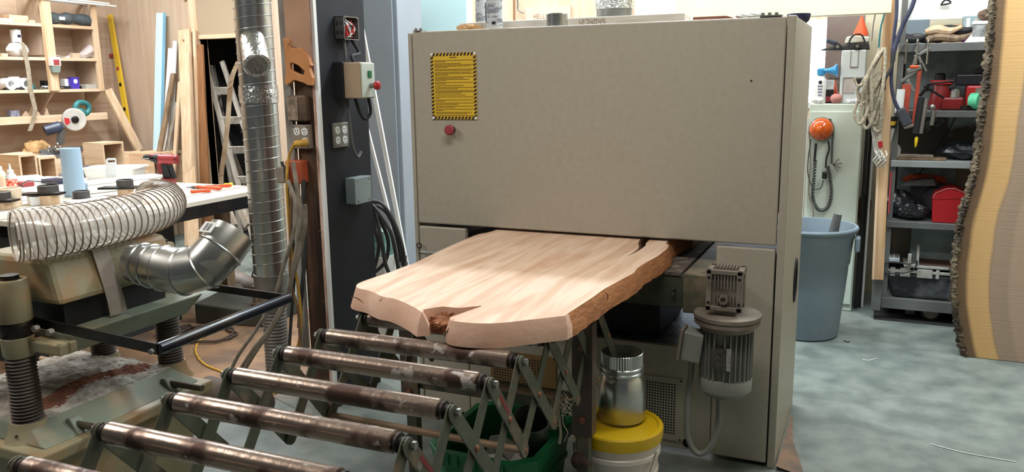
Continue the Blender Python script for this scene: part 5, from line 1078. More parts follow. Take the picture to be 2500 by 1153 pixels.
# ================================================================ on top of the sander
MT = 1.822
def tz(u, v, y, z=MT): p = at(u, v, y=y); return p
xa, xb = at(1122, 60, y=3.62).x, at(1672, 40, y=3.62).x
wp = thing('wrapped_lumber', 'long lumber bundle in white wrapping lying on top of the sander', 'lumber', ((xa + xb) / 2, 3.7, MT))
part('boards', MB().box(xa, xb, 3.62, 3.8, MT + .001, MT + .05), mat('wrap_white', (226, 222, 214), (196, 188, 176), rough=.5, scale=6, stretch=(.6, 3, 4), bump=.4, bscale=20), wp, bevel=.006)
rr = random.Random(4); b = MB()
for i in range(5): c = V((xa + .02 + i * .02, 3.615, MT + .03 + rr.uniform(-.01, .01))); b.ball(c, .02, (1.6, 1, .8), 10, .2)
part('torn_end', b, 'kraft', wp, True)
x_ = at(1455, 50, y=3.61).x; b = MB(); x = x_
def seg7(b, ch, x, z, w, h, y, r=.0012):
    S7 = {'0': 'abcdef', '1': 'bc', '2': 'abged', '4': 'fgbc', '3': 'abgcd', '7': 'abc', '5': 'afgcd', '9': 'abcdfg', 'E': 'afged', 'H': 'fegbc', 'L': 'fed'}[ch]
    P_ = {'a': ((0, h), (w, h)), 'b': ((w, h), (w, h / 2)), 'c': ((w, h / 2), (w, 0)), 'd': ((0, 0), (w, 0)), 'e': ((0, h / 2), (0, 0)), 'f': ((0, h), (0, h / 2)), 'g': ((0, h / 2), (w, h / 2))}
    for s_ in S7: (a0, a1), (c0, c1) = P_[s_]; b.bar((x + a0, y, z + a1), (x + c0, y, z + c1), r * 2, r)
for k, ch_ in enumerate('1274045'): seg7(b, ch_, at(1408, 60, y=3.61).x + k * .02, MT + .018, .011, .022, 3.617)
part('pencil_number', b, mat('pencil', (150, 130, 112), rough=.8), wp)
# printed cans / caulking tubes
for u, y, r, lb, g_ in ((1208, 3.45, .036, 'tall clear cylinder with printed grey label, foremost on top of the sander', 0), (1178, 3.85, .034, 'second printed clear cylinder on top of the sander, standing behind the foremost one', 1)):
    q = at(u, 70, y=y); q.z = MT + .001; t = thing('spray_can', lb, 'can', q)
    part('tube', MB().lathe([(0, r), (.24, r), (.245, r * .8)], q, None, 28), mat('tube_clear', (206, 208, 210), rough=.2), t, True)
    part('printed_label', MB().lathe([(.015, r * 1.012), (.225, r * 1.012)], q, None, 28, cap=False), mat('print_grey', (198, 202, 206), (138, 140, 150), scale=40, stretch=(.5, .5, 1.6), rough=.4, lo=.5, hi=.54), t, True)
    part('black_mark', MB().cbox(q + V((.012, -r - .001, .028)), (.018, .002, .012)), 'rubber', t)
q = at(1196, 10, y=3.65); solo('navy_cap', MB().cyl((q.x, 3.65, MT + .001), (q.x, 3.65, MT + .14), .024, n=20), 'navy', 'narrow dark blue bottle between the two printed cylinders', 'bottle', smooth=True)
q = at(1360, 60, y=3.42); q.z = MT + .001; mt_ = thing('metal_ring', 'short polished metal cylinder on the front edge of the sander top', 'cylinder', q)
part('ring', MB().lathe([(0, .046), (.052, .046), (.055, .043), (.05, .04)], q, None, 36), 'galv', mt_, True)
q = at(1500, 40, y=3.9); q.z = MT + .001; dd_ = thing('dust_outlet', 'round grey dust outlet with crumpled foil tape rising from the sander top', 'duct', q)
part('spigot', MB().lathe([(0, .085), (.15, .085)], q, None, 36), 'galv_dull', dd_, True)
part('foil_tape', MB().lathe([(.10, .088), (.14, .092), (.2, .09), (.3, .088)], q, None, 40), 'foil', dd_, True); part('duct_pipe', MB().cyl(q + V((0, 0, .3)), q + V((0, 0, 1.65)), .085, n=36), 'galv', dd_, True)
a, c = at(1692, 42, y=3.42), at(1792, 40, y=3.42); solo('brown_board', MB().prism([(a.x, 3.42, MT + .001), (c.x, 3.42, MT + .001), (c.x - .005, 3.42, MT + .008), (c.x - .03, 3.42, MT + .016), (a.x, 3.42, MT + .016)], (0, .2, 0)), mat('red_brown', (150, 96, 72), (130, 80, 60), rough=.6, scale=6), 'red-brown board with rounded end lying on top of the sander', 'board')
b = MB(); q = at(1832, 30, y=3.5); b.ball((q.x, 3.5, MT + .016), .014, (4, 3, 1), 14, .15); solo('plastic_film', b, mat('film', (236, 236, 232), (206, 206, 200), rough=.3, scale=10), 'crumpled white plastic film on top of the sander beside the brown board', 'film')
q = at(1966, 60, y=3.98); bw = thing('blue_bowl', 'dark blue plastic bowl at the rear corner of the sander top', 'bowl', (-.36, 3.96, MT)); part('bowl', MB().lathe([(0, .025), (.02, .045), (.045, .052), (.05, .05), (.02, .035)], (-.362, 4.0, MT + .001), None, 28), 'navy', bw, True)
# wall panel and hook behind the sander
q0, q1 = at(1283, 20, y=BY - .02), at(1393, 58, y=BY - .02); hb = thing('wall_board', 'pale pinkish board with pencilled word fixed to the plywood behind the sander', 'board', ((q0.x + q1.x) / 2, BY - .02, 1.9))
part('board', MB().box(q0.x, q1.x, BY - .02, BY - .002, 1.7, q0.z), mat('pinkish_ply', (224, 190, 170), (214, 178, 158), scale=3, rough=.6), hb)
b = MB(); x = at(1303, 42, y=BY - .025).x; z = at(1303, 45, y=BY - .025).z
for k, ch_ in enumerate('HELL0'): seg7(b, ch_, x + k * .028, z, .016, .034, BY - .024, .0016)
part('pencil_word', b, 'pencil', hb)
hk = [at(u, v, y=BY - .04) for u, v in ((1262, -10), (1264, 10), (1264, 22), (1270, 28), (1278, 32))]; solo('wall_hook', MB().tube(hk, .007, 8, smooth=4), 'steel', 'bent steel hook on the plywood wall above the sander', 'hook', smooth=True)
xq = at(1254, 20, y=BY - .01).x; solo('wall_batten', MB().box(xq - .006, xq + .006, BY - .008, BY - .001, 1.2, 2.9), 'brown_wood', 'thin dark vertical strip on the plywood wall behind the sander', 'strip')
q0, q1 = at(1658, 10, y=5.9), at(1690, 10, y=5.9); solo('clear_sheet', MB().box(q0.x, q1.x, 5.9, 5.92, 0, 2.4), mat('bluish_film', (178, 200, 214), (210, 224, 230), rough=.3, scale=10), 'bluish plastic covered sheet standing behind the sander', 'sheet')
q0, q1 = at(1692, 10, y=5.8), at(1748, 10, y=5.8); solo('white_pillar', MB().box(q0.x, q1.x, 5.8, 5.95, 0, 3.49), mat('pillar_white', (206, 214, 216), rough=.5), 'pale bluish white pillar behind the sander', 'pillar', bevel=.004)
q0, q1 = at(1550, 10, y=6.2), at(1655, 10, y=6.2); solo('white_board', MB().box(q0.x, q1.x, 6.2, 6.23, 0, 2.6), 'white_edge', 'bright white board standing between dust outlet and bluish sheet', 'board')

# ================================================================ locker and the things on it
q0, q1 = at(1974, 300, y=5.9), at(2108, 300, y=5.9); LZ = 1.412
lk = thing('steel_locker', 'pale green steel cabinet with amber lamp on its door', 'cabinet', ((q0.x + q1.x) / 2, 6.1, 0))
mat('locker_green', (208, 218, 206), (198, 208, 194), rough=.45, scale=2)
part('body', MB().box(q0.x, q1.x, 5.912, 6.4, 0, LZ), 'locker_green', lk, bevel=.006); part('door', MB().box(q0.x + .01, q1.x - .008, 5.898, 5.91, .05, LZ - .05), 'locker_green', lk, bevel=.004)
xq = q0.x; solo('white_batten', MB().box(xq - .035, xq - .005, 5.92, 5.95, 0, 1.32), 'white_edge', 'white batten standing upright at the edge of the pale green cabinet', 'batten')
def L(u, v=250, y=6.0, dz=0): p = at(u, v, y=y); p.z = LZ + .0015 + dz; return p
# amber beacon
c = at(2005, 316, y=5.86); bc = thing('amber_lamp', 'round amber beacon lamp hung on the pale green cabinet', 'lamp', c - V((0, -.036, .08)))
part('rim', MB().lathe([(0, .078), (.02, .082), (.03, .078)], V((c.x, 5.897, c.z)), V((c.x, 4.897, c.z)), 32), 'galv_dull', bc, True)
part('amber_lens', MB().lathe([(.03, .076), (.06, .070), (.085, .05), (.098, .02), (.1, .002)], V((c.x, 5.897, c.z)), V((c.x, 4.897, c.z)), 32), mat('amber', (216, 100, 30), (180, 70, 20), rough=.15, scale=30, coat=.5), bc, True)
def cable(name, pts, r, y, m, lb, cat='cable', g=None, sm=6):
    return solo(name, MB().tube([at(u, v, y=y) for u, v in pts], r, 8, smooth=sm), m, lb, cat, g, smooth=True)
# coiled cord: helix around a path
def coil(pts, R_, r, turns):
    P = spline([V(p) for p in pts], 20); n_ = len(P); out = []
    for i in range(turns * 8):
        f_ = i / (turns * 8 - 1) * (n_ - 2); j = int(f_); c_ = P[j].lerp(P[j + 1], f_ - j); t_ = (P[min(j + 1, n_ - 1)] - P[max(j - 1, 0)]).normalized(); a_ = t_.cross(V((0, 1, 0))).normalized(); b_ = V((0, 1, 0)); th = i * PI / 4
        out.append(c_ + (a_ * math.cos(th) + b_ * math.sin(th)) * R_)
    return MB().tube(out, r, 5)
yy = 5.87
solo('coiled_cord', coil([at(u, v, y=yy) for u, v in ((1990, 392), (1987, 440), (1984, 480), (1994, 508), (2010, 513), (2024, 500), (2030, 470), (2026, 430), (2020, 405))], .009, .0045, 60), mat('cord_dark', (64, 64, 62), (84, 84, 80), rough=.5, scale=20), 'dark coiled cord hanging in a U on the pale green cabinet', 'cord', smooth=True)
cable('lamp_lead', ((1992, 350), (1990, 375), (1988, 395)), .008, yy, 'rubber', 'short dark lead from the amber lamp down to the coiled cord')
cable('lamp_lead', ((2022, 345), (2024, 365), (2018, 385), (2016, 410)), .006, yy, 'rubber', 'dark lead from the amber lamp to the black plug')
cable('thin_cable', ((1980, 340), (1974, 380), (1972, 420), (1980, 450), (1992, 462), (2005, 458), (2010, 440)), .004, yy - .02, 'cord_dark', 'thin dark cable looping from lamp to plug')
cable('thin_cable', ((2026, 290), (2034, 320), (2032, 350), (2030, 400)), .007, yy, 'cord_dark', 'dark cable running down the edge of the amber lamp')
cable('thin_cable', ((1975, 320), (1978, 400), (1974, 470), (1984, 510), (1986, 545)), .005, yy, 'cord_grey', 'grey cable trailing down beside the white batten')
q = at(2013, 428, y=yy - .03); solo('black_plug', MB().cbox(q, (.032, .03, .05)), 'black', 'small black plug hanging among the cords under the amber lamp', 'plug', bevel=.008)
b = MB()
for a in (.2, .9, -.5, -1.0): q = at(2034, 402, y=yy - .02); b.bar(q, q + V((math.cos(a) * .055, 0, math.sin(a) * .05)), .014, .008)
solo('cable_clip', b, 'dusty_alu', 'splayed dusty metal clip hanging beside the coiled cord', 'clip')
# air horn
q = L(2001); ah = thing('air_horn', 'white aerosol air horn with blue trumpet standing on the pale green cabinet', 'air horn', q)
part('can', MB().lathe([(0, .036), (.003, .037), (.155, .037), (.18, .022), (.185, .018)], q, None, 28), 'white_plastic', ah, True)
b = MB().lathe([(.185, .02), (.19, .028), (.225, .028), (.235, .018)], q, None, 20); part('valve', b, 'blue', ah, True)
h0 = q + V((.01, -.01, .215)); h1 = q + V((.10, -.02, .218)); part('trumpet', MB().lathe([(0, .012), (.4, .016), (.75, .026), (.95, .042), (1, .044), (.97, .036), (.7, .018)], h0, h1, 28), 'blue', ah, True)
b = MB()
for k, w in enumerate((.034, .026, .028, .022)): b.cbox(q + V((0, -.0375, .115 - k * .02)), (w, .002, .008))
part('label_text', b, mat('horn_text', (110, 110, 150), rough=.5), ah); part('round_mark', MB().lathe([(0, .012), (.001, .012)], q + V((0, -.0372, .14)), q + V((0, -1.0372, .14)), 16), 'rubber', ah)
# balls, stone
for u, r, m, lb in ((1988, .022, 'white_plastic', 'white ball on the cabinet, the one directly in front of the air horn'), (2003, .021, 'white_plastic', 'white golf-sized ball on the cabinet nearest the pink stone')):
    q = L(u, 250, 5.94 if u < 2000 else 5.93); solo('white_ball', MB().ball(q + V((0, 0, r)), r, n=20), m, lb, 'ball', 'white balls on the cabinet', smooth=True)
q = L(2041, 250, 5.96); solo('pink_stone', MB().ball(q + V((0, 0, .032)), .034, (1.15, 1, .95), 16, .05), mat('pink', (196, 140, 130), (166, 110, 104), rough=.8, scale=9, bump=.4), 'lumpy pinkish ball of stone on the pale green cabinet', 'stone', smooth=True)
q = L(2020, 230, 6.06); rc = thing('spice_jar', 'small dark jar with red label and white cap behind the air horn', 'jar', q); part('jar', MB().lathe([(0, .038), (.09, .038)], q, None, 20), 'rubber', rc, True); part('red_label', MB().lathe([(.01, .039), (.045, .039)], q, None, 20, cap=False), 'dull_red', rc, True); part('white_cap', MB().lathe([(.091, .04), (.15, .04), (.155, .036)], q, None, 20), 'white_plastic', rc, True)
# white box housing
y0 = 5.98; q0, q1 = at(2052, 180, y=y0), at(2113, 180, y=y0); zt = at(2080, 122, y=y0).z
wh = thing('white_housing', 'white boxy appliance with recessed front on the pale green cabinet', 'appliance', ((q0.x + q1.x) / 2, 6.1, LZ + .001))
part('shell', MB().box(q0.x, q1.x, y0, 6.25, LZ + .0015, zt), mat('shell_white', (206, 214, 214), rough=.4), wh, bevel=.008)
w_ = q1.x - q0.x; b = MB()
for x0, x1, z0, z1 in ((.36, .38, .68, 1), (.66, .68, .68, 1), (.36, .68, .67, .69), (.12, .14, .03, .48), (.9, .92, .03, .48), (.12, .92, .47, .49)): b.box(q0.x + w_ * x0, q0.x + w_ * x1, y0 - .003, y0 - .0005, LZ + (zt - LZ) * z0, LZ + (zt - LZ) * z1)
part('grooves', b, 'dusty_alu', wh); part('recess', MB().box(q0.x + w_ * .15, q0.x + w_ * .6, y0 - .006, y0 - .001, LZ + (zt - LZ) * .2, LZ + (zt - LZ) * .46), mat('recess_taupe', (166, 156, 150), (190, 182, 176), scale=12, rough=.4), wh); part('black_notch', MB().prism([(q0.x + w_ * .62, y0 - .004, LZ + (zt - LZ) * .46), (q0.x + w_ * .88, y0 - .004, LZ + (zt - LZ) * .46), (q0.x + w_ * .76, y0 - .004, LZ + (zt - LZ) * .3)], (0, .003, 0)), 'black', wh)
for u, r, lb in ((2075, .02, 'crumpled clear wrapper in front of the white appliance'), (2098, .022, 'crumpled white paper in front of the white appliance')):
    q = L(u, 250, 5.95); solo('crumpled_wrapper', MB().ball(q + V((0, 0, r * .7)), r, (1.7, 1, .8), 12, .25), mat('wrapper', (222, 222, 224), (180, 184, 196), rough=.3, scale=40), lb, 'wrapper', 'wrappers on the cabinet')
b = MB().lathe([(0, .035), (.01, .035), (.15, .006)], L(2036, 235, 6.12), None, 16); solo('orange_cone', b, mat('cone_orange', (236, 100, 60), rough=.4), 'little orange cone half hidden by the white appliance', 'cone', smooth=True)
# model racing car on a black board on top of the housing
q0_, q1_ = at(2008, 122, y=6.02), at(2124, 114, y=6.02); z = zt + .002
cr_ = thing('model_car', 'black model race car with white body lying on the white appliance', 'model car', ((q0_.x + q1_.x) / 2, 6.1, z))
part('chassis', MB().hexa([(q0_.x - .02, 5.99, z), (q1_.x, 5.99, z), (q1_.x, 6.17, z), (q0_.x, 6.17, z), (q0_.x + .06, 6.0, z + .03), (q1_.x - .01, 6.0, z + .045), (q1_.x - .01, 6.16, z + .045), (q0_.x + .06, 6.16, z + .03)]), 'black', cr_, bevel=.006)
for u in (2045, 2093):
    x = at(u, 115, y=5.98).x; o = part('wheel', MB().cyl((x, 5.975, z + .022), (x, 5.997, z + .022), .022, n=24), 'rubber', cr_, True); part('rim', MB().lathe([(0, .011), (.002, .011)], (x, 5.9745, z + .022), (x, 4.97, z + .022), 16), 'galv_dull', o)
x0, x1 = at(2062, 100, y=6.0).x, at(2122, 100, y=6.0).x
part('body_shell', MB().prism([(x0, 6.01, z + .04), (x1, 6.01, z + .046), (x1, 6.01, z + .08), (x1 - .05, 6.01, z + .088), (x0 + .05, 6.01, z + .092), (x0 + .01, 6.01, z + .085)], (0, .13, 0)), mat('shell_cream', (222, 220, 208), rough=.4), cr_, bevel=.008)
part('front_winglet', MB().cbox((at(2030, 100, y=6.0).x, 6.05, z + .055), (.07, .08, .03), Matrix.Rotation(.3, 4, 'Y')), mat('dark_blue_grey', (58, 66, 78), rough=.4), cr_, bevel=.008)
part('strap', MB().tube([at(u, v, y=5.99) for u, v in ((2072, 108), (2078, 92), (2090, 84), (2104, 86), (2112, 104))], .006, 6, smooth=4), 'rubber', cr_, True)
b = MB().lathe([(0, .05), (.02, .045), (.13, .004)], V((at(2102, 80, y=6.12).x, 6.10, zt + .095)), None, 16); solo('pointed_hat', b, mat('orange_yellow', (236, 96, 50), rough=.5), 'orange pointed cap resting on the model car', 'cap')
# brown panelled door leaning behind
q0, q1 = at(2014, 150, y=6.42), at(2106, 150, y=6.42); bdm = mat('brown_grey', (122, 106, 98), (110, 94, 88), rough=.6, scale=3)
bd = thing('panelled_door', 'tall brown-grey panelled door standing against the wall beside the bright window', 'door', ((q0.x + q1.x) / 2, 6.45, 0))
part('leaf', MB().box(q0.x, q1.x, 6.43, 6.47, 0, 2.01), bdm, bd)
b = MB()
for z0, z1 in ((1.58, 1.66), (1.5, 1.54), (1.1, 1.44)): b.box(q0.x + .03, q1.x - .03, 6.42, 6.429, z0, z1)
part('mouldings', b, mat('brown_grey2', (96, 84, 78), rough=.6), bd)
# grey bin
BC = at(1970, 568, z=.70); BCX, BCY = -.36, 5.30
gbn = thing('grey_dustbin', 'big round grey plastic dustbin beside the sander', 'dustbin', (BCX, BCY, 0))
R0 = .205
part('barrel', MB().lathe([(.002, R0 - .01), (.012, R0), (.30, .232), (.46, .243), (.47, .25), (.62, .262), (.63, .268), (.665, .272), (.67, .285), (.685, .29), (.695, .285), (.695, .268), (.62, .252), (.03, .19)], (BCX, BCY, 0), None, 56), 'grey_plastic', gbn, True)
part('grip', MB().cbox((BCX + .285, BCY - .05, .60), (.03, .09, .09)), 'grey_plastic', gbn, bevel=.01)
a, c = V((BCX + .11, BCY, .45)), at(2046, 522, y=5.28)
pb_ = thing('grey_pipe', 'dusty grey pipe sticking out of the dustbin', 'pipe', a); part('pipe', MB().lathe([(0, .03), (.55, .03), (1, .024), (.99, .018)], a, c, 20), mat('pipe_grey', (112, 112, 110), (84, 84, 84), rough=.7, scale=12, bump=.4), pb_, True); part('socket', MB().lathe([(0, .045), (.5, .045), (.6, .04)], a, c, 20), 'grey_plastic', pb_, True)
solo('brown_bag', MB().ball(at(2110, 512, y=6.1), .05, (.9, .6, 2.2), 12, .1), mat('amber_brown', (150, 96, 44), (104, 64, 34), rough=.6, scale=6), 'brown leather-like pouch hanging in the gap beside the pale green cabinet', 'pouch')
for i, (u, w, m, lb) in enumerate(((2112, .022, 'rubber', 'black strip standing in the gap beside the pale green cabinet'), (2121, .02, 'black_steel', 'dark steel strip next to the black one in the same gap'), (2128, .014, 'white_edge', 'thin white strip in the gap next to the wooden stud'))):
    q = at(u, 400, y=6.0); solo('upright_strip', MB().box(q.x - w / 2, q.x + w / 2, 6.0 + i * .03, 6.02 + i * .03, 0, 1.45 - i * .1), m, lb, 'strip', 'strips in the gap beside the cabinet')

# ================================================================ steel rack with the workshop jumble
SX0, SX1, SY0, SY1 = .085, 1.25, 5.80, 6.22
rk = thing('steel_rack', 'wheeled grey steel shelving rack crammed with tools behind the bark-edged slab', 'rack', (.6, 6.0, 0))
mat('rack_grey', (126, 128, 126), (104, 106, 104), rough=.45, metal=.3, scale=4); mat('rack_light', (172, 178, 178), (150, 156, 156), rough=.45, scale=4)
RZS = [1.785, 1.372, 1.055, .66, .145]
for i, z in enumerate(RZS): part('shelf', MB().box(SX0, SX1, SY0, SY1, z - (.04 if i not in (0, 4) else .05 if i == 0 else .07), z), 'rack_light' if i == 2 else 'rack_grey', rk, bevel=.002)
for x in (SX0 + .0, SX1 - .03):
    for y in (SY0 + .02, SY1 - .04): part('upright', MB().box(x, x + .03, y, y + .03, .08, 2.25), 'rack_grey', rk)
part('foot_bracket', MB().box(SX0 - .06, SX0 - .002, SY0 - .03, SY0 + .04, .06, .36), 'rack_grey', rk, bevel=.004)
for x in (SX0 + .30, SX1 - .2):
    for y in (SY0 + .08, SY1 - .1): w = part('wheel', MB().lathe([(-.02, .05), (-.018, .062), (.018, .062), (.02, .05)], (x, y, .063), (x, y + 1, .063), 28), 'rubber', rk, True); part('hub', MB().lathe([(-.024, .04), (-.024, .046), (-.019, .046)], (x, y, .063), (x, y + 1, .063), 24), 'dusty_alu', w, True)
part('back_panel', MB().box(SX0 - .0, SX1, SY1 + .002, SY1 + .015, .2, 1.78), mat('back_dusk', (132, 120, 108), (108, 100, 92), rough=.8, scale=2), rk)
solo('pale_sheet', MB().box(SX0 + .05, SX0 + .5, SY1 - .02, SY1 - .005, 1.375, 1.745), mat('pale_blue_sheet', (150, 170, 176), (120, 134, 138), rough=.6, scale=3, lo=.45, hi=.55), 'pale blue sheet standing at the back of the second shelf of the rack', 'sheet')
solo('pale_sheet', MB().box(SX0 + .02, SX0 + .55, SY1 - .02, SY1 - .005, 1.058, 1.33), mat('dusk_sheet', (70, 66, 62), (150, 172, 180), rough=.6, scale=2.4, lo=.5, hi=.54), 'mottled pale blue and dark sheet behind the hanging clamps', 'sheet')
solo('pale_sheet', MB().box(SX0 + .05, SX0 + .4, SY1 - .02, SY1 - .005, .664, 1.0), 'pale_blue_sheet', 'pale blue sheet behind the black bags on the rack', 'sheet')
solo('grey_crate', MB().box(SX0 + .16, SX0 + .44, SY1 - .12, SY1 - .03, .25, .60), 'pale_blue_sheet', 'pale grey crate at the back of the lowest rack shelf', 'crate', bevel=.008)
b = MB().box(SX0 - .02, SX1, SY1 + .0, SY1 + .03, 1.95, 2.12); solo('white_fascia', b, 'white_edge', 'long white board across the wall above the rack', 'board'); q = at(2310, 12, y=SY1 - .02); solo('fascia_hook', MB().tube([q + V((-.03, 0, 0)), q + V((-.02, -.02, .02)), q + V((.0, -.02, .03)), q + V((.025, -.02, .01)), q + V((-.03, -.01, 0))], .006, 6, smooth=3), 'rubber', 'small black hook on the white board above the rack', 'hook')
# timber stud in front
a, c = V((at(2139, 700, y=5.74).x, 5.74, .28)), at(2170, -30, y=5.74); a.x = at(2141, 705, y=5.74).x
sd_ = thing('timber_stud', 'upright pale timber stud at the corner of the rack, draped with rope', 'stud', a)
part('stud', MB().bar(a, V((c.x + .0, 5.74, 2.6)), .07, .038, (0, 1, 0)), wood('stud_wood', (212, 178, 138), (184, 140, 96), 'z', 2), sd_, bevel=.003)
part('edge', MB().bar(a + V((-.026, -.021, 0)), V((c.x - .026, 5.719, 2.6)), .012, .004, (0, 1, 0)), 'pine', sd_)
# rope coil
rp = thing('rope_coil', 'coil of pale braided rope hanging from the timber stud', 'rope', at(2130, 310, y=5.66)); rr = random.Random(2)
t0 = at(2155, 118, y=5.66)
for i, (bu, bv, wd) in enumerate(((2092, 300, 10), (2108, 310, 16), (2125, 300, 14), (2100, 250, 12), (2135, 318, 10), (2118, 280, 18))):
    pts = [t0 + V((rr.uniform(-.015, .015), -.01 * i, 0)), at(2140 - i * 3, 150 + i * 4, y=5.66 - .012 * i), at((2140 + bu) / 2 - wd, (150 + bv) / 2, y=5.66 - .012 * i), at(bu - 6, bv - 30, y=5.65), at(bu + 2, bv, y=5.65), at(bu + 16, bv - 6, y=5.64), at((2152 + bu) / 2 + wd, (150 + bv) / 2 + 10, y=5.64 - .01 * i), at(2160, 160, y=5.65 - .01 * i), t0 + V((.01, -.01 * i, .005))]
    part('loop', MB().tube(pts, .0105, 8, closed=False, smooth=8), 'rope', rp, True)
part('tail', MB().tube([at(u, v, y=5.62) for u, v in ((2085, 190), (2095, 210), (2120, 195), (2145, 175))], .008, 8, smooth=6), 'rope', rp, True)
r2 = thing('rope_hank', 'thin whitish cord hank with red tape hanging lower on the timber stud', 'rope', at(2152, 400, y=5.66))
for i in range(5):
    x = (i - 2) * 5; part('strand', MB().tube([at(2140 + x, 235, y=5.67), at(2136 + x, 280, y=5.66), at(2140 + x, 330, y=5.66), at(2146 + x * .6, 392, y=5.65)], .0045, 6, smooth=6), mat('cord_white', (206, 202, 190), (160, 156, 146), rough=.9, scale=60), r2, True)
part('red_tape', MB().cyl(at(2148, 345, y=5.66), at(2150, 360, y=5.66), .014, n=12), 'red', r2, True)
b = MB()
for i in range(7): q = at(2138 + i * 4, 368 + (i % 3) * 6, y=5.65); b.tube([q, q + V((.01, -.02, -.03)), q + V((-.01, -.01, -.06)), q + V((.012, 0, -.075))], .005, 6, smooth=3)
part('frayed_end', b, 'cord_white', r2, True)
# dark cables down the stud
cable('blue_black_cable', ((2238, -20), (2225, 20), (2205, 60), (2192, 95), (2182, 130), (2180, 150)), .013, 5.62, mat('cable_blue', (46, 50, 74), (70, 76, 98), rough=.4, scale=6), 'thick blue-black cable slanting down from above to the timber stud')
cable('blue_black_cable', ((2190, -20), (2188, 40), (2182, 90), (2178, 150), (2176, 200), (2182, 240), (2195, 270)), .011, 5.64, 'cable_blue', 'blue-black cable running straight down beside the stud to the grey plug')
cable('blue_black_cable', ((2182, 130), (2176, 165), (2160, 195), (2158, 220)), .010, 5.60, 'cable_dark', 'short dark cable branching behind the timber stud')
q = at(2208, 290, y=5.64); solo('grey_plug', MB().bar(q + V((-.03, 0, .06)), q + V((.025, 0, -.04)), .06, .05, (0, 1, 0)), mat('plug_dark', (60, 62, 70), rough=.5), 'dark grey heavy plug hanging below the cable at the stud', 'plug', bevel=.01)
cable('green_rope', ((2170, -10), (2160, 30), (2150, 70), (2145, 118)), .005, 5.64, 'teal', 'thin green cord beside the timber stud at the top')
cable('grey_wire', ((2148, -10), (2138, 30), (2132, 60), (2128, 100)), .004, 5.66, 'galv_dull', 'thin pale wire hanging above the rope coil')
q0, q1 = at(2126, 16, y=5.68), at(2170, 8, y=5.68); solo('glass_bracket', MB().bar(q0, q1, .05, .012), mat('glass_green', (150, 190, 170), rough=.2), 'small green-edged glass piece above the rope', 'glass')
# clamps hanging from the top shelf
def ybar(u, v): return at(u, v, y=5.74)
def hook(t, u): 
    q = ybar(u, 108); part('hook', MB().tube([q + V((0, .06, .0)), q + V((0, .05, .022)), q + V((0, .0, .026)), q + V((0, -.012, 0)), q + V((0, -.012, -.12))], .006, 8, smooth=5), 'galv', t, True)
cg = thing('caulking_gun', 'orange-red caulking gun with white cartridge hanging from the top rack shelf', 'caulking gun', ybar(2205, 300)); hook(cg, 2214)
part('cradle', MB().bar(ybar(2214, 205), ybar(2206, 292), .05, .02, (0, 1, 0)), mat('red_dusty', (176, 70, 48), (140, 56, 42), rough=.5, scale=8), cg, bevel=.003); part('cartridge', MB().cyl(ybar(2200, 218) - V((0, .03, 0)), ybar(2194, 275) - V((0, .03, 0)), .024, n=20), 'white_plastic', cg, True)
b = MB().bar(ybar(2200, 200), ybar(2240, 170), .02, .02, (0, 1, 0)); b.bar(ybar(2215, 195), ybar(2232, 225), .018, .018, (0, 1, 0)); part('trigger', b, 'galv_dull', cg, bevel=.004)
cg2 = thing('bar_clamp', 'long orange bar clamp hanging from the middle hook of the top rack shelf', 'clamp', ybar(2235, 310)); hook(cg2, 2240)
part('bar', MB().bar(ybar(2246, 165), ybar(2230, 308), .024, .012, (0, 1, 0)), 'red_dusty', cg2, bevel=.002); b = MB().bar(ybar(2214, 175), ybar(2250, 163), .03, .03, (0, 1, 0)); b.bar(ybar(2224, 180), ybar(2240, 130), .02, .02, (0, 1, 0)); part('jaw', b, 'galv_dull', cg2, bevel=.005); part('lower_jaw', MB().bar(ybar(2206, 312), ybar(2232, 306), .02, .02, (0, 1, 0)), 'dusty_alu', cg2, bevel=.004)
part('orange_pad', MB().cbox(ybar(2232, 163), (.05, .04, .018)), 'orange', cg2, bevel=.005)
cg3 = thing('caulking_gun', 'black caulking gun with tubular barrel and yellow nozzle, nearest the red power tool', 'caulking gun', ybar(2240, 330)); hook(cg3, 2266)
part('barrel', MB().cyl(ybar(2250, 238), ybar(2236, 326), .022, n=20), 'rubber', cg3, True); part('barrel', MB().cyl(ybar(2262, 240) - V((0, .01, 0)), ybar(2248, 326) - V((0, .01, 0)), .012, n=14), mat('gun_silver', (140, 134, 128), (110, 104, 100), metal=.4, rough=.5, scale=9), cg3, True)
part('nozzle', MB().lathe([(0, .006), (.2, .011), (.8, .007), (1, .003)], ybar(2238, 334), ybar(2235, 360), 12), 'yellow', cg3, True); b = MB().bar(ybar(2245, 235), ybar(2270, 205), .02, .02, (0, 1, 0)); b.bar(ybar(2255, 210), ybar(2305, 240), .014, .02, (0, 1, 0)); b.bar(ybar(2262, 205), ybar(2330, 198), .012, .02, (0, 1, 0)); part('handle', b, 'black_steel', cg3, bevel=.003)
jw = thing('small_clamp', 'grey spring clamp hooked at the topmost point of the hanging tools', 'clamp', ybar(2245, 140)); b = MB().bar(ybar(2232, 140), ybar(2272, 118), .02, .018, (0, 1, 0)); b.bar(ybar(2236, 122), ybar(2250, 155), .018, .018, (0, 1, 0)); b.bar(ybar(2250, 150), ybar(2262, 175), .012, .012, (0, 1, 0)); part('jaws', b, 'galv_dull', jw, bevel=.004)
b = MB().cyl(ybar(2280, 270), ybar(2274, 306), .013, n=12); b.ball(ybar(2276, 262), .02, n=10); solo('steel_lever', b, 'galv_dull', 'short round steel lever hanging below the second rack shelf', 'lever', smooth=True)
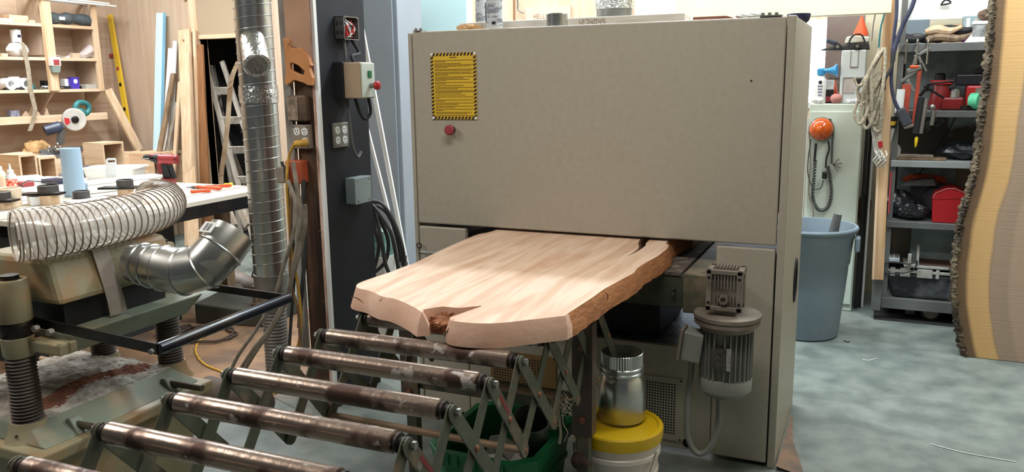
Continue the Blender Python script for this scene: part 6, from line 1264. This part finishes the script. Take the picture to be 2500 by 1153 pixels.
st_ = thing('silicone_tube', 'black and cream sealant tube with pointed nozzle hanging beside the stud', 'tube', ybar(2181, 350)); part('tube', MB().cyl(ybar(2182, 285), ybar(2180, 312), .02, n=18), 'black', st_, True); part('tube_band', MB().cyl(ybar(2181, 296), ybar(2180, 306), .0205, n=18), 'sign_yellow', st_, True); part('nozzle', MB().lathe([(0, .012), (1, .003)], ybar(2180, 313), ybar(2175, 344), 12), 'white_plastic', st_, True)
solo('bungee_hook', MB().cyl(at(2176, 420, y=5.72), at(2170, 520, y=5.72), .006, n=8), 'dull_red', 'thin red rod hanging below the third rack shelf', 'rod', smooth=True)
# things on shelves
def R(u, z, y=5.95): p = at(u, 300, y=y); p.z = z + .0015; return p
q = R(2278, RZS[1], 5.98)
r1 = thing('power_tool', 'red corded router with black knob on the second rack shelf', 'power tool', q); part('motor', MB().lathe([(.0, .06), (.03, .07), (.09, .06), (.16, .055), (.18, .05)], q + V((.03, 0, .0)), None, 24), 'dark_red', r1, True); part('top_cap', MB().lathe([(.18, .03), (.22, .03), (.23, .02)], q + V((.02, 0, 0)), None, 16), 'black', r1, True); part('handle', MB().bar(q + V((-.07, -.02, .13)), q + V((.11, -.03, .14)), .03, .03), 'rubber', r1, bevel=.01); part('collar', MB().lathe([(.16, .066), (.185, .066)], q + V((.03, 0, 0)), None, 24), 'red', r1, True)
q = R(2330, RZS[1], 5.9); c2_ = thing('angle_grinder', 'smaller red and silver power tool in front of the router on the rack', 'power tool', q); part('body', MB().cbox(q + V((-.02, 0, .04)), (.12, .08, .078)), 'dark_red', c2_, bevel=.012); part('gear_head', MB().lathe([(.078, .03), (.12, .026), (.13, .016)], q + V((-.01, -.01, 0)), None, 16), 'galv_dull', c2_, True); part('base', MB().lathe([(0, .04), (.03, .04)], q + V((.06, -.03, 0)), None, 16), 'black_steel', c2_, True)
q = R(2385, RZS[1], 5.98); r3 = thing('battery_radio', 'red and black boxy power tool with black T-shaped top on the second rack shelf', 'power tool', q); part('body', MB().cbox(q + V((0, 0, .075)), (.16, .14, .15)), 'red', r3, bevel=.012); part('top_bar', MB().cbox(q + V((-.01, -.02, .185)), (.26, .07, .07)), mat('tool_black', (26, 26, 34), rough=.45), r3, bevel=.01); part('top_knob', MB().hexa([q + V((a, b_, z_)) for z_, w_ in ((.221, .045), (.26, .02)) for a, b_ in ((-w_, -.03), (w_, -.03), (w_, .03), (-w_, .03))]), 'tool_black', r3, bevel=.005); part('label', MB().cbox(q + V((.0, -.071, .12)), (.06, .002, .03)), 'dusty_alu', r3)
q = R(2368, RZS[1], 5.86); gt = thing('tape_roll', 'roll of green painter tape standing on the second rack shelf', 'tape', q); part('roll', MB().lathe([(0, .018), (0, .052), (.05, .052), (.05, .018)], q + V((0, .02, .054)), q + V((.9, -.5, .054)), 28), mat('tape_green', (92, 196, 150), rough=.5), gt, True)
q = R(2398, RZS[1], 5.88); solo('crumpled_wrap', MB().ball(q + V((0, 0, .05)), .055, (1, .8, .9), 14, .15), mat('cellophane', (170, 176, 172), (110, 116, 116), rough=.25, scale=18), 'crumpled clear wrapping beside the green tape roll', 'wrapping')
q = R(2425, RZS[1], 5.85); solo('small_box', MB().cbox(q + V((-.02, 0, .018)), (.04, .06, .036)), 'white', 'tiny white box at the bark edge on the second rack shelf', 'box')
# top shelf pile
q = at(2384, 100, y=5.92); z = RZS[0] + .001; cl_ = thing('clear_case', 'white-lidded clear case of parts on the top rack shelf', 'case', (q.x + .02, 5.95, z)); part('case', MB().hexa([(q.x - .03, 5.86, z), (q.x + .12, 5.86, z), (q.x + .12, 6.0, z), (q.x - .03, 6.0, z), (q.x - .03, 5.86, z + .12), (q.x + .12, 5.86, z + .12), (q.x + .12, 6.0, z + .12), (q.x - .03, 6.0, z + .12)]), mat('case_glass', (180, 184, 184), (110, 112, 112), rough=.2, scale=25), cl_, bevel=.006); part('lower_band', MB().box(q.x - .035, q.x + .12, 5.855, 5.9, z, z + .03), 'white_plastic', cl_, bevel=.004); part('upper_band', MB().box(q.x - .035, q.x + .12, 5.855, 5.9, z + .105, z + .125), 'white_plastic', cl_, bevel=.004)
solo('brown_lump', MB().ball((q.x + .06, 5.95, z + .165), .04, (1.6, 1, 1), 12, .25), mat('brown_lump', (96, 76, 62), rough=.8), 'dark brown lump on top of the clear case', 'lump'); q = R(2358, RZS[0], 5.9); solo('white_funnel', MB().lathe([(0, .05), (.02, .035), (.05, .012), (.07, .01)], q, None, 20), 'white_plastic', 'little white funnel beside the clear case', 'funnel', smooth=True)
rr = random.Random(14); k = 0
for u, v, L_, m, nm, lb in ((2205, 90, .10, 'rubber', 'sanding_belt', 'dark curved tool at the stud end of the top rack shelf'), (2240, 82, .12, 'black_steel', 'holster', 'dark bundle of tools on the top rack shelf over the middle hook'), (2268, 92, .09, mat('maroon', (92, 58, 66), (70, 52, 58), rough=.6, scale=8), 'pouch', 'maroon pouch on the top rack shelf over the third hook'), (2300, 90, .13, 'old_wood', 'hand_plane', 'brown-handled hand plane on the top rack shelf'), (2318, 78, .14, 'rubber', 'belt', 'dark curved blade lying highest on the top shelf pile'), (2332, 96, .06, mat('pinkish', (190, 90, 150), rough=.5), 'chalk_reel', 'small pink chalk reel at the front of the top rack shelf'), (2285, 75, .10, 'pine', 'scraper', 'pale wooden handle sticking out of the top shelf pile')):
    q = R(u, RZS[0], 5.9 + .03 * (k % 3)); r_ = .028 if L_ > .07 else .016; q.z += r_ * .75 + (.045 if v < 80 else 0)
    b = MB().tube([q + V((-L_, 0, .004)), q + V((-L_ * .4, .01, .02)), q + V((L_ * .3, 0, .006)), q + V((L_, .01, .03))], r_ * .6, 8, smooth=5, rf=lambda t, r_=r_: r_ * (.35 + .65 * math.sin(PI * min(.95, t + .08)))); solo(nm, b, m, lb, 'tool', 'jumble on the top rack shelf', smooth=True); k += 1
for u0, u1, h, m, lb in ((2196, 2250, .16, 'grey_plastic', 'grey box at the back of the top rack shelf nearest the stud'), (2262, 2330, .12, 'cardboard', 'brown box at the back of the top rack shelf'), (2330, 2372, .17, 'pale_blue_sheet', 'pale grey box at the back of the top rack shelf beside the clear case')):
    a, c = R(u0, RZS[0], 6.12), R(u1, RZS[0], 6.12); solo('storage_box', MB().box(a.x, c.x, 6.08, 6.2, a.z, a.z + h), m, lb, 'box', 'jumble on the top rack shelf', bevel=.004)
for i, (u, a, m) in enumerate(((2338, 1.2, 'pine'), (2352, .5, 'galv_dull'), (2344, 1.6, 'white'))):
    q = R(u, RZS[0], 5.96); solo('upright_tool', MB().bar(q, q + V((math.cos(a) * .16, 0, math.sin(a) * .15)), .02, .01, (0, 1, 0)), m, ('pale wooden tool standing up in the top shelf pile', 'grey steel blade slanting over the top shelf pile', 'white strip standing upright in the top shelf pile')[i], 'tool', 'jumble on the top rack shelf')
# third shelf: planks and black bag
q = R(2240, RZS[2], 5.9); solo('plank_piece', MB().cbox(q + V((0, 0, .008)), (.36, .09, .014)), 'old_wood', 'flat brown plank lying on the third rack shelf', 'plank'); solo('plank_piece', MB().cbox(q + V((-.02, .02, .023)), (.25, .08, .012)), 'grey_wood', 'shorter grey plank lying on top of the brown one on the third rack shelf', 'plank')
cr = lambda c_, r_, s_, j, m, lb, nm='black_bag', cat='bag', g=None: solo(nm, MB().ball(c_, r_, s_, 18, j), m, lb, cat, g)
mat('bag_black', (20, 20, 22), (48, 52, 60), rough=.28, scale=9, bump=1, bscale=16)
cr(R(2360, RZS[2], 5.97) + V((0, 0, .058)), .06, (2.4, 1.4, .95), .16, 'bag_black', 'glossy black plastic bag on the third rack shelf')
rl = at(2178, 368, y=5.85); wr = thing('cable_reel', 'white cable reel hanging at the stud under the second rack shelf', 'reel', rl - V((0, 0, .05))); part('flange', MB().lathe([(0, .02), (0, .05), (.008, .052), (.01, .02)], rl, rl + V((.3, -1, 0)), 28), mat('reel_grey', (176, 172, 164), rough=.5), wr, True); part('core', MB().lathe([(.0, .028), (.06, .028)], rl - V((.0, -.07, 0)), rl + V((.3, .93, 0)), 20), 'rubber', wr, True)
cable('thin_black_wire', ((2340, 270), (2310, 330), (2275, 378), (2262, 400), (2240, 430), (2230, 440)), .004, 6.1, 'black', 'thin black wire slanting across the back of the rack')
# fourth shelf: bags, grey board, red toolbox
cr(R(2205, RZS[3], 6.0) + V((0, 0, .095)), .10, (1.2, 1, .92), .1, 'bag_black', 'big black bag slumped on the fourth rack shelf nearest the stud')
cr(R(2245, RZS[3], 5.9) + V((0, 0, .055)), .06, (1.5, 1, .85), .16, 'bag_black', 'smaller shiny black bag in front on the fourth rack shelf, beside the red toolbox')
q = R(2260, RZS[3], 6.02); solo('grey_shell', MB().hexa([q + V((-.13, -.09, .215)), q + V((.09, -.09, .22)), q + V((.12, .09, .22)), q + V((-.1, .09, .21)), q + V((-.08, -.06, .245)), q + V((.07, -.06, .27)), q + V((.07, .06, .27)), q + V((-.05, .06, .25))]), mat('shell_grey', (98, 100, 100), (74, 76, 78), rough=.35, scale=8), 'grey moulded cover lying on the black bags', 'cover', bevel=.01)
cr(R(2268, RZS[3], 6.1) + V((0, 0, .245)), .06, (2.2, .6, .6), .1, mat('rag_orange', (196, 74, 40), (150, 56, 36), rough=.7, scale=8), 'orange-red cloth behind the grey moulded cover', 'orange_cloth', 'cloth')
cr(R(2300, RZS[3], 6.0) + V((.02, 0, .12)), .10, (1.1, .7, 1.1), .06, mat('dark_cloth', (34, 34, 38), rough=.8), 'dark cloth bundle rising behind the red toolbox', 'dark_bundle', 'bundle')
solo('support_block', MB().box(q.x - .06, q.x + .1, 5.99, 6.08, RZS[3] + .001, RZS[3] + .212), 'tool_black', 'dark box hidden under the grey moulded cover', 'box')
y_ = 5.83; A_ = [at(u, v, y=y_) for u, v in ((2276, 542), (2277, 483), (2284, 472), (2312, 461), (2333, 461), (2366, 477), (2368, 545))]
z0_ = RZS[3] + .002; A_[0].z = z0_; A_[-1].z = z0_
rt = thing('red_toolbox', 'red metal toolbox with sloping lid end on the fourth rack shelf', 'toolbox', ((A_[0].x + A_[-1].x) / 2, 5.95, z0_))
part('box', MB().prism(A_, (0, .3, 0)), mat('toolbox_red', (186, 36, 44), (170, 30, 38), rough=.4, scale=4), rt, bevel=.004)
ln = [A_[1] + V((.002, -.002, 0)), A_[2] + V((0, -.002, 0)), A_[3] + V((0, -.002, 0)), A_[4] + V((0, -.002, 0)), A_[5] + V((0, -.002, 0))]; part('lid_rim', MB().tube(ln, .003, 6), mat('rim_pink', (206, 120, 116), rough=.4), rt); b = MB().bar(A_[1] + V((0, -.001, -.012)), A_[5] + V((0, -.001, -.02)), .002, .002); part('seam', b, 'dark_red', rt)
q = at(2366, 460, y=5.9); solo('paper_tuft', MB().prism([(q.x - .02, 5.9, RZS[3] + .14), (q.x + .02, 5.9, RZS[3] + .12), (q.x + .01, 5.9, RZS[3] + .21), (q.x - .01, 5.9, RZS[3] + .24)], (0, .01, 0)), 'white', 'torn white paper sticking up beside the red toolbox', 'paper')
# lowest level: tile saw
z = RZS[4] + .001; q = at(2235, 690, y=5.9); ts = thing('tile_saw', 'dirty black tile saw with pale table and blade guard on the lowest rack shelf', 'tile saw', (q.x, 5.95, z))
x0, x1 = at(2142, 700, y=5.83).x, at(2335, 700, y=5.83).x; x0 += .01
part('water_tray', MB().hexa([(x0 + .08, 5.84, z), (x1 + .0, 5.84, z), (x1, 6.12, z), (x0 + .08, 6.12, z), (x0 + .02, 5.83, z + .17), (x1 + .03, 5.83, z + .17), (x1 + .03, 6.13, z + .17), (x0 + .02, 6.13, z + .17)]), mat('tray_dirty', (30, 32, 36), (96, 98, 104), rough=.5, scale=6, lo=.5, hi=.7), ts, bevel=.02)
mat('pale_table', (186, 184, 176), (150, 148, 140), rough=.5, scale=9)
b = MB().box(x0 + .14, x1 + .03, 5.86, 6.1, z + .2, z + .215); part('saw_table', b, 'pale_table', ts, bevel=.003)
b = MB()
for xx, w in ((x0, .05), (x0 + .06, .03), (x0 + .12, .06), (x0 + .22, .09), (x0 + .33, .02)): b.box(xx, xx + w, 5.825, 5.845, z + .145, z + .20)
b.box(x0, x1 + .03, 5.828, 5.842, z + .172, z + .19); b.box(x0 + .16, x0 + .18, 5.82, 5.84, z + .2, z + .30); part('fence_rail', b, 'pale_table', ts, bevel=.002)
c = V((x0 + .215, 5.95, z + .22)); part('blade_guard', MB().prism([c + V((0, .07 * math.cos(a * PI / 12), .12 * math.sin(a * PI / 12))) for a in range(13)], (.012, 0, 0)), 'pale_table', ts)
part('rusty_plate', MB().box(x0 + .24, x1 + .02, 5.9, 6.09, z + .216, z + .222), mat('rust_plate', (110, 74, 56), (84, 62, 52), rough=.8, scale=10), ts)
part('power_lead', MB().tube([at(u, v, y=5.81) for u, v in ((2150, 660), (2152, 648), (2180, 640), (2220, 645), (2238, 636), (2230, 660), (2190, 668), (2155, 665))], .005, 6, smooth=5), 'black', ts, True)
q = at(2172, 632, y=5.98); kb = thing('keyboard_tray', 'white plastic grid tray on the tile saw table nearest the stud', 'tray', (q.x, 5.98, z + .216)); part('tray', MB().box(q.x - .07, q.x + .06, 5.9, 6.06, z + .224, z + .25), mat('grid_white', (186, 196, 200), rough=.5), kb, bevel=.004); b = MB()
for i in range(4):
    for j in range(3): b.box(q.x - .06 + i * .03, q.x - .038 + i * .03, 5.91 + j * .05, 5.945 + j * .05, z + .2503, z + .2515)
part('cells', b, 'dusty_alu', kb)
q = at(2222, 775, y=5.9); solo('crate_on_floor', MB().box(q.x - .03, q.x + .03, 5.95, 6.05, .002, .07), 'galv_dull', 'small ribbed grey block on the floor under the rack', 'block', bevel=.004)
solo('rack_floor_sheet', MB().box(SX0 - .04, SX1, 5.76, 6.15, .0005, .0015), mat('dark_sheet', (34, 32, 32), rough=.9), 'dark flat sheet on the floor below the rack', 'mat')  # thin near-black sheet covering the floor below the rack

# ================================================================ live edge slab leaning at the edge of the frame
YS = 5.15
ed = [(872, 2358), (840, 2350), (800, 2343), (740, 2334), (690, 2333), (640, 2336), (600, 2342), (560, 2346), (520, 2354), (480, 2366), (440, 2378), (400, 2386), (360, 2392), (300, 2398), (250, 2405), (200, 2412), (150, 2416), (100, 2421), (50, 2424), (0, 2428), (-120, 2436)]
Lf = [at(u, v, y=YS) for v, u in ed]; Lf[0].z = .003
ls = thing('bark_slab', 'huge upright wooden slab with rough bark edge and pale sapwood band', 'wood slab', (1.0, YS, 0))
Rt = [V((1.75, YS, p.z)) for p in Lf]
pts = Lf + Rt[::-1]
bm_ = MB(); n_ = len(Lf); cols_ = 14; TH = .07
G_ = []
rr = random.Random(6)
def slab_grid(y_off):
    return [[Lf[i].lerp(Rt[i], (j / cols_) ** 1.3) + V((0, y_off, 0)) for j in range(cols_ + 1)] for i in range(n_)]
mat_s = bpy.data.materials.new('bark_slab_face'); mat_s.use_nodes = True; nt = mat_s.node_tree; bs = nt.nodes['Principled BSDF']; bs.inputs['Roughness'].default_value = .75
N_ = nt.nodes.new; K_ = nt.links.new
tcn = N_('ShaderNodeAttribute'); tcn.attribute_name = 'across'; tco = N_('ShaderNodeTexCoord'); mp = N_('ShaderNodeMapping'); mp.inputs['Scale'].default_value = (7, 1, .5); K_(tco.outputs['Object'], mp.inputs[0])
n1 = N_('ShaderNodeTexNoise'); n1.inputs['Scale'].default_value = 2; n1.inputs['Detail'].default_value = 8; K_(mp.outputs[0], n1.inputs['Vector'])
ad = N_('ShaderNodeMath'); ad.operation = 'MULTIPLY_ADD'; ad.inputs[1].default_value = .02; K_(n1.outputs[0], ad.inputs[0]); K_(tcn.outputs['Fac'], ad.inputs[2])
rp_ = N_('ShaderNodeValToRGB'); e = rp_.color_ramp.elements; e[0].position = .0; e[0].color = lin((106, 84, 62)); e[1].position = 1; e[1].color = lin((150, 124, 102))
for p_, c_ in ((.055, (110, 84, 58)), (.075, (206, 164, 108)), (.165, (212, 170, 114)), (.18, (158, 132, 106)), (.185, (166, 142, 120)), (.26, (162, 140, 118)), (.28, (176, 150, 128)), (.6, (172, 146, 124))): q_ = e.new(p_); q_.color = lin(c_)
K_(ad.outputs[0], rp_.inputs[0])
n2 = N_('ShaderNodeTexNoise'); mp2 = N_('ShaderNodeMapping'); mp2.inputs['Scale'].default_value = (1.5, 1, 40); K_(tco.outputs['Object'], mp2.inputs[0]); K_(mp2.outputs[0], n2.inputs['Vector']); n2.inputs['Scale'].default_value = 3; n2.inputs['Detail'].default_value = 5
mr_ = N_('ShaderNodeMapRange'); mr_.inputs['From Min'].default_value = .3; mr_.inputs['From Max'].default_value = .45; mr_.inputs['To Min'].default_value = .93; K_(n2.outputs[0], mr_.inputs[0])
mm_ = N_('ShaderNodeMix'); mm_.data_type = 'RGBA'; mm_.blend_type = 'MULTIPLY'; mm_.inputs[0].default_value = 1; K_(rp_.outputs[0], mm_.inputs[6]); K_(mr_.outputs[0], mm_.inputs[7]); K_(mm_.outputs[2], bs.inputs['Base Color'])
bpn = N_('ShaderNodeBump'); bpn.inputs['Strength'].default_value = .12; bpn.inputs['Distance'].default_value = .01; K_(n2.outputs[0], bpn.inputs['Height']); K_(bpn.outputs[0], bs.inputs['Normal'])
FR, BK = slab_grid(0), slab_grid(TH)
lay = bm_.bm.verts.layers.float.new('across')
vf = [[bm_.bm.verts.new(p) for p in r] for r in FR]; vb = [[bm_.bm.verts.new(p) for p in r] for r in BK]
for i in range(n_ - 1):
    for j in range(cols_):
        bm_.bm.faces.new((vf[i][j], vf[i][j + 1], vf[i + 1][j + 1], vf[i + 1][j])); bm_.bm.faces.new((vb[i][j], vb[i + 1][j], vb[i + 1][j + 1], vb[i][j + 1]))
    bm_.bm.faces.new((vf[i][0], vf[i + 1][0], vb[i + 1][0], vb[i][0])); bm_.bm.faces.new((vf[i][-1], vb[i][-1], vb[i + 1][-1], vf[i + 1][-1]))
for i in (0, n_ - 1):
    for j in range(cols_): bm_.bm.faces.new((vf[i][j], vf[i][j + 1], vb[i][j + 1], vb[i][j]))
for r in (vf, vb):
    for i in range(n_):
        for v_ in r[i]: v_[lay] = (v_.co.x - FR[i][0].x) / 1.0
part('slab_face', bm_, mat_s, ls)
# bark: rough ridge along the edge
rings_ = []; P = spline([p + V((-.002, TH * .5, 0)) for p in Lf], 16); nn = 14; fz = [rr.uniform(0, 6.3) for _ in range(40)]
for i, p in enumerate(P):
    rg_ = []
    for k in range(nn):
        a = 2 * PI * k / nn; r_ = .022 * (1 + rr.uniform(-.2, .2) + .28 * math.sin(i * .31 + fz[k]) + .2 * math.sin(i * .83 + fz[k + 14])); rg_.append(V((max(p.x + math.cos(a) * r_, p.x - .05), p.y + math.sin(a) * (TH * .62) * (1 + rr.uniform(-.2, .2)), max(.002, p.z + rr.uniform(-.006, .006)))))
    rings_.append(rg_)
b = MB().rings(rings_)
part('bark', b, mat('bark', (112, 98, 78), (58, 48, 38), rough=.95, scale=14, stretch=(1, 1, .35), bump=1, bscale=40, lo=.4, hi=.6), ls, True)
# scratches and little litter on the floor
for i, (u0, v0, u1, v1, m, lb) in enumerate(((2270, 1084, 2480, 1128, 'white', 'long thin pale thread lying on the concrete floor'), (2105, 878, 2140, 876, 'white', 'short white splinter on the floor in front of the dustbin'), (2060, 832, 2075, 834, 'rubber', 'small dark scrap on the floor near the dustbin'))):
    a, c = at(u0, v0, z=.003), at(u1, v1, z=.003); solo('floor_litter', MB().tube([a, a.lerp(c, .35) + V((.01, -.02, 0)), a.lerp(c, .7) + V((0, -.01, 0)), c], .0025, 5, smooth=4), m, lb, 'litter')
q = at(1945, 1120, z=0); b = MB()
b.sheet(lambda u, v: V((-.30 + (.01 + .10 * (1 - v) ** 1.5 + .003 * math.sin(v * 9)) * u, 3.30 + .6 * v, .0008 + .02 * (1 - u) ** 2 * (1 - v) + rr.uniform(0, .002))), 10, 26); solo('dust_pile', b, mat('rust_dust', (140, 112, 92), (100, 92, 84), rough=1, scale=8), 'brown sawdust heaped at the foot of the sander corner', 'sawdust')
bpy.data.objects['dust_pile']['kind'] = 'stuff'
